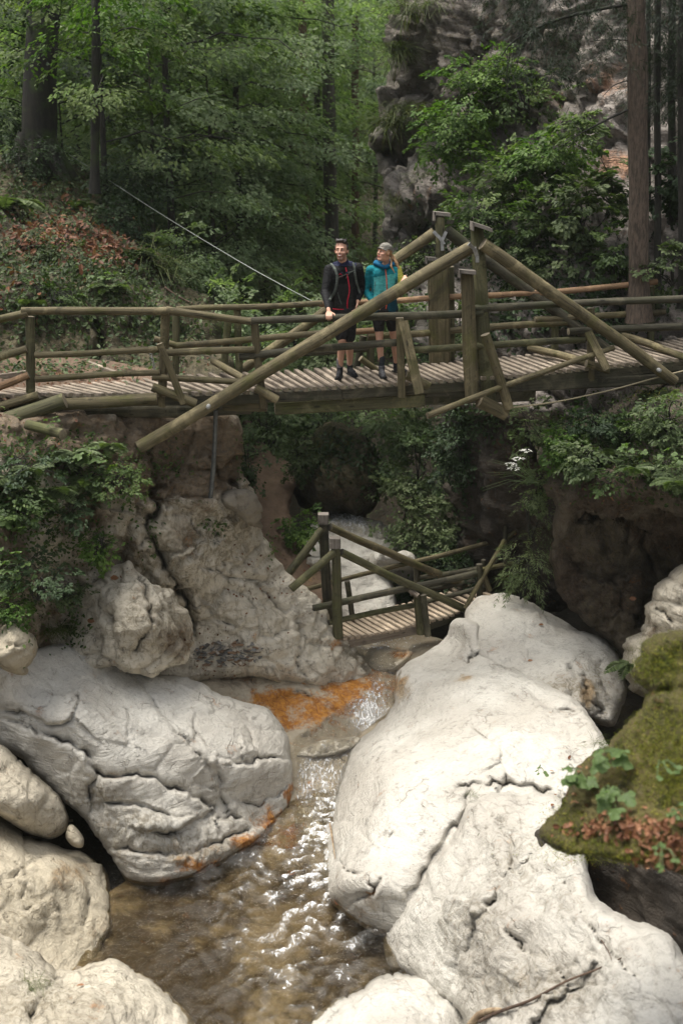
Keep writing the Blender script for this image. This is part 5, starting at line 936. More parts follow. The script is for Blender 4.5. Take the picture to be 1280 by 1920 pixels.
S_ = [ # cliff growth
 (865, 200, 21.6, 70, 75, 62, 'bright_leaf', .10, 'bright green bush hanging from the middle of the cliff', .6),
 (840, 265, 22.0, 40, 45, 26, 'bright_leaf', .09, 'green tuft of leaves at the dark overhang of the cliff', .5),
 (905, 130, 22.0, 60, 35, 26, 'bright_leaf', .10, 'bright green sprig high on the cliff face', .62),
 (905, 400, 19.8, 60, 55, 48, 'beech_leaf', .09, 'leafy shrub at the foot of the cliff, right behind the truss tops', .45),
 (960, 330, 20.3, 55, 50, 40, 'beech_leaf', .10, 'green shrub in the middle of the cliff foot', .6),
 (1030, 290, 19.8, 65, 50, 46, 'bright_leaf', .10, 'bright shrub growing under the orange patches of the cliff', .5),
 (1090, 235, 19.4, 50, 30, 22, 'beech_leaf', .09, 'thin leafy twigs crossing the cliff left of the spruce trunk', .55),
 (1000, 420, 18.9, 70, 60, 56, 'beech_leaf', .10, 'dense shrub above the right leaning log', .42),
 (1090, 390, 18.6, 70, 60, 52, 'grey_leaf', .10, 'grey green shrub close left of the spruce trunk', .4),
 (960, 490, 18.9, 60, 45, 42, 'grey_leaf', .08, 'grey green undergrowth between the two leaning logs', .42),
 (1060, 480, 18.5, 70, 50, 46, 'grey_leaf', .08, 'low grey green undergrowth behind the right far rail', .5),
 (1150, 480, 18.0, 60, 50, 40, 'beech_leaf', .09, 'dark shrub at the foot of the spruce', .35),
 (1255, 490, 17.6, 50, 55, 40, 'grey_leaf', .08, 'shrub right of the spruce at the right edge', .45),
 (1260, 340, 18.5, 50, 80, 46, 'dark_leaf', .10, 'dark bush high at the right edge', .6),
 (985, 175, 21.5, 55, 40, 26, 'beech_leaf', .09, 'leafy sprig under the drooping spruce twigs on the cliff', .5),
 (1140, 340, 18.8, 40, 50, 30, 'beech_leaf', .09, 'leafy bush touching the left side of the spruce trunk', .45),
 (790, 470, 22.8, 40, 30, 20, 'grey_leaf', .09, 'small bush at the foot of the cliff overhang', .5),
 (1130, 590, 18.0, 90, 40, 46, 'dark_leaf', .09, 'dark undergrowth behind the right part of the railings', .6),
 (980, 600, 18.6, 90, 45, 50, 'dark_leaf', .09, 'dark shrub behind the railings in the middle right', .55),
 (870, 600, 19.0, 50, 60, 34, 'grey_leaf', .09, 'grey green shrub behind the big posts', .4),
 # left, behind the rail
 (400, 585, 20.5, 60, 55, 50, 'far_leaf', .09, 'pale shrub at the right edge of the mossy hillside', .6),
 (340, 480, 21.5, 45, 60, 44, 'far_leaf', .09, 'light green bush above the left part of the far rail', .75),
 (450, 660, 19.5, 60, 45, 44, 'far_leaf', .08, 'grey green shrub showing between the left rails', .55),
 (560, 600, 22.0, 70, 60, 50, 'far_leaf', .09, 'grey green bush left of the hikers behind the far rail', .5),
 (700, 590, 22.0, 60, 90, 60, 'far_leaf', .09, 'grey green bush between and behind the hikers', .45),
 (790, 610, 21.5, 40, 70, 40, 'far_leaf', .09, 'bush right of the woman behind the far rail', .5),
 (630, 650, 21.0, 90, 40, 44, 'grey_leaf', .08, 'low bush showing under the rails at the hikers legs', .45),
 (250, 330, 23.0, 60, 50, 44, 'dark_leaf', .10, 'dark young conifer on the brow of the left slope', .65),
 (230, 420, 21.8, 35, 45, 30, 'dark_leaf', .08, 'dark bush right of the red fallen leaves', .5),
 (40, 290, 22.5, 60, 60, 36, 'dark_leaf', .09, 'dark undergrowth round the foot of the massive trunk', .5),
 (100, 550, 17.7, 60, 20, 18, 'beech_leaf', .06, 'small leafy plants on the mossy hillside rock', .4),
 (190, 520, 18.6, 30, 18, 16, 'grey_leaf', .08, 'pale large leaved herb in the middle of the hillside', .6),
 (30, 460, 19.0, 60, 20, 22, 'grey_leaf', .06, 'low herbs at the left edge of the hillside', .4),
 (120, 470, 19.3, 60, 16, 20, 'grey_leaf', .06, 'low herbs below the red fallen leaves', .4),
 # gorge under the bridge
 (505, 800, 24.0, 55, 50, 52, 'far_leaf', .11, 'grey green shrub over the start of the dirt path', .5),
 (590, 770, 25.0, 60, 40, 40, 'far_leaf', .11, 'shrub directly under the square main beam', .35),
 (740, 800, 23.0, 60, 50, 54, 'far_leaf', .11, 'yellow green shrub under the hanging end of the main beam', .62),
 (690, 860, 22.5, 40, 40, 28, 'bright_leaf', .10, 'yellow green leaves right of the mossy boulder', .6),
 (790, 850, 21.5, 55, 60, 60, 'far_leaf', .10, 'green shrub in the deep of the gorge below the big posts', .5),
 (760, 930, 21.0, 60, 50, 60, 'grey_leaf', .10, 'grey green shrub hanging over the white rocks of the gorge', .65),
 (800, 1000, 20.6, 55, 50, 52, 'grey_leaf', .09, 'grey green shrub behind the far rail of the lower bridge', .55),
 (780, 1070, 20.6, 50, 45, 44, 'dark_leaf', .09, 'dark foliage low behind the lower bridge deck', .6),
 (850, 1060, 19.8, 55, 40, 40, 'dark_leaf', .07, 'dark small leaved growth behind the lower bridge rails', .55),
 (860, 830, 19.4, 26, 70, 36, 'dark_leaf', .07, 'ivy hanging down the dark rock under the big posts', .55),
 (562, 850, 21.6, 18, 40, 16, 'grey_leaf', .08, 'low growth along the right side of the dirt path', .5),
 (468, 880, 19.0, 14, 50, 16, 'dark_leaf', .07, 'dark growth on the brink of the left rock wall by the path', .7),
 (560, 985, 19.6, 30, 26, 18, 'bright_leaf', .08, 'small bright bush beside the dirt path', .55),
 # right bank
 (990, 800, 16.3, 34, 60, 34, 'grey_leaf', .06, 'sparse pale herbs at the edge of the right rock bank', .6),
 (1050, 830, 15.9, 40, 36, 40, 'bright_leaf', .06, 'vivid green herbs on the corner of the right rock bank', .6),
 (1110, 790, 15.9, 60, 28, 44, 'dark_leaf', .06, 'dark ivy under the right end of the bridge', .7),
 (1110, 860, 15.2, 50, 30, 40, 'grey_leaf', .07, 'grey green creeping plants on the bank below the rope', .45),
 (1250, 780, 15.2, 50, 40, 50, 'grey_leaf', .07, 'leafy creepers at the right edge above the moss', .5),
 (1180, 800, 15.6, 50, 34, 44, 'beech_leaf', .06, 'green creepers in the middle of the right bank', .5),
 (1260, 880, 14.7, 40, 26, 30, 'grey_leaf', .06, 'small leaved plants on the moss at the right edge', .5),
 (1150, 900, 15.0, 40, 22, 24, 'beech_leaf', .06, 'leafy herbs hanging over the dark hollow', .45),
 (1010, 900, 16.8, 22, 60, 30, 'grey_leaf', .05, 'wispy grey green growth hanging down the bank edge', .55),
 # left bank
 (215, 890, 14.2, 50, 28, 44, 'beech_leaf', .05, 'small leaved bush below the foot of the long diagonal log', .5),
 (60, 870, 13.6, 60, 30, 44, 'dark_leaf', .06, 'dark herbs under the log at the left edge', .8),
 (150, 870, 14.2, 45, 25, 34, 'beech_leaf', .06, 'leafy herbs left of the small leaved bush', .45),
 (30, 940, 13.3, 50, 40, 44, 'beech_leaf', .06, 'green herbs at the left edge above the big leaves', .4),
 (130, 960, 13.9, 40, 40, 30, 'dark_leaf', .06, 'dark leafy plants beside the brown earth patch', .8),
 (70, 1080, 13.1, 60, 50, 52, 'dark_leaf', .06, 'dark foliage hanging at the left edge over the boulder', .8),
 (190, 1020, 14.0, 28, 26, 22, 'bright_leaf', .06, 'bright leaved plant in the hollow of the left rock wall', .5),
 (20, 1140, 12.8, 30, 26, 24, 'bright_leaf', .05, 'green plant just above the small blocky boulder', .5),
 (130, 1110, 14.0, 24, 34, 20, 'grey_leaf', .05, 'sparse leaves beside the rough pitted outcrop', .5)]
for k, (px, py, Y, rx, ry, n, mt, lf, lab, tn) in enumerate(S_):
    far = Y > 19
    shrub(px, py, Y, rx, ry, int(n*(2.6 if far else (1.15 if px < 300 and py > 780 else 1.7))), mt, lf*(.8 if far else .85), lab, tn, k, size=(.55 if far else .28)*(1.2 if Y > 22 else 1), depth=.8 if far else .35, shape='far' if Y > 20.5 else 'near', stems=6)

# ferny clump hanging at the right end of the lower bridge; drooping sprays
shrub(985, 1060, 17.4, 38, 70, 90, 'grey_leaf', .07, 'pale green ferny clump hanging over the right end of the lower bridge', .75, 200, .42, SPR_D, 'thin', depth=.5)
shrub(1000, 960, 17.2, 26, 60, 50, 'grey_leaf', .05, 'thin feathery growth above the pale ferny clump', .6, 201, .35, SPR_D, 'thin', depth=.3)
# spruce at the right
ts, qs = bare_trunk(1200, -60, 565, 17.6, 20, 'bark_spruce', 'tall straight spruce trunk with flaky brown bark at the right', 1193)
paths = []
def twig(pts, r): 
    q = catmull(np.array([P(*p_) for p_ in pts]), 5, False); paths.append((q, [r, r*.3])); return q
B1 = twig([(1178, 8, 17.6), (1100, 22, 17.5), (1030, 42, 17.4), (965, 75, 17.3), (940, 105, 17.3)], .03); B2 = twig([(1178, 205, 17.6), (1130, 228, 17.5), (1085, 252, 17.4), (1060, 270, 17.4)], .018)
B3 = twig([(1178, 76, 17.6), (1140, 74, 17.4), (1105, 78, 17.3)], .012); B4 = twig([(1180, 150, 17.6), (1150, 160, 17.4), (1130, 180, 17.4)], .010)
for k in range(14):
    c = B1[5+k % (len(B1)-5)]; g_ = np.random.default_rng(k); e = c+np.array([g_.normal(0, .12), g_.normal(0, .15), -g_.uniform(.3, .9)]); paths.append((np.array([c, (c+e)/2+g_.normal(0, .04, 3), e]), [.006, .003]))
tubes(paths, 'branch', 'bark_dark', ts, 6)
g = np.random.default_rng(12); pts = [(g.normal(1030, 45), g.uniform(-60, 130), 17.5+g.normal(0, .4)) for k in range(130)]+[(g.normal(1140, 30), g.uniform(-60, 110), 17.4+g.normal(0, .3)) for k in range(60)]+[(g.normal(990, 35), g.uniform(-60, 60), 17.4+g.normal(0, .3)) for k in range(50)]
few_sprays(ts, pts, 'needle', .07, .42, .5, 13, 'thin', SPR_D)
for k, (x, Y, w, lab) in enumerate([(1235, 19.5, 7, 'thin dark spruce trunk next to the tall flaky one'), (1262, 20.0, 8, 'dark spruce trunk at the right edge'), (1218, 20.5, 5, 'very thin dark trunk touching the tall spruce on its right'), (1282, 19.0, 9, 'dark trunk cut by the right edge of the picture')]):
    t_, q_ = bare_trunk(x, -60, 540, Y-1.2, w, 'bark_dark', lab, x-4)
    few_sprays(t_, [(x+g.normal(5, 16), g.uniform(-60, 200), Y-1.4+g.normal(0, .3)) for j in range(60)], 'needle', .08, .5, .45, 60+k, 'thin', SPR_D)

# ------------------------------------------------------------------ grass tufts
def tuft(px, py, Y, n, L, label, droop=.5, seed=0, mat='grass', spread=12, at=None):
    g = np.random.default_rng(500+seed); c = P(px, py, Y) if at is None else np.array(at); s = mpp(px, py, Y)
    t = empty('grass_tuft', c, label, 'grass tuft'); a = g.random(n)*2*PI
    d = np.c_[np.cos(a), np.sin(a)*.8-.35, g.uniform(-droop, 1.0-droop, n)]
    p = c+np.c_[g.normal(0, spread*s, n), g.normal(0, .05, n), g.normal(0, spread*s*.3, n)]
    leafobj('blades', (p, d, np.tile([0, 0, 1.], (n, 1))+g.normal(0, .2, (n, 3)), L*g.uniform(.5, 1.2, n), np.clip(g.normal(.5, .2, n), 0, 1)), mat, t, 'blade')
for k, (px, py, Y, n, L, lab, dr, sp) in enumerate([
  (728, 225, 24.2, 260, .75, 'grass hanging from the left edge of the cliff at mid height', .75, 14), (760, 205, 23.8, 240, .6, 'grass on the ledge above the dark overhang', .6, 22),
  (745, 90, 24.6, 240, .8, 'long grass hanging high on the left edge of the cliff', .8, 12), (770, 15, 24.4, 260, .8, 'grass hanging at the very top of the cliff', .8, 24), (815, 5, 24.0, 160, .7, 'grass at the top of the cliff right of the other tufts', .7, 20),
  (745, 375, 23.8, 160, .5, 'grass on the pale bulge of the cliff', .6, 16), (800, 330, 23.4, 120, .5, 'grass beside the pale bulge of the cliff', .6, 20),
  (300, 500, 19.8, 260, .7, 'long dark grass on the brow of the left hillside', .6, 22), (270, 480, 20.2, 160, .6, 'grass tuft left of the long dark grass', .5, 20), (395, 600, 18.9, 160, .5, 'grass hanging behind the left rails', .7, 22),
  (100, 1180, 13.2, 200, .32, 'grass tuft behind the small blocky boulder', .4, 14), (130, 1175, 13.7, 120, .3, 'grass tuft beside the rough outcrop', .4, 10), (62, 1850, 9.3, 140, .18, 'grass growing in the cleft of the bottom left boulder', .3, 14), (15, 1165, 12.9, 120, .25, 'green grass at the left edge above the blocky boulder', .4, 10),
  (1100, 870, 15.1, 120, .3, 'grass tuft over the dark hollow of the right bank', .7, 16), (885, 1490, 12.0, 60, .14, 'small grass tuft in the gap between the two right boulders', .3, 10), (1120, 1395, 13.0, 60, .22, 'few grass blades by the mossy ledge on the white boulder', .3, 10),
  (970, 1075, 17.1, 120, .45, 'drooping grass by the ferny clump', .8, 16), (1270, 895, 14.5, 140, .35, 'grass tuft at the right edge under the moss', .6, 12), (500, 1250, 15.9, 0, .1, '', 0, 0)]):
    if n:
        l, _ = hit(px, py); tuft(px, py, Y, n, L, lab, dr, k, 'grass', sp, at=(l if l is not None and Y < 20 else None))

# ------------------------------------------------------------------ ferns and broad leaved herbs
def frond_mesh(seed):
    g = np.random.default_rng(seed); n = 22; P_, D_, S_2 = [], [], []
    for k in range(n):
        t = .08+.9*k/n; c = np.array([t, 0, .45*t-.75*t*t])
        for sd in (-1, 1): P_.append(c); D_.append([.35, sd, -.15+g.normal(0, .08)]); S_2.append(.34*math.sin(min(1, (1-t)*1.15+.05)*PI*.62)+.02)
    v, f, t = leaf_arrays(np.array(P_), np.array(D_, float), np.tile([0, 0, 1.], (len(P_), 1)), np.array(S_2), np.clip(g.normal(.55, .15, len(P_)), 0, 1), 'near')
    v2, f2, uv, mi = tube_arrays(np.array([[t, 0, .45*t-.75*t*t] for t in np.linspace(0, 1, 8)]), [.010, .003], 4, 0, 0, False)
    return npmesh('frond', np.r_[v, v2], np.r_[f, f2+len(v)], M['grey_leaf'], False, {'tone': np.r_[t, np.full(len(v2), .3)]})
FR = [frond_mesh(k) for k in range(3)]
def fern(px, py, L, n, label, seed=0):
    l, nn = hit(px, py)
    if l is None: return
    if l.y < 17 and ((px < 300 and py > 780) or (px > 980 and py < 1000)): l = l-Vector(pdir(px, py)).normalized()*.30
    g = random.Random(seed); t = empty('fern', l, label, 'fern')
    for k in range(n):
        o = link('frond', FR[k % 3], t); az = k*2*PI/n+g.uniform(-.3, .3)
        o.rotation_euler = (g.uniform(-.3, .3), g.uniform(-.35, .15), az if math.sin(az) < .3 else -az); s = L*g.uniform(.7, 1.15); o.scale = (s, s, s)
for k, (px, py, L, n, lab) in enumerate([(140, 850, .42, 9, 'fern with arching fronds under the left end of the bridge'), (205, 835, .32, 8, 'smaller fern close to the foot of the diagonal log'), (60, 880, .36, 8, 'fern at the left edge under the log stub'), (100, 920, .34, 8, 'fern above the big pale leaves on the left bank'),
   (30, 900, .34, 8, 'fern cut by the left edge'), (165, 905, .3, 8, 'fern beside the brown earth patch'), (1130, 845, .3, 8, 'fern in the middle of the right bank'), (1060, 870, .3, 7, 'fern at the corner of the right bank'), (1190, 880, .28, 7, 'fern beside the yellow moss cushion'), (1268, 905, .3, 8, 'fern at the right edge above the dark hollow'),
   (1235, 790, .3, 7, 'fern among the creepers at the right edge'), (60, 570, .4, 8, 'fern on the mossy hillside at the left'), (210, 540, .36, 7, 'fern on the hillside below the grass brow'), (255, 475, .4, 7, 'fern next to the long dark grass'), (20, 380, .6, 8, 'fern in the shade of the massive trunk'), (150, 385, .6, 7, 'fern below the slim dark trunk'), (1182, 1245, .35, 6, 'pale fern in the dark gap behind the mossy ledge')]):
    fern(px, py, L, n, lab, k)
def lobed(n=5, seed=0):
    g = random.Random(seed); pts = [(0, 0, 0)]; ang = np.linspace(-2.3, 2.3, n*4+1)
    for a in ang:
        r = .55+.45*abs(math.cos(a*n/4.6*1.36))**1.5*(1-.15*abs(a)); r *= (1+.04*g.uniform(-1, 1)); pts.append((r*math.cos(a)*.62+.25, r*math.sin(a)*.62, .08*math.cos(a*n)-.12*r*r))
    v = np.array(pts); c = np.array([[.22, 0, .03]]); v = np.r_[v, c]; m = len(v)-1
    f = [[m, i_, i_+1, m] for i_ in range(0, m-1)]+[[m, m-1, 0, m]]
    me = bpy.data.meshes.new('leaf'); me.from_pydata(v.tolist(), [], [(a, b, c_) for a, b, c_, _ in f]); 
    at = me.attributes.new('tone', 'FLOAT', 'POINT'); at.data.foreach_set('value', np.r_[[.5], .6+.2*np.sin(np.arange(m-1)*1.7), [.35]].astype(np.float32)); me.materials.append(M['herb'])
    for p_ in me.polygons: p_.use_smooth = True
    me.update(); return me
M['herb'] = leaf_mat('broad_herb_leaf', (.05, .085, .022), (.10, .155, .05), (.17, .23, .09), .4)
LF = [lobed(5, 1), lobed(5, 2), lobed(3, 3)]
def herb(px, py, s, n, label, seed=0, kinds=(0, 1), spread=30, Y=None):
    l, nn = hit(px, py)
    if Y is not None or l is None: l = V(px, py, Y or 14); nn = Vector((0, -1, .3))
    if Y is None and l.y < 17 and ((px < 300 and py > 780) or px > 980): l = l-Vector(pdir(px, py)).normalized()*.45
    g = random.Random(seed*7+1); t = empty('herb', l, label, 'plant'); m = mpp(px, py, l.y); paths = []
    for k in range(n):
        e = np.array(l)+np.array([g.uniform(-spread, spread)*m, -g.uniform(.04, .22), g.uniform(-.3, 1.0)*spread*m])
        o = link('leaf', LF[kinds[k % len(kinds)]], t); o.location = Vector(e)-t.location; sc = s*g.uniform(.6, 1.15); o.scale = (sc, sc, sc)
        o.rotation_euler = (g.uniform(-.35, .35)+.35, g.uniform(-.2, .45), g.uniform(-PI, 0))
        paths.append((np.array([np.array(l), (np.array(l)+e)/2+np.array([0, 0, .03]), e]), [.004, .0025]))
    tubes(paths, 'stem', 'grass_stem', t, 5)
M['grass_stem'] = flat_mat('green_stem', (.08, .12, .04), .6)
for k, (px, py, s, n, lab, kd, sp, Y) in enumerate([(55, 985, .17, 9, 'big pale lobed leaves at the left edge of the bank', (0, 1), 40, None), (35, 1055, .13, 9, 'second cluster of big pale leaves, lower at the left edge', (0, 1), 34, None), (40, 1095, .12, 7, 'lowest cluster of light leaves at the left edge', (0, 2), 26, None),
   (170, 855, .12, 7, 'pale lobed leaves beside the fern under the bridge', (0, 1), 24, None), (215, 1020, .11, 6, 'lobed leaves in the hollow of the rock wall', (0, 2), 22, None), (15, 1110, .10, 6, 'small cluster of light leaves above the blocky boulder', (0, 1), 18, None), (110, 790, .08, 5, 'small leaves sprouting by the log stub', (0, 1), 14, None),
   (1120, 1410, .13, 8, 'pale lobed leaves standing on the mossy ledge', (0, 1), 36, 7.35), (1135, 1480, .13, 7, 'lobed leaves in front on the mossy ledge', (0, 1), 26, 7.0), (1075, 1440, .12, 6, 'pale leaves reaching over the white boulder from the ledge', (0, 1), 26, 7.6), (1240, 1590, .05, 8, 'small green leaves among the fallen leaves on the ledge', (2,), 30, 6.3), (1260, 1520, .06, 7, 'light leaves at the right edge of the ledge', (2, 0), 30, 6.5), (1235, 1430, .05, 7, 'small pale herb in the dark fold of the moss', (2,), 26, 6.85),
   (1180, 850, .10, 7, 'lobed leaves on the right rock bank', (0, 1), 30, None), (1120, 835, .10, 7, 'broad leaves near the corner of the right bank', (0, 1), 26, None), (1250, 760, .11, 7, 'broad leaves under the rope at the right edge', (0, 1), 26, None), (195, 530, .16, 6, 'pale broad leaves on the hillside rock', (0, 1), 22, None), (1010, 1440, .07, 5, 'small rosette of leaves on the white boulder by the ledge', (2,), 12, None), (985, 830, .09, 8, 'pale broad leaves beside the white umbels', (0, 2), 34, 16.4),
   (1250, 860, .09, 6, 'light leaves on the moss at the right edge', (0, 2), 24, None)]):
    herb(px, py, s, n, lab, k, kd, sp, Y)
# white umbel flowers
uf = empty('umbel_plant', V(1000, 900, 15.5), 'thin plant with four white flower heads over the dark gorge', 'flower'); paths = []; M['petal'] = flat_mat('white_petal', (.62, .62, .55), .7)
for (x, y) in ((985, 847), (972, 862), (957, 872), (963, 880)):
    c = P(x, y, 15.3); b = np.array(uf.location); paths.append((np.array([b, (b+c)/2+np.array([-.05, 0, .1]), c]), [.005, .003])); g = np.random.default_rng(int(x)); n = 46
    r = np.sqrt(g.random(n))*.075; a = g.random(n)*2*PI; p = c+np.c_[r*np.cos(a), r*np.sin(a), .03-r*r*4]; 
    leafobj('flower_head', (p, np.c_[np.cos(a), np.sin(a), 0*a], np.tile([0, 0, 1.], (n, 1))+g.normal(0, .3, (n, 3)), np.full(n, .030), np.full(n, .5)), 'petal', uf, 'near')
    for j in range(6): paths.append((np.array([c-np.array([0, 0, .06]), c+np.array([.045*math.cos(j), .045*math.sin(j), .02])]), [.002, .0015]))
for k in range(10):
    g = random.Random(k); b = np.array(P(1000+g.uniform(-6, 10), 905, 15.5)); e = P(1000-g.uniform(20, 100), 905-g.uniform(-20, 60), 15.3); paths.append((np.array([b, (b+e)/2+np.array([0, 0, .08]), e]), [.004, .0015]))
tubes(paths, 'stem', 'grass_stem', uf, 4)

# ------------------------------------------------------------------ litter and ground cover (uncountable) on the surfaces
def scatter(name, regions, mat, size, label, shape='near', lift=.02, seed=0, flat=.5, tone=.5):
    g = np.random.default_rng(seed); P_, N_, D_, S3 = [], [], [], []
    for (cx, cy, w, h, n) in regions:
        for k in range(n):
            l, nn = hit(g.normal(cx, w), g.normal(cy, h))
            if l is None: continue
            P_.append(np.array(l)+np.array(nn)*lift*g.random()); v = np.array(nn)+g.normal(0, flat, 3); N_.append(v); D_.append(g.normal(size=3)+np.array([0, 0, -.4])); S3.append(size*g.uniform(.6, 1.4))
    N_ = unit(np.array(N_)); D_ = np.array(D_); D_ = D_-N_*(D_*N_).sum(1)[:, None]
    return leafobj(name, (np.array(P_), D_, N_, np.array(S3), np.clip(g.normal(tone, .2, len(P_)), 0, 1)), mat, None, shape, kind='stuff', label=label)
scatter('fallen_leaves', [(90, 445, 45, 24, 520), (190, 455, 30, 24, 340), (200, 480, 30, 14, 120), (60, 520, 60, 30, 60), (70, 350, 10, 6, 30), (130, 375, 6, 10, 20), (250, 490, 8, 5, 20)], 'dead_leaf', .10, 'reddish fallen leaves strewn below the massive trunk', lift=.10, seed=1)
scatter('fallen_leaves', [(1160, 1552, 50, 12, 220), (1260, 1575, 30, 18, 150), (1090, 1480, 30, 30, 30), (1240, 1610, 30, 12, 90)], 'dead_leaf', .05, 'brown fallen leaves in the fold of the mossy ledge', lift=.03, seed=2, tone=.65)
scatter('fallen_leaves', [(120, 712, 110, 10, 500), (60, 830, 60, 30, 60), (120, 990, 60, 60, 50), (495, 1110, 30, 8, 22), (400, 1190, 40, 12, 20), (420, 1262, 30, 10, 24), (200, 700, 90, 14, 60), (1140, 900, 90, 50, 26), (520, 1060, 40, 50, 90)], 'dead_leaf', .045, 'scattered dry leaves on banks and rocks', lift=.01, seed=3)
scatter('ground_cover', [(60, 500, 70, 20, 700), (160, 500, 60, 20, 500), (60, 580, 60, 40, 900), (220, 600, 60, 50, 900), (330, 620, 40, 40, 700), (40, 370, 70, 30, 900), (180, 380, 40, 40, 700), (270, 520, 50, 40, 700), (180, 540, 70, 30, 700), (60, 400, 60, 40, 500), (120, 700, 90, 8, 260), (60, 690, 50, 8, 160)], 'grey_leaf', .07, 'small herbs covering the left hillside', lift=.12, seed=4, tone=.35)
scatter('ground_cover', [(1150, 800, 80, 30, 1300), (1260, 830, 50, 50, 900), (1100, 860, 60, 30, 700), (1200, 900, 70, 20, 400), (1050, 810, 30, 20, 400)], 'beech_leaf', .05, 'small leaved creepers covering the right rock bank', lift=.12, seed=5, tone=.4)
scatter('ground_cover', [(60, 850, 70, 30, 600), (200, 850, 50, 20, 300), (20, 960, 50, 60, 700), (100, 940, 40, 40, 260), (30, 1100, 50, 50, 600), (150, 1010, 30, 30, 240), (240, 930, 20, 30, 120), (300, 870, 30, 12, 160), (450, 860, 8, 40, 60), (150, 1180, 12, 20, 90), (282, 1000, 6, 30, 60), (400, 985, 14, 8, 60), (505, 1020, 5, 20, 50)], 'beech_leaf', .05, 'small leaved plants covering the left bank', lift=.12, seed=6, tone=.42)
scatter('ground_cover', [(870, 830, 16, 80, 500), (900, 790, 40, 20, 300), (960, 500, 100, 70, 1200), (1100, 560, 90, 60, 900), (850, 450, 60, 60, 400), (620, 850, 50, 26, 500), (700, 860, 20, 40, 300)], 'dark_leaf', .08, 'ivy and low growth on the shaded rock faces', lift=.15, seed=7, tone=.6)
scatter('ground_cover', [(1240, 1240, 45, 30, 3500), (1240, 1390, 60, 60, 7000), (1120, 1590, 60, 12, 1500), (1060, 1540, 24, 24, 1000), (1150, 1610, 80, 6, 900), (1270, 1470, 40, 40, 2500)], 'moss_shoot', .026, 'fine moss shoots on the ledge near the camera', shape='thin', lift=.02, seed=8, tone=.5, flat=1.5)
scatter('moss_shoots', [(1210, 860, 40, 18, 700), (1230, 740, 40, 10, 300)], 'moss_shoot', .05, 'bright moss cushion on the right bank', shape='thin', lift=.03, seed=9, tone=.6, flat=1.5)
# single leaves one can point at
LFm = npmesh('fallen_leaf', np.array([[0, 0, 0], [.3, .28, .06], [.7, .22, .1], [1, 0, .02], [.7, -.24, .05], [.3, -.26, .1]]), np.array([[0, 1, 2, 3], [0, 3, 4, 5]]), M['dead_leaf'], False, {'tone': np.full(6, .8)})
for k, (x, y, s, lab) in enumerate([(208, 1083, .09, 'orange leaf on the top of the rough outcrop'), (165, 1163, .09, 'reddish leaf at the foot of the hollow beside the outcrop'), (404, 1139, .07, 'small orange leaf alone on the pale rock wall'), (1009, 1173, .06, 'orange leaf near the domed top of the far right boulder'), (988, 1240, .06, 'small orange leaf on the slope of the far right boulder'), (159, 1848, .06, 'orange speck of a leaf on the bottom left boulder'), (1178, 1122, .08, 'pale leaf in the dark hollow of the right bank'), (1143, 932, .10, 'orange leaf hanging on the rim of the dark hollow'), (1255, 842, .09, 'orange leaf on the green bank by the right edge'), (1154, 812, .08, 'orange leaf among the ivy under the rope'), (536, 1640, .09, 'red leaf lying under water near the left boulder'), (627, 1685, .09, 'red leaf stuck at the waterline of the right boulder')]):
    l, nn = hit(x, y)
    if l is None: continue
    o = link('fallen_leaf', LFm); o.location = l+nn*.012; o.scale = (s*1.4, s*1.4, s*1.4); o.rotation_euler = nn.to_track_quat('Z', 'Y').to_euler(); tag(o, lab, 'leaf')

# ------------------------------------------------------------------ slate pebbles on the slab
M['peb'] = [flat_mat('pebble_%s' % n_, c_, .75, 0, .3, 12, .3) for n_, c_ in (('grey', (.17, .165, .15)), ('brown', (.22, .14, .085)), ('dark', (.085, .075, .065)), ('pale', (.33, .29, .235)))]
PM = []
for k in range(6):
    bm = bmesh.new(); g = random.Random(k); vs = [bm.verts.new((g.uniform(-1, 1)*(.6+.4*g.random()), g.uniform(-1, 1)*.7, g.uniform(-.28, .28))) for _ in range(12)]
    bmesh.ops.convex_hull(bm, input=vs); loose = [v for v in bm.verts if not v.link_faces]; bmesh.ops.delete(bm, geom=loose, context='VERTS')
    me = bpy.data.meshes.new('pebble'); bm.to_mesh(me); bm.free(); me.materials.append(None); PM.append(me)
g = random.Random(8); n_p = 0
for k in range(150):
    a = g.uniform(0, 2*PI); r = math.sqrt(g.random()); x = 428+66*r*math.cos(a); y = 1228+24*r*math.sin(a)+(x-428)*-.02
    l, nn = hit(x, y)
    if l is None: continue
    o = link('pebble', PM[k % 6]); s = g.uniform(.045, .10)*(1.2-.35*r); o.scale = (s, s*g.uniform(.8, 1.2), s*.8); o.location = l+Vector((0, 0, .02+.05*(1-r)*g.random()))
    o.rotation_euler = (g.uniform(-.5, .5), g.uniform(-.5, .5), g.uniform(0, 6)); o.material_slots[0].link = 'OBJECT'; o.material_slots[0].material = M['peb'][g.choice([0, 1, 0, 2, 3, 1, 0, 3])]
    tag(o, 'flat slate pebble in the heap lying on the pale slab left of the orange stains', 'pebble', 'slate pebbles heaped on the slab')
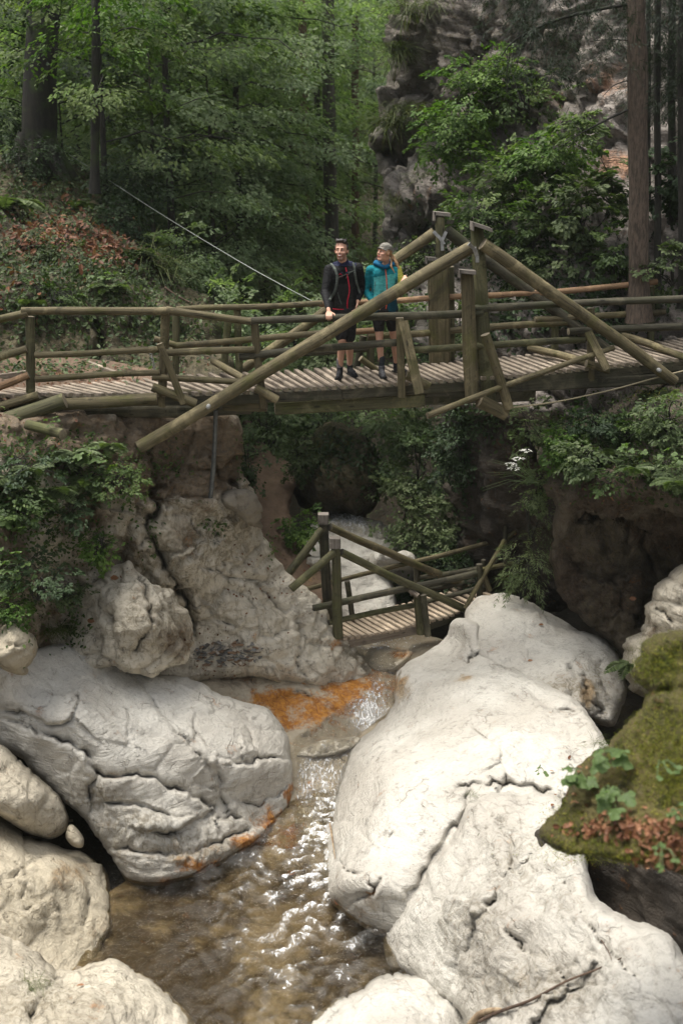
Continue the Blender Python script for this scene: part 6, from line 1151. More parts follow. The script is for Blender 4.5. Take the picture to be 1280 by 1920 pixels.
# sticks
M['stick'] = bark_mat('dry_stick', (.22, .15, .09), (.42, .32, .2), -.3); M['stick_dark'] = bark_mat('dark_stick', (.07, .045, .03), (.14, .09, .06), 0)
def stick(pts, r, mat, label, lift=.03):
    q = []
    for (x, y) in pts:
        l, nn = hit(x, y)
        if l is None: continue
        q.append(np.array(l)+np.array(nn)*lift)
    q = catmull(np.array(q), 4, False); v, f, uv, mi = tube_arrays(q, [r, r*.8, r*.3], 6, 1, .2, True); o = link('stick', npmesh('stick', v, f, M[mat], True, None, None, uv)); tag(o, label, 'stick')
stick([(905, 1918), (940, 1900), (1000, 1880), (1060, 1850), (1120, 1822), (1160, 1802)], .016, 'stick_dark', 'thin dry branch lying across the lower right boulder', .04)
stick([(1128, 1770), (1140, 1790), (1150, 1806)], .006, 'stick_dark', 'short twig standing by the tip of the dry branch', .03)
stick([(622, 1545), (626, 1570), (632, 1612)], .014, 'stick', 'pale peeled stick leaning on the right boulder at the waterline', .03)
stick([(885, 1925), (905, 1905), (935, 1895), (950, 1890)], .035, 'stick', 'pale piece of driftwood at the bottom edge', .04)
stick([(102, 425), (90, 400), (96, 378)], .02, 'stick_dark', 'crooked twig in the red leaves of the left slope', .05)
stick([(1015, 1360), (1120, 1340), (1135, 1365)], .012, 'stick_dark', 'thin brown twig in the hollow of the right boulder', .03) if False else None
stick([(300, 545), (345, 572), (400, 600)], .02, 'stick_dark', 'long thin branch lying on the brow of the left hillside', .12)
# ------------------------------------------------------------------ water
def water_mat(name, tint, foam_glint_bias, stretch=(1, 1, 1), rot=0.0, ripple=1.0):
    m, nt, b = newmat(name); q = NB(nt); p = q.pos(); v = q.scale(p, stretch, (0, 0, rot))
    w1 = q.noise(v, 5.5, 5, .6, 1.2); w2 = q.noise(v, 16, 4, .6, .8); h = q.math('ADD', w1, q.math('MULTIPLY', w2, .45))
    nrm = q.bump(h, .9*ripple, .10)
    gl = q.n('ShaderNodeBsdfGlossy'); gl.inputs['Roughness'].default_value = .06; gl.inputs['Color'].default_value = (1, 1, 1, 1); q.set(gl.inputs['Normal'], nrm)
    tr = q.n('ShaderNodeBsdfTransparent'); tr.inputs[0].default_value = (*tint, 1)
    fr = q.n('ShaderNodeFresnel'); fr.inputs[0].default_value = 1.33; q.set(fr.inputs['Normal'], nrm)
    mx = q.n('ShaderNodeMixShader'); q.set(mx.inputs[0], fr.outputs[0]); nt.links.new(tr.outputs[0], mx.inputs[1]); nt.links.new(gl.outputs[0], mx.inputs[2])
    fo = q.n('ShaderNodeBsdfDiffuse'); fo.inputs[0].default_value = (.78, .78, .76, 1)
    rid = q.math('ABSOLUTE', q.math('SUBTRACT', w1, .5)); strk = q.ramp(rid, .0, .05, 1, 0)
    ff = q.math('MULTIPLY', q.ramp(q.math('ADD', q.attr('foam'), q.math('MULTIPLY', q.math('SUBTRACT', w2, .5), 2.2)), .55, 1.0), q.math('ADD', .30, q.math('MULTIPLY', strk, .65)))  # white streaks: foam, and sky and sun glints painted as diffuse white
    ff = q.math('ADD', ff, q.math('MULTIPLY', q.attr('foam'), .10))  # even pale veil, a painted soft sky reflection
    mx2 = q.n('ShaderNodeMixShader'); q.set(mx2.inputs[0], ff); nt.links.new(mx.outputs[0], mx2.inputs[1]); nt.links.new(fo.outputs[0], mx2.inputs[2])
    nt.links.new(mx2.outputs[0], nt.nodes['Material Output'].inputs[0]); return m
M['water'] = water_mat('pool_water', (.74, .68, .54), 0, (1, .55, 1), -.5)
ax = np.arange(-3.9, 2.6, .022); ay = np.arange(8.0, 14.7, .022); X, Y_ = np.meshgrid(ax, ay); q0 = np.c_[X.ravel(), Y_.ravel(), np.zeros(X.size)]
flow = np.exp(-(((q0[:, 0]+.35)/1.2)**2+((q0[:, 1]-11.8)/2.3)**2)); u = q0.copy()
wob = fbm(np.c_[u[:, 0]*2.2, u[:, 1]*1.3, np.zeros(len(u))], 2)
s1 = pnoise(np.c_[(u[:, 0]*.8+u[:, 1]*.5)*3.2+wob, (u[:, 1]*.9-u[:, 0]*.5)*5.0+wob*1.5, np.zeros(len(u))]); s2 = fbm(np.c_[u[:, 0]*7, u[:, 1]*10+wob, np.full(len(u), 4.)], 3)
q0[:, 2] = (.012+.04*flow)*s1+(.006+.028*flow)*s2-.01
h_, w_ = X.shape; i_ = np.arange(h_*w_).reshape(h_, w_); f_ = np.stack([i_[:-1, :-1], i_[:-1, 1:], i_[1:, 1:], i_[1:, :-1]], -1).reshape(-1, 4)
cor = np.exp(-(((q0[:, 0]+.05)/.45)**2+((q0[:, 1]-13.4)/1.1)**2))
foam = np.clip(.85*flow*smooth(-.3, .5, s1+.5*s2)+1.0*cor*smooth(-.7, .2, s2), 0, 1)  # white water at the inflow, painted glints along the pool ripples
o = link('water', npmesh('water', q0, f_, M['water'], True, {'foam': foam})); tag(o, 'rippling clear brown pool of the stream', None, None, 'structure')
# thin sheets of running water over the shelves, draped on the bed
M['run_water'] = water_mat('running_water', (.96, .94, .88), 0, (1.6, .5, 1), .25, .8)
def sheet(name, poly, lift, foam_glint_f, label, step=4):
    pl = catmull(poly, 5); x0, y0 = pl.min(0); x1, y1 = pl.max(0); xs = np.arange(x0, x1, step); ys = np.arange(y0, y1, step); gx, gy = np.meshgrid(xs, ys); ins = inside(pl, gx, gy)
    pos = np.zeros(gx.shape+(3,)); fo = np.zeros(gx.shape)
    for j in range(gx.shape[0]):
        for i in range(gx.shape[1]):
            if ins[j, i]:
                l, n = hit(gx[j, i], gy[j, i])
                if l is None: ins[j, i] = False; continue
                pos[j, i] = l
    # smooth the draped heights
    for _ in range(3):
        acc = pos*ins[..., None]; w = ins.astype(float); A = acc.copy(); W = w.copy()
        for dj, di in ((0, 1), (0, -1), (1, 0), (-1, 0)): A += np.roll(acc, (dj, di), (0, 1)); W += np.roll(w, (dj, di), (0, 1))
        pos = np.where(ins[..., None], A/np.maximum(W, 1)[..., None], pos)
    cell = ins[:-1, :-1] & ins[1:, :-1] & ins[:-1, 1:] & ins[1:, 1:]; idx = np.cumsum(ins.ravel()).reshape(ins.shape)-1
    p = pos[ins]; px_, py_ = gx[ins], gy[ins]; p = p+np.array([0, -.4, .9])*(lift*(1+.8*fbm(p*np.array([5, 9, 5]), 3)))[:, None] if True else p
    # drop triangles that span a jump in depth
    f = np.stack([idx[:-1, :-1][cell], idx[1:, :-1][cell], idx[1:, 1:][cell], idx[:-1, 1:][cell]], 1); dy = p[f][:, :, 1].max(1)-p[f][:, :, 1].min(1); f = f[dy < .5]
    o = link(name, npmesh(name, p, f, M['run_water'], True, {'foam': foam_glint_f(px_, py_)})); tag(o, label, None, None, 'structure')
G_ = lambda x, y, cx, cy, w, h: np.exp(-(((x-cx)/w)**2+((y-cy)/h)**2))
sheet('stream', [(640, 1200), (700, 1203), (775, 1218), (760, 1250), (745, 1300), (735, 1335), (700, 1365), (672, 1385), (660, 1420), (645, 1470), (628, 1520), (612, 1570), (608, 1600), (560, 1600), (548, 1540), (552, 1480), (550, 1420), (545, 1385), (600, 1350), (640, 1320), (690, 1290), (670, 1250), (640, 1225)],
      .022, lambda x, y: np.clip(.22+.8*G_(x, y, 690, 1345, 40, 34)+.75*G_(x, y, 700, 1208, 50, 10)+.45*G_(x, y, 600, 1450, 70, 60)+.6*G_(x, y, 590, 1550, 50, 60)+.35*G_(x, y, 700, 1290, 40, 30), 0, 1), 'shallow water running over the stained shelves')  # foam at the drops; the even base is painted brightness over dark shelves
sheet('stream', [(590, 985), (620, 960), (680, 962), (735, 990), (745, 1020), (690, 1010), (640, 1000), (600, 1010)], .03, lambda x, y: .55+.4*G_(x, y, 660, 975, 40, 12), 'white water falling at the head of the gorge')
# spray of the little fall under the lower deck
g = np.random.default_rng(3); n = 420; c = PZ(700, 1205, .72); p = c+np.c_[g.normal(0, .35, n), g.normal(0, .12, n), np.abs(g.normal(0, .09, n))]
M['foam'] = flat_mat('white_foam', (.75, .77, .76), .5)
leafobj('water_spray', (p, g.normal(size=(n, 3)), g.normal(size=(n, 3)), g.uniform(.01, .035, n), np.full(n, .5)), 'foam', None, 'far', kind='stuff', label='white spray of the small fall below the lower bridge')
# ------------------------------------------------------------------ people
def ico(sub=2):
    bm = bmesh.new(); bmesh.ops.create_icosphere(bm, subdivisions=sub, radius=1); v = np.array([x.co[:] for x in bm.verts]); bm.free(); return v
ICO = ico(2)
def hull_into(bm, pts):
    vs = [bm.verts.new(p) for p in pts]; r = bmesh.ops.convex_hull(bm, input=vs)
    bmesh.ops.delete(bm, geom=[v for v in vs if v.is_valid and not v.link_faces], context='VERTS')
def blob(name, prims, voxel, mats, parent, smooth_it=3, paint=None, attrs=None, label=None, post=None):
    """one continuous surface grown over tapered capsules ('c', p0, r0, p1, r1) and ellipsoids ('e', c, (rx, ry, rz), R)"""
    bm = bmesh.new()
    for p in prims:
        if p[0] == 'c': hull_into(bm, np.r_[ICO*p[2]+p[1], ICO*p[4]+p[3]])
        elif p[0] == 'e':
            R = p[3] if len(p) > 3 else np.eye(3); hull_into(bm, (ICO*np.array(p[2]))@np.array(R).T+p[1])
        elif p[0] == 'h': hull_into(bm, np.array(p[1]))
    me = bpy.data.meshes.new(name); bm.to_mesh(me); bm.free(); o = bpy.data.objects.new('tmp', me); COL.objects.link(o)
    m = o.modifiers.new('r', 'REMESH'); m.mode = 'VOXEL'; m.voxel_size = voxel
    if smooth_it: s = o.modifiers.new('s', 'SMOOTH'); s.factor = .5; s.iterations = smooth_it
    dg = bpy.context.evaluated_depsgraph_get(); me2 = bpy.data.meshes.new_from_object(o.evaluated_get(dg)); bpy.data.objects.remove(o); bpy.data.meshes.remove(me)
    me2.name = name; n = len(me2.vertices); v = np.zeros(n*3, np.float32); me2.vertices.foreach_get('co', v); v = v.reshape(-1, 3)
    for ms in (mats if isinstance(mats, list) else [mats]): me2.materials.append(M[ms])
    if post is not None: v = post(v)
    if attrs:
        for k, fn in attrs.items(): at = me2.attributes.new(k, 'FLOAT', 'POINT'); at.data.foreach_set('value', fn(v).astype(np.float32))
    if paint is not None:
        nf = len(me2.polygons); c = np.zeros(nf*3, np.float32); me2.polygons.foreach_get('center', c); me2.polygons.foreach_set('material_index', paint(c.reshape(-1, 3)).astype(np.int32))
    me2.vertices.foreach_set('co', (v-np.array(parent.location)).astype(np.float32).ravel()); me2.polygons.foreach_set('use_smooth', np.ones(len(me2.polygons), bool)); me2.update()
    return tag(link(name, me2, parent), label)
def skin_mat():
    m, nt, b = newmat('skin'); q = NB(nt); c = q.mix(q.noise(q.pos(), 40, 3), (.50, .265, .175), (.60, .35, .245))
    c = q.mix(q.math('MULTIPLY', q.attr('beard'), .62), c, (.10, .06, .045)); c = q.mix(q.attr('lip'), c, (.42, .12, .095))
    q.set(b.inputs['Base Color'], c); b.inputs['Roughness'].default_value = .5; b.inputs['Subsurface Weight'].default_value = .08; b.inputs['Subsurface Radius'].default_value = (.01, .004, .002); return m
M['skin'] = skin_mat()
def cloth(name, c, rough=.75):
    m, nt, b = newmat(name); q = NB(nt); n1 = q.noise(q.scale(q.pos(), (1, 1, 2.2), (0, .5, 0)), 17, 3, .5, .8); n2 = q.noise(q.pos(), 260, 2)
    q.set(b.inputs['Base Color'], q.mix(q.ramp(n1, .3, .7), tuple(x*.78 for x in c), tuple(min(1, x*1.18) for x in c))); b.inputs['Roughness'].default_value = rough; b.inputs['Specular IOR Level'].default_value = .18
    q.set(b.inputs['Normal'], q.bump(q.math('ADD', n1, q.math('MULTIPLY', n2, .08)), .8, .02)); return m
for n_, c_ in dict(black_shell=(.009, .009, .010), charcoal=(.020, .020, .019), navy=(.015, .018, .045), shorts=(.022, .021, .022), teal=(.005, .16, .19), aqua=(.09, .42, .41), olive=(.22, .21, .035), blue_collar=(.006, .10, .20), sock=(.16, .15, .15), sock_dark=(.035, .04, .045), boot=(.018, .018, .02), boot_grey=(.085, .085, .09), sole=(.02, .02, .02), pack=(.055, .062, .055), strap=(.10, .115, .10), cap=(.20, .19, .16), red=(.60, .02, .05), coral=(.75, .13, .06), dark_teal=(.005, .05, .075), rust=(.22, .07, .04)).items(): M[n_] = cloth(n_, c_)
M['hair_dark'] = flat_mat('dark_hair', (.018, .012, .008), .45, 0, .5, 120, .8); M['hair_blond'] = flat_mat('blond_hair', (.30, .17, .075), .5, 0, .45, 90, .8)
M['eye_white'] = flat_mat('eye_white', (.62, .6, .58), .3); M['iris'] = flat_mat('iris', (.02, .015, .01), .2); M['tooth'] = flat_mat('teeth', (.75, .72, .66), .3)
def rotframe(front, up=(0, 0, 1)):
    y = -np.array(front, float); y /= np.linalg.norm(y); x = np.cross(y, up); x /= np.linalg.norm(x); z = np.cross(x, y); return np.stack([x, y, z], 1)   # columns: right, back, up
def head_prims(c, R, s, female=False):
    T = lambda p: np.array(c)+R@(np.array(p)*s); E = lambda p, r: ('e', T(p), tuple(np.array(r)*s), R)
    w = .94 if female else 1.0
    pr = [E((0, .012, .03), (.077*w, .096, .10)), E((0, -.028, -.045), (.057*w, .064, .075)), ('c', T((-.012, -.064, -.096)), .024*s*w, T((.012, -.064, -.096)), .024*s*w), E((0, .03, -.06), (.055*w, .06, .06)),
          ('c', T((0, -.092, .012)), .008*s, T((0, -.110, -.026)), .0125*s), E((-.012, -.096, -.028), (.009, .011, .007)), E((.012, -.096, -.028), (.009, .011, .007)), ('c', T((-.036*w, -.074, .026)), .015*s, T((.036*w, -.074, .026)), .015*s),
          E((-.036*w, -.060, -.028), (.026, .026, .022)), E((.036*w, -.062, -.028), (.026, .026, .022)), E((-.078*w, .006, -.006), (.010, .020, .031)), E((.078*w, .006, -.006), (.010, .020, .031)),
          ('c', T((-.016, -.090, -.050)), .0065*s, T((.016, -.090, -.050)), .0065*s), ('c', T((-.014, -.088, -.067)), .0075*s, T((.014, -.088, -.067)), .0075*s), E((0, -.082, -.058), (.03, .016, .02))]
    return pr, T
def hand_prims(wrist, palm, grip, across, fwd, down, s=1.0, thumb=1):
    """fingers laid over something: palm centre, knuckle line along `across`, going fwd then curling down"""
    a, f, d = (np.array(x, float)/np.linalg.norm(x) for x in (across, fwd, down)); P0 = np.array(palm); pr = [('c', np.array(wrist), .026*s, P0-f*.035*s, .024*s)]
    for k, (dx, L) in enumerate(((-.033, .85), (-.011, 1.0), (.011, .96), (.032, .78))):
        b0 = P0-f*.04*s+a*dx*.75*s; k0 = P0+f*.04*s+a*dx*s; k1 = k0+(f*.75+d*.55)*.036*s*L; k2 = k1+(f*.15+d)*.026*s*L; k3 = k2+(-f*.25+d)*.02*s*L
        pr += [('c', b0, .0145*s, k0, .0115*s), ('c', k0, .0105*s, k1, .0092*s), ('c', k1, .0092*s, k2, .0083*s), ('c', k2, .0083*s, k3, .0070*s)]
    t0 = P0-f*.02*s+a*.03*s*thumb; t1 = t0+(a*thumb*.030+f*.022+d*.006)*s; t2 = t1+(f*.028+a*thumb*.008+d*.012)*s
    pr += [('c', t0, .0145*s, t1, .0115*s), ('c', t1, .0110*s, t2, .0085*s)]
    return pr
def face_parts(T, R, s, t, hair, smile=True, w=1.0):
    for sx in (-1, 1):
        blob('eye', [('e', T((sx*.031*w, -.080, .004)), (.0105*s, .007*s, .0058*s), R)], .003, 'eye_white', t, 0)
        blob('iris', [('e', T((sx*.031*w-.002, -.087, .005)), (.0058*s, .004*s, .0055*s), R)], .0025, 'iris', t, 0)
        blob('eyebrow', [('c', T((sx*.016*w, -.092, .026)), .0042*s, T((sx*.046*w, -.080, .028)), .0034*s)], .003, hair, t, 0)
    if smile: blob('teeth', [('e', T((0, -.0955, -.058)), (.019*s, .006*s, .0062*s), R)], .0025, 'tooth', t, 0)
def boot(t, heel, toe, mat, zs, cuff_top, name='boot'):
    h, e = np.array(heel), np.array(toe); d = (e-h)/np.linalg.norm(e-h); up = np.array([0, 0, 1.])
    o = blob(name, [('c', h+up*.045, .042, h+d*.10+up*.045, .042), ('c', h+d*.1+up*.04, .043, e+up*.032, .032), ('c', h+up*.06, .043, h+up*cuff_top, .046), ('c', h+d*.05+up*.07, .036, h+d*.14+up*.055, .036)], .008, mat, t, 3)
    s = np.cross(d, up); sole = []
    for zz in (0, .022):
        for (a_, b_) in ((-.05, -.038), (-.05, .038), (.09, .046), (.20, .046), (np.linalg.norm(e-h)+.03, .02), (np.linalg.norm(e-h)+.03, -.02), (.20, -.046), (.09, -.046)): sole.append(h+d*a_+s*b_+up*zz)
    k = 8; f = [[i, (i+1) % k, k+(i+1) % k, k+i] for i in range(k)]+[[k, k+1, k+2, k+7], [k+2, k+3, k+6, k+7], [k+3, k+4, k+5, k+6]]
    link('sole', npmesh('sole', np.array(sole)-np.array(o.parent.location), np.array(f), M['sole'], False), o)
def seam(name, o, pts, r, mat, t, Y0, flat_=.5, lift=.004, parent=None):
    """strip lying on the front of a garment: pts in photo pixels, found by rays"""
    me = o.data; vv = [tuple(Vector(v.co)+Vector(t.location)) for v in me.vertices]; b = BVHTree.FromPolygons(vv, [tuple(p.vertices) for p in me.polygons]); q = []
    for (x, y) in catmull(np.array(pts, float), 5, False):
        d = Vector(pdir(x, y)).normalized(); l, n, i, tt = b.ray_cast(Vector(CAMP), d)
        if l is not None: q.append(np.array(l)-np.array(d)*lift)
    if len(q) < 3: return
    q = np.array(q); q[1:-1] = (q[:-2]+q[1:-1]*2+q[2:])/4
    v, f, uv, mi = tube_arrays(q, [r], 6, 0, 0, True); return link(name, npmesh(name, v-np.array(t.location), f, M[mat], True), t)
def deckz(x, Y):
    a = np.array([np.interp(x, A[:, 0], A[:, 1]) for A in (NP, FP)]); z = np.array([np.interp(x, A[:, 0], A[:, 2]) for A in (NP, FP)]); u = (Y-a[0])/(a[1]-a[0]); return float(z[0]+(z[1]-z[0])*u)

# ---- the man
YM = 15.95
J = lambda px, py, dy=0.0: P(px, py, YM+dy)
zm = deckz(0, YM)
man = empty('person', (float(J(645, 700)[0]), YM, zm), 'dark haired man in black jacket and shorts, one hand on the rail, smiling upwards', 'person')
Rm = rotframe((-.22, -1, .10)); hc = J(640, 470, -.14)
hp, T = head_prims(hc, Rm, 1.10)
rc = P(617, 597.5, Yn(617)+.02)                     # centre of the near rail under his hand
palm = rc+np.array([.0, .012, .066]); wr = palm+np.array([-.012, .075, .05])
aL = [J(617, 506, -.10), J(609, 548, -.22), wr]; 
aR = [J(671, 503, -.08), J(679, 540, .04), J(671, 562, -.06)]
hipL, hipR = J(636, 588, .0), J(655, 588, .02); kL, kR = J(641, 638, -.10), J(655, 640, .06)
fL = np.array([J(637, 700)[0], YM-.03, zm]); fR = np.array([J(656, 700)[0], YM+.16, deckz(.1, YM+.16)])
up = np.array([0, 0, 1.])
prims = hp+[('c', J(642, 484, -.10), .058, J(643, 500, -.07), .064), ('c', aL[0], .055, aR[0], .055), ('c', J(643, 515, -.03), .085, J(645, 580, .02), .09), ('c', aL[0], .052, aL[1], .040), ('c', aL[1], .040, aL[2], .026), ('c', aR[0], .052, aR[1], .040), ('c', aR[1], .040, aR[2], .026)]
prims += hand_prims(wr, palm, rc, (1, 0, 0), (0, -1, -.1), (0, 0, -1), 1.08, 1)
prims += hand_prims(aR[2], aR[2]+np.array([-.01, -.04, -.06]), None, (0, 1, 0), (-.15, -.1, -1), (-1, 0, -.3), 1.0, -1)
for h, k, f in ((hipL, kL, fL), (hipR, kR, fR)):
    ank = f+up*.10; m_ = k+(ank-k)*.32+np.array([0, .02, 0]); prims += [('c', h, .085, k, .056), ('c', k, .054, m_, .056), ('c', m_, .056, ank, .034), ('e', k+np.array([0, -.012, 0]), (.05, .05, .055))]
prims += [('c', hipL, .10, hipR, .10)]
Ri = np.linalg.inv(Rm)
def hl(v): return ((v-hc)@Ri.T)/1.10
def beard(v): l = hl(v); return smooth(-.028, -.05, l[:, 2])*smooth(.03, -.02, l[:, 1])*(l[:, 2] > -.14)*(np.linalg.norm(l, axis=1) < .2)
def lip(v): l = hl(v); return np.exp(-((l[:, 0]/.024)**4+((l[:, 2]+.058)/.014)**4))*(l[:, 1] < -.07)*(l[:, 1] > -.2)
blob('body', prims, .0062, 'skin', man, 2, attrs={'beard': beard, 'lip': lip})
face_parts(T, Rm, 1.10, man, 'hair_dark')
E = lambda p, r: ('e', T(p), tuple(np.array(r)*1.10), Rm)
g = random.Random(4)
hair = [E((0, .028, .052), (.084, .092, .088)), E((0, .05, .0), (.078, .062, .075)), E((-.03, -.052, .112), (.038, .034, .024)), E((.01, -.056, .116), (.04, .034, .026)), E((.045, -.04, .102), (.032, .036, .026)), E((-.074, .0, .03), (.012, .03, .035)), E((.074, .0, .03), (.012, .03, .035))]
for k in range(16): a_ = g.uniform(-1.2, 1.2); hair.append(('c', T((math.sin(a_)*.05, -.03+g.uniform(-.02, .06), .12)), .014, T((math.sin(a_)*.075, -.045+g.uniform(-.02, .06), .128+g.uniform(0, .012))), .006))
blob('hair', hair, .0065, 'hair_dark', man, 1)
shoulder = [('c', aL[0]+np.array([.0, .02, 0]), .075, aR[0]+np.array([0, .02, 0]), .075), ('c', J(632, 512, -.08), .115, J(634, 560, -.02), .115), ('c', J(655, 512, -.06), .115, J(654, 560, 0), .115), ('c', J(634, 560, -.02), .115, J(636, 579, 0), .118), ('c', J(654, 560, 0), .112, J(655, 579, .02), .112), ('c', J(643, 492, -.07), .078, J(643, 505, -.06), .10)]
cuffL = aL[1]+(aL[2]-aL[1])*.93
shoulder += [('c', aL[0], .074, aL[1], .058), ('c', aL[1], .058, cuffL, .040), ('c', aR[0], .074, aR[1], .058), ('c', aR[1], .058, aR[2]-(aR[2]-aR[1])*.05, .040), ('e', aL[1]+np.array([0, 0, -.02]), (.062, .062, .05))]
jk = blob('jacket', shoulder, .010, ['black_shell', 'charcoal', 'navy'], man, 3, paint=lambda c: np.where((c[:, 2] > J(0, 497)[2]) & (np.abs(c[:, 0]-man.location.x) < .16), 2, np.where((np.abs(c[:, 0]-J(644, 0)[0]) < .125) & (c[:, 2] < J(0, 530)[2]), 1, 0)))
blob('hood', [('c', J(628, 497, .02), .045, J(643, 494, .10), .055), ('c', J(658, 496, .04), .045, J(643, 494, .10), .055), ('c', J(626, 500, -.06), .028, J(640, 512, -.17), .016), ('c', J(660, 499, -.05), .028, J(650, 512, -.17), .016)], .009, 'navy', man, 2)
seam('zip', jk, [(648, 502), (652, 522), (655, 545), (651, 565), (651, 582)], .0075, 'red', man, YM); seam('hem_stripe', jk, [(624, 579), (634, 580), (645, 580)], .006, 'red', man, YM)
seam('pocket_zip', jk, [(633, 548), (636, 560), (640, 570)], .004, 'strap', man, YM); 
for pts in ([(636, 515), (638, 513), (641, 516)], [(637, 518), (640, 519), (643, 517)]): seam('logo', jk, pts, .0045, 'red', man, YM)
sh = [('c', hipL+up*.06, .118, hipR+up*.06, .118)]
for h, k in ((hipL, kL), (hipR, kR)): e_ = h+(k-h)*.80; sh.append(('c', h, .112, e_, .088)); sh.append(('c', e_, .088, e_-up*.012, .088))
blob('shorts', sh, .010, 'shorts', man, 2)
for k, f in ((kL, fL), (kR, fR)): blob('sock', [('c', f+up*.10, .042, f+up*.235, .050)], .007, 'sock', man, 2)
boot(man, fL, fL+np.array([-.03, -.21, 0]), 'boot', zm, .13); boot(man, fR, fR+np.array([.07, -.19, 0]), 'boot', zm, .13)
# his backpack
bp = empty('backpack', J(640, 575, .3), 'dark grey hiking backpack on the back of the man in the black jacket', 'backpack')
blob('pack_bag', [('c', J(618, 515, .13), .07, J(620, 565, .16), .085), ('c', J(664, 512, .13), .07, J(662, 565, .16), .085), ('c', J(618, 515, .24), .07, J(620, 565, .28), .085), ('c', J(664, 512, .24), .07, J(662, 565, .28), .085), ('c', J(622, 505, .16), .055, J(660, 503, .16), .055), ('h', [J(x, y, d) for x in (614, 668) for y in (508, 572) for d in (.10, .30)])], .012, 'pack', bp, 4)
blob('side_pocket', [('c', J(609, 520, .16), .03, J(608, 545, .2), .035)], .009, 'rust', bp, 2)
def strap_on(o, t, base, pts, r, lift=.006, name='shoulder_strap', mat='strap'):
    me = o.data; vv = [tuple(Vector(v.co)+Vector(base.location)) for v in me.vertices]; b = BVHTree.FromPolygons(vv, [tuple(p.vertices) for p in me.polygons]); q = []
    for (x, y) in catmull(np.array(pts, float), 6, False):
        d = Vector(pdir(x, y)).normalized(); l, n, i, tt = b.ray_cast(Vector(CAMP), d)
        if l is not None: q.append(np.array(l)-np.array(d)*lift)
    if len(q) < 3: return
    q = np.array(q); q[1:-1] = (q[:-2]+q[1:-1]*2+q[2:])/4
    pr = [('c', a, r, b_, r) for a, b_ in zip(q[:-1], q[1:])]; blob(name, pr, .007, mat, t, 1)
strap_on(jk, bp, man, [(619, 494), (625, 500), (630, 510), (632, 524), (628, 545), (618, 562)], .019); strap_on(jk, bp, man, [(662, 494), (664, 502), (665, 512), (668, 530), (674, 548)], .017)
strap_on(jk, bp, man, [(632, 521), (645, 516), (653, 511), (666, 507)], .008, name='chest_strap'); strap_on(jk, bp, man, [(648, 522), (654, 513), (660, 509)], .007, name='chest_strap')

# ---- the woman
YW = 15.98
K = lambda px, py, dy=0.0: P(px, py, YW+dy)
xw = float(K(720, 700)[0]); zw = deckz(xw, YW)
wom = empty('person', (xw, YW, zw), 'woman in teal and aqua jacket, grey cap and blond ponytail, looking up to the left', 'person')
Rw = rotframe((-.72, -.70, .26)); hw = K(720, 474, -.10); sw_ = 1.02
hp, T = head_prims(hw, Rw, sw_, True)
# far end of her forearm rests on the long diagonal log
tdl = (760-262)/(884-262); dl = P(262, 838, 14.85)*(1-tdl)+P(884, 461, 15.55)*tdl
palm = dl+np.array([.0, .06, .085]); wr = palm+np.array([.0, .085, .02])
bL = [K(694, 506, -.03), K(685, 545, .02), K(697, 564, -.14)]; bR = [K(745, 507, -.04), K(754, 534, -.14), wr]
hL, hR = K(709, 588, 0), K(732, 588, .02); nL, nR = K(711, 636, -.03), K(738, 632, .10)
gL = np.array([K(715, 700)[0], YW-.02, zw]); gR = np.array([K(744, 700)[0], YW+.28, deckz(.75, YW+.28)])
prims = hp+[('c', K(724, 484, -.06), .046, K(722, 500, -.03), .05), ('c', bL[0], .045, bR[0], .045), ('c', K(720, 515, 0), .075, K(720, 580, .02), .085), ('c', bL[0], .042, bL[1], .034), ('c', bL[1], .034, bL[2], .022), ('c', bR[0], .042, bR[1], .034), ('c', bR[1], .034, bR[2], .022)]
prims += hand_prims(wr, palm, dl, (.9, 0, .45), (.25, -1, -.15), (0, -.2, -1), .95, -1)+hand_prims(bL[2], bL[2]+np.array([.05, -.03, -.03]), None, (0, .3, 1), (1, -.2, -.3), (0, -.6, -.6), .92, 1)
for h, k, f in ((hL, nL, gL), (hR, nR, gR)):
    ank = f+up*.10; m_ = k+(ank-k)*.30+np.array([0, .018, 0]); prims += [('c', h, .085, k, .050), ('c', k, .048, m_, .050), ('c', m_, .050, ank, .030), ('e', k+np.array([0, -.010, 0]), (.045, .045, .05))]
prims += [('c', hL, .10, hR, .10)]
Rwi = np.linalg.inv(Rw)
def lipw(v): l = ((v-hw)@Rwi.T)/sw_; return np.exp(-((l[:, 0]/.022)**4+((l[:, 2]+.058)/.014)**4))*(l[:, 1] < -.07)*(l[:, 1] > -.2)
blob('body', prims, .0062, 'skin', wom, 2, attrs={'beard': lambda v: np.zeros(len(v)), 'lip': lipw})
face_parts(T, Rw, sw_, wom, 'hair_blond', False, .94)
E = lambda p, r: ('e', T(p), tuple(np.array(r)*sw_), Rw)
tail = [T((.0, .10, .02)), K(737, 484, -.02), K(743, 494, -.06), K(748, 506, -.08), K(751, 514, -.08)]
blob('hair', [E((0, .03, .03), (.078, .086, .085)), E((-.066, .0, .0), (.014, .03, .04)), E((.066, .0, .0), (.014, .03, .04)), ('c', tail[0], .024, tail[1], .027), ('c', tail[1], .027, tail[2], .025), ('c', tail[2], .025, tail[3], .017), ('c', tail[3], .017, tail[4], .007), ('c', tail[1]+np.array([-.03, -.03, 0]), .016, K(733, 500, -.16), .014), ('c', K(733, 500, -.16), .014, K(740, 512, -.17), .006)], .007, 'hair_blond', wom, 2)
blob('cap', [E((0, .018, .066), (.086, .099, .072)), E((0, .02, .05), (.087, .10, .05))], .007, 'cap', wom, 2, post=lambda v: np.where((((v-hw)@Rwi.T)[:, 2:3]/sw_ < .042), v+(Rw@np.array([0, 0, 1.]))*np.clip(.042*sw_-((v-hw)@Rwi.T)[:, 2:3], 0, 1), v))
vis = []
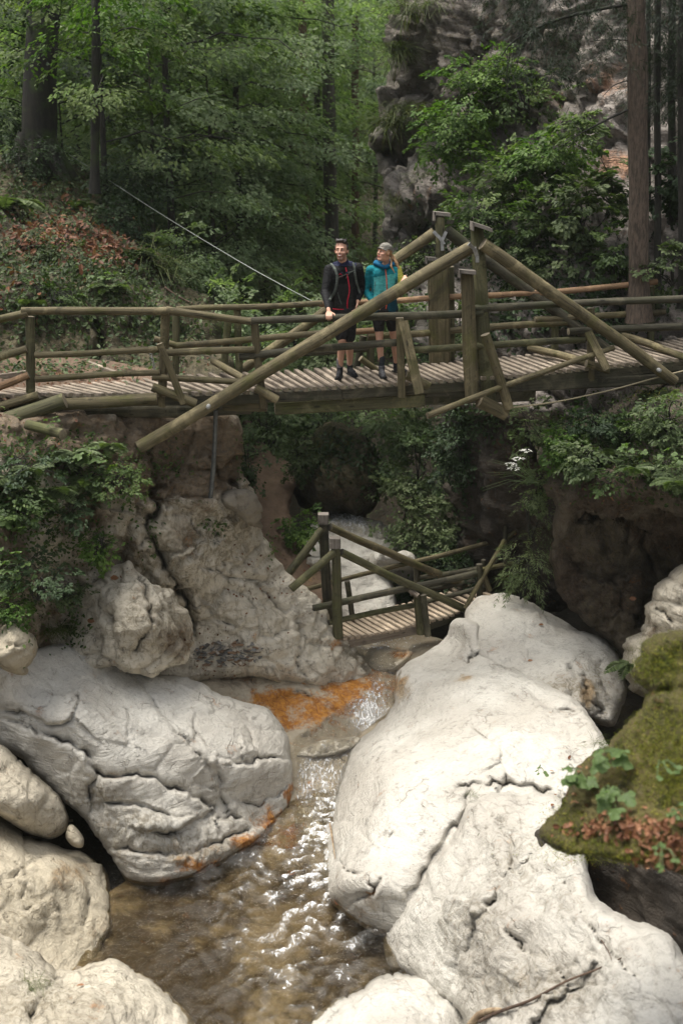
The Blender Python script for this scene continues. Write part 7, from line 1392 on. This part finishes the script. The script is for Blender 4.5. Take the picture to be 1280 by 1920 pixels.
for a_ in np.linspace(-1.0, 1.0, 9):
    for rr_, zz in ((.90, .050), (1.42, .040-.012*abs(a_))): vis.append(T((math.sin(a_)*.082*(1+.0*rr_), .018-math.cos(a_)*.099*rr_+(.03 if rr_ > 1 else 0)*abs(a_), zz-.012*a_*a_)))
vis = np.array(vis); vt = np.r_[vis, vis+Rw@np.array([0, 0, .006])]; m_ = len(vis)
f = [[2*i, 2*i+1, 2*i+3, 2*i+2] for i in range(8)]+[[m_+2*i, m_+2*i+2, m_+2*i+3, m_+2*i+1] for i in range(8)]+[[2*i+1, m_+2*i+1, m_+2*i+3, 2*i+3] for i in range(8)]
link('visor', npmesh('visor', vt-np.array(wom.location), np.array(f), M['cap'], True), wom)
cuff = bL[1]+(bL[2]-bL[1])*.92; cufr = bR[1]+(bR[2]-bR[1])*.85
wj = [('c', bL[0], .064, bR[0], .064), ('c', K(709, 513, -.04), .10, K(710, 548, -.01), .10), ('c', K(731, 513, -.04), .098, K(729, 548, -.01), .098), ('c', K(711, 548, -.01), .098, K(709, 581, 0), .112), ('c', K(729, 548, -.01), .098, K(731, 581, .01), .112), ('c', bL[0], .062, bL[1], .052), ('c', bL[1], .052, cuff, .038), ('c', bR[0], .062, bR[1], .052), ('c', bR[1], .052, cufr, .036)]
def wpaint(c):
    x = c[:, 0]; z = c[:, 2]; X = lambda p: K(p, 540)[0]; Zz = lambda p: K(720, p)[2]; r = np.zeros(len(c))
    front = (x > X(700)+ (Zz(510)-z)*-.0) & (x < X(741)) & (z < Zz(511)-(x-X(741))*-.18) & (z > Zz(560)) & (c[:, 1] < YW+.02); r = np.where(front, 1, r)
    r = np.where((x > X(744)) & (z > Zz(548)), 2, r); r = np.where(z < Zz(562), 3, r); return r
wjo = blob('jacket', wj, .010, ['teal', 'aqua', 'olive', 'dark_teal'], wom, 3, paint=wpaint)
blob('collar', [('c', K(704, 494, -.05), .036, K(720, 501, -.13), .028), ('c', K(738, 495, -.04), .036, K(722, 501, -.13), .028), ('c', K(704, 493, -.02), .036, K(722, 490, .06), .045), ('c', K(738, 494, -.02), .036, K(722, 490, .06), .045)], .009, 'blue_collar', wom, 2)
seam('zip', wjo, [(722, 503), (724, 520), (725, 540), (726, 560), (723, 580)], .0068, 'coral', wom, YW, lift=.006); seam('pocket_zip', wjo, [(703, 528), (702, 538), (700, 547)], .0035, 'sock', wom, YW)
seam('collar_lining', wjo, [(716, 496), (722, 499), (730, 492)], .006, 'coral', wom, YW, lift=.05)
sh = [('c', hL+up*.05, .112, hR+up*.05, .112)]
for h, k in ((hL, nL), (hR, nR)): e_ = h+(k-h)*.58; sh.append(('c', h, .098, e_, .074))
blob('shorts', sh, .010, 'shorts', wom, 2)
for f in (gL, gR): blob('sock', [('c', f+up*.10, .038, f+up*.24, .046)], .007, 'sock_dark', wom, 2)
boot(wom, gL, gL+np.array([.02, -.19, 0]), 'boot_grey', zw, .125); boot(wom, gR, gR+np.array([.12, -.15, 0]), 'boot', zw, .125)

# ------------------------------------------------------------------ the damp air of the gorge
hv = np.array([[x, y, z] for z in (-5.0, 46.0) for y in (-75., 235.) for x in (-175., 175.)])
hm = bpy.data.materials.new('air'); hm.use_nodes = True; hn = hm.node_tree; hn.nodes.remove(hn.nodes['Principled BSDF'])
pv = hn.nodes.new('ShaderNodeVolumePrincipled'); pv.inputs['Color'].default_value = (.90, .95, .88, 1); pv.inputs['Density'].default_value = .0004; pv.inputs['Anisotropy'].default_value = .2
hn.links.new(pv.outputs[0], hn.nodes['Material Output'].inputs['Volume'])
ho = link('haze', npmesh('haze', hv, np.array([[0, 2, 3, 1], [4, 5, 7, 6], [0, 1, 5, 4], [2, 6, 7, 3], [0, 4, 6, 2], [1, 3, 7, 5]]), hm, False)); tag(ho, 'thin damp haze filling the gorge', kind='stuff')
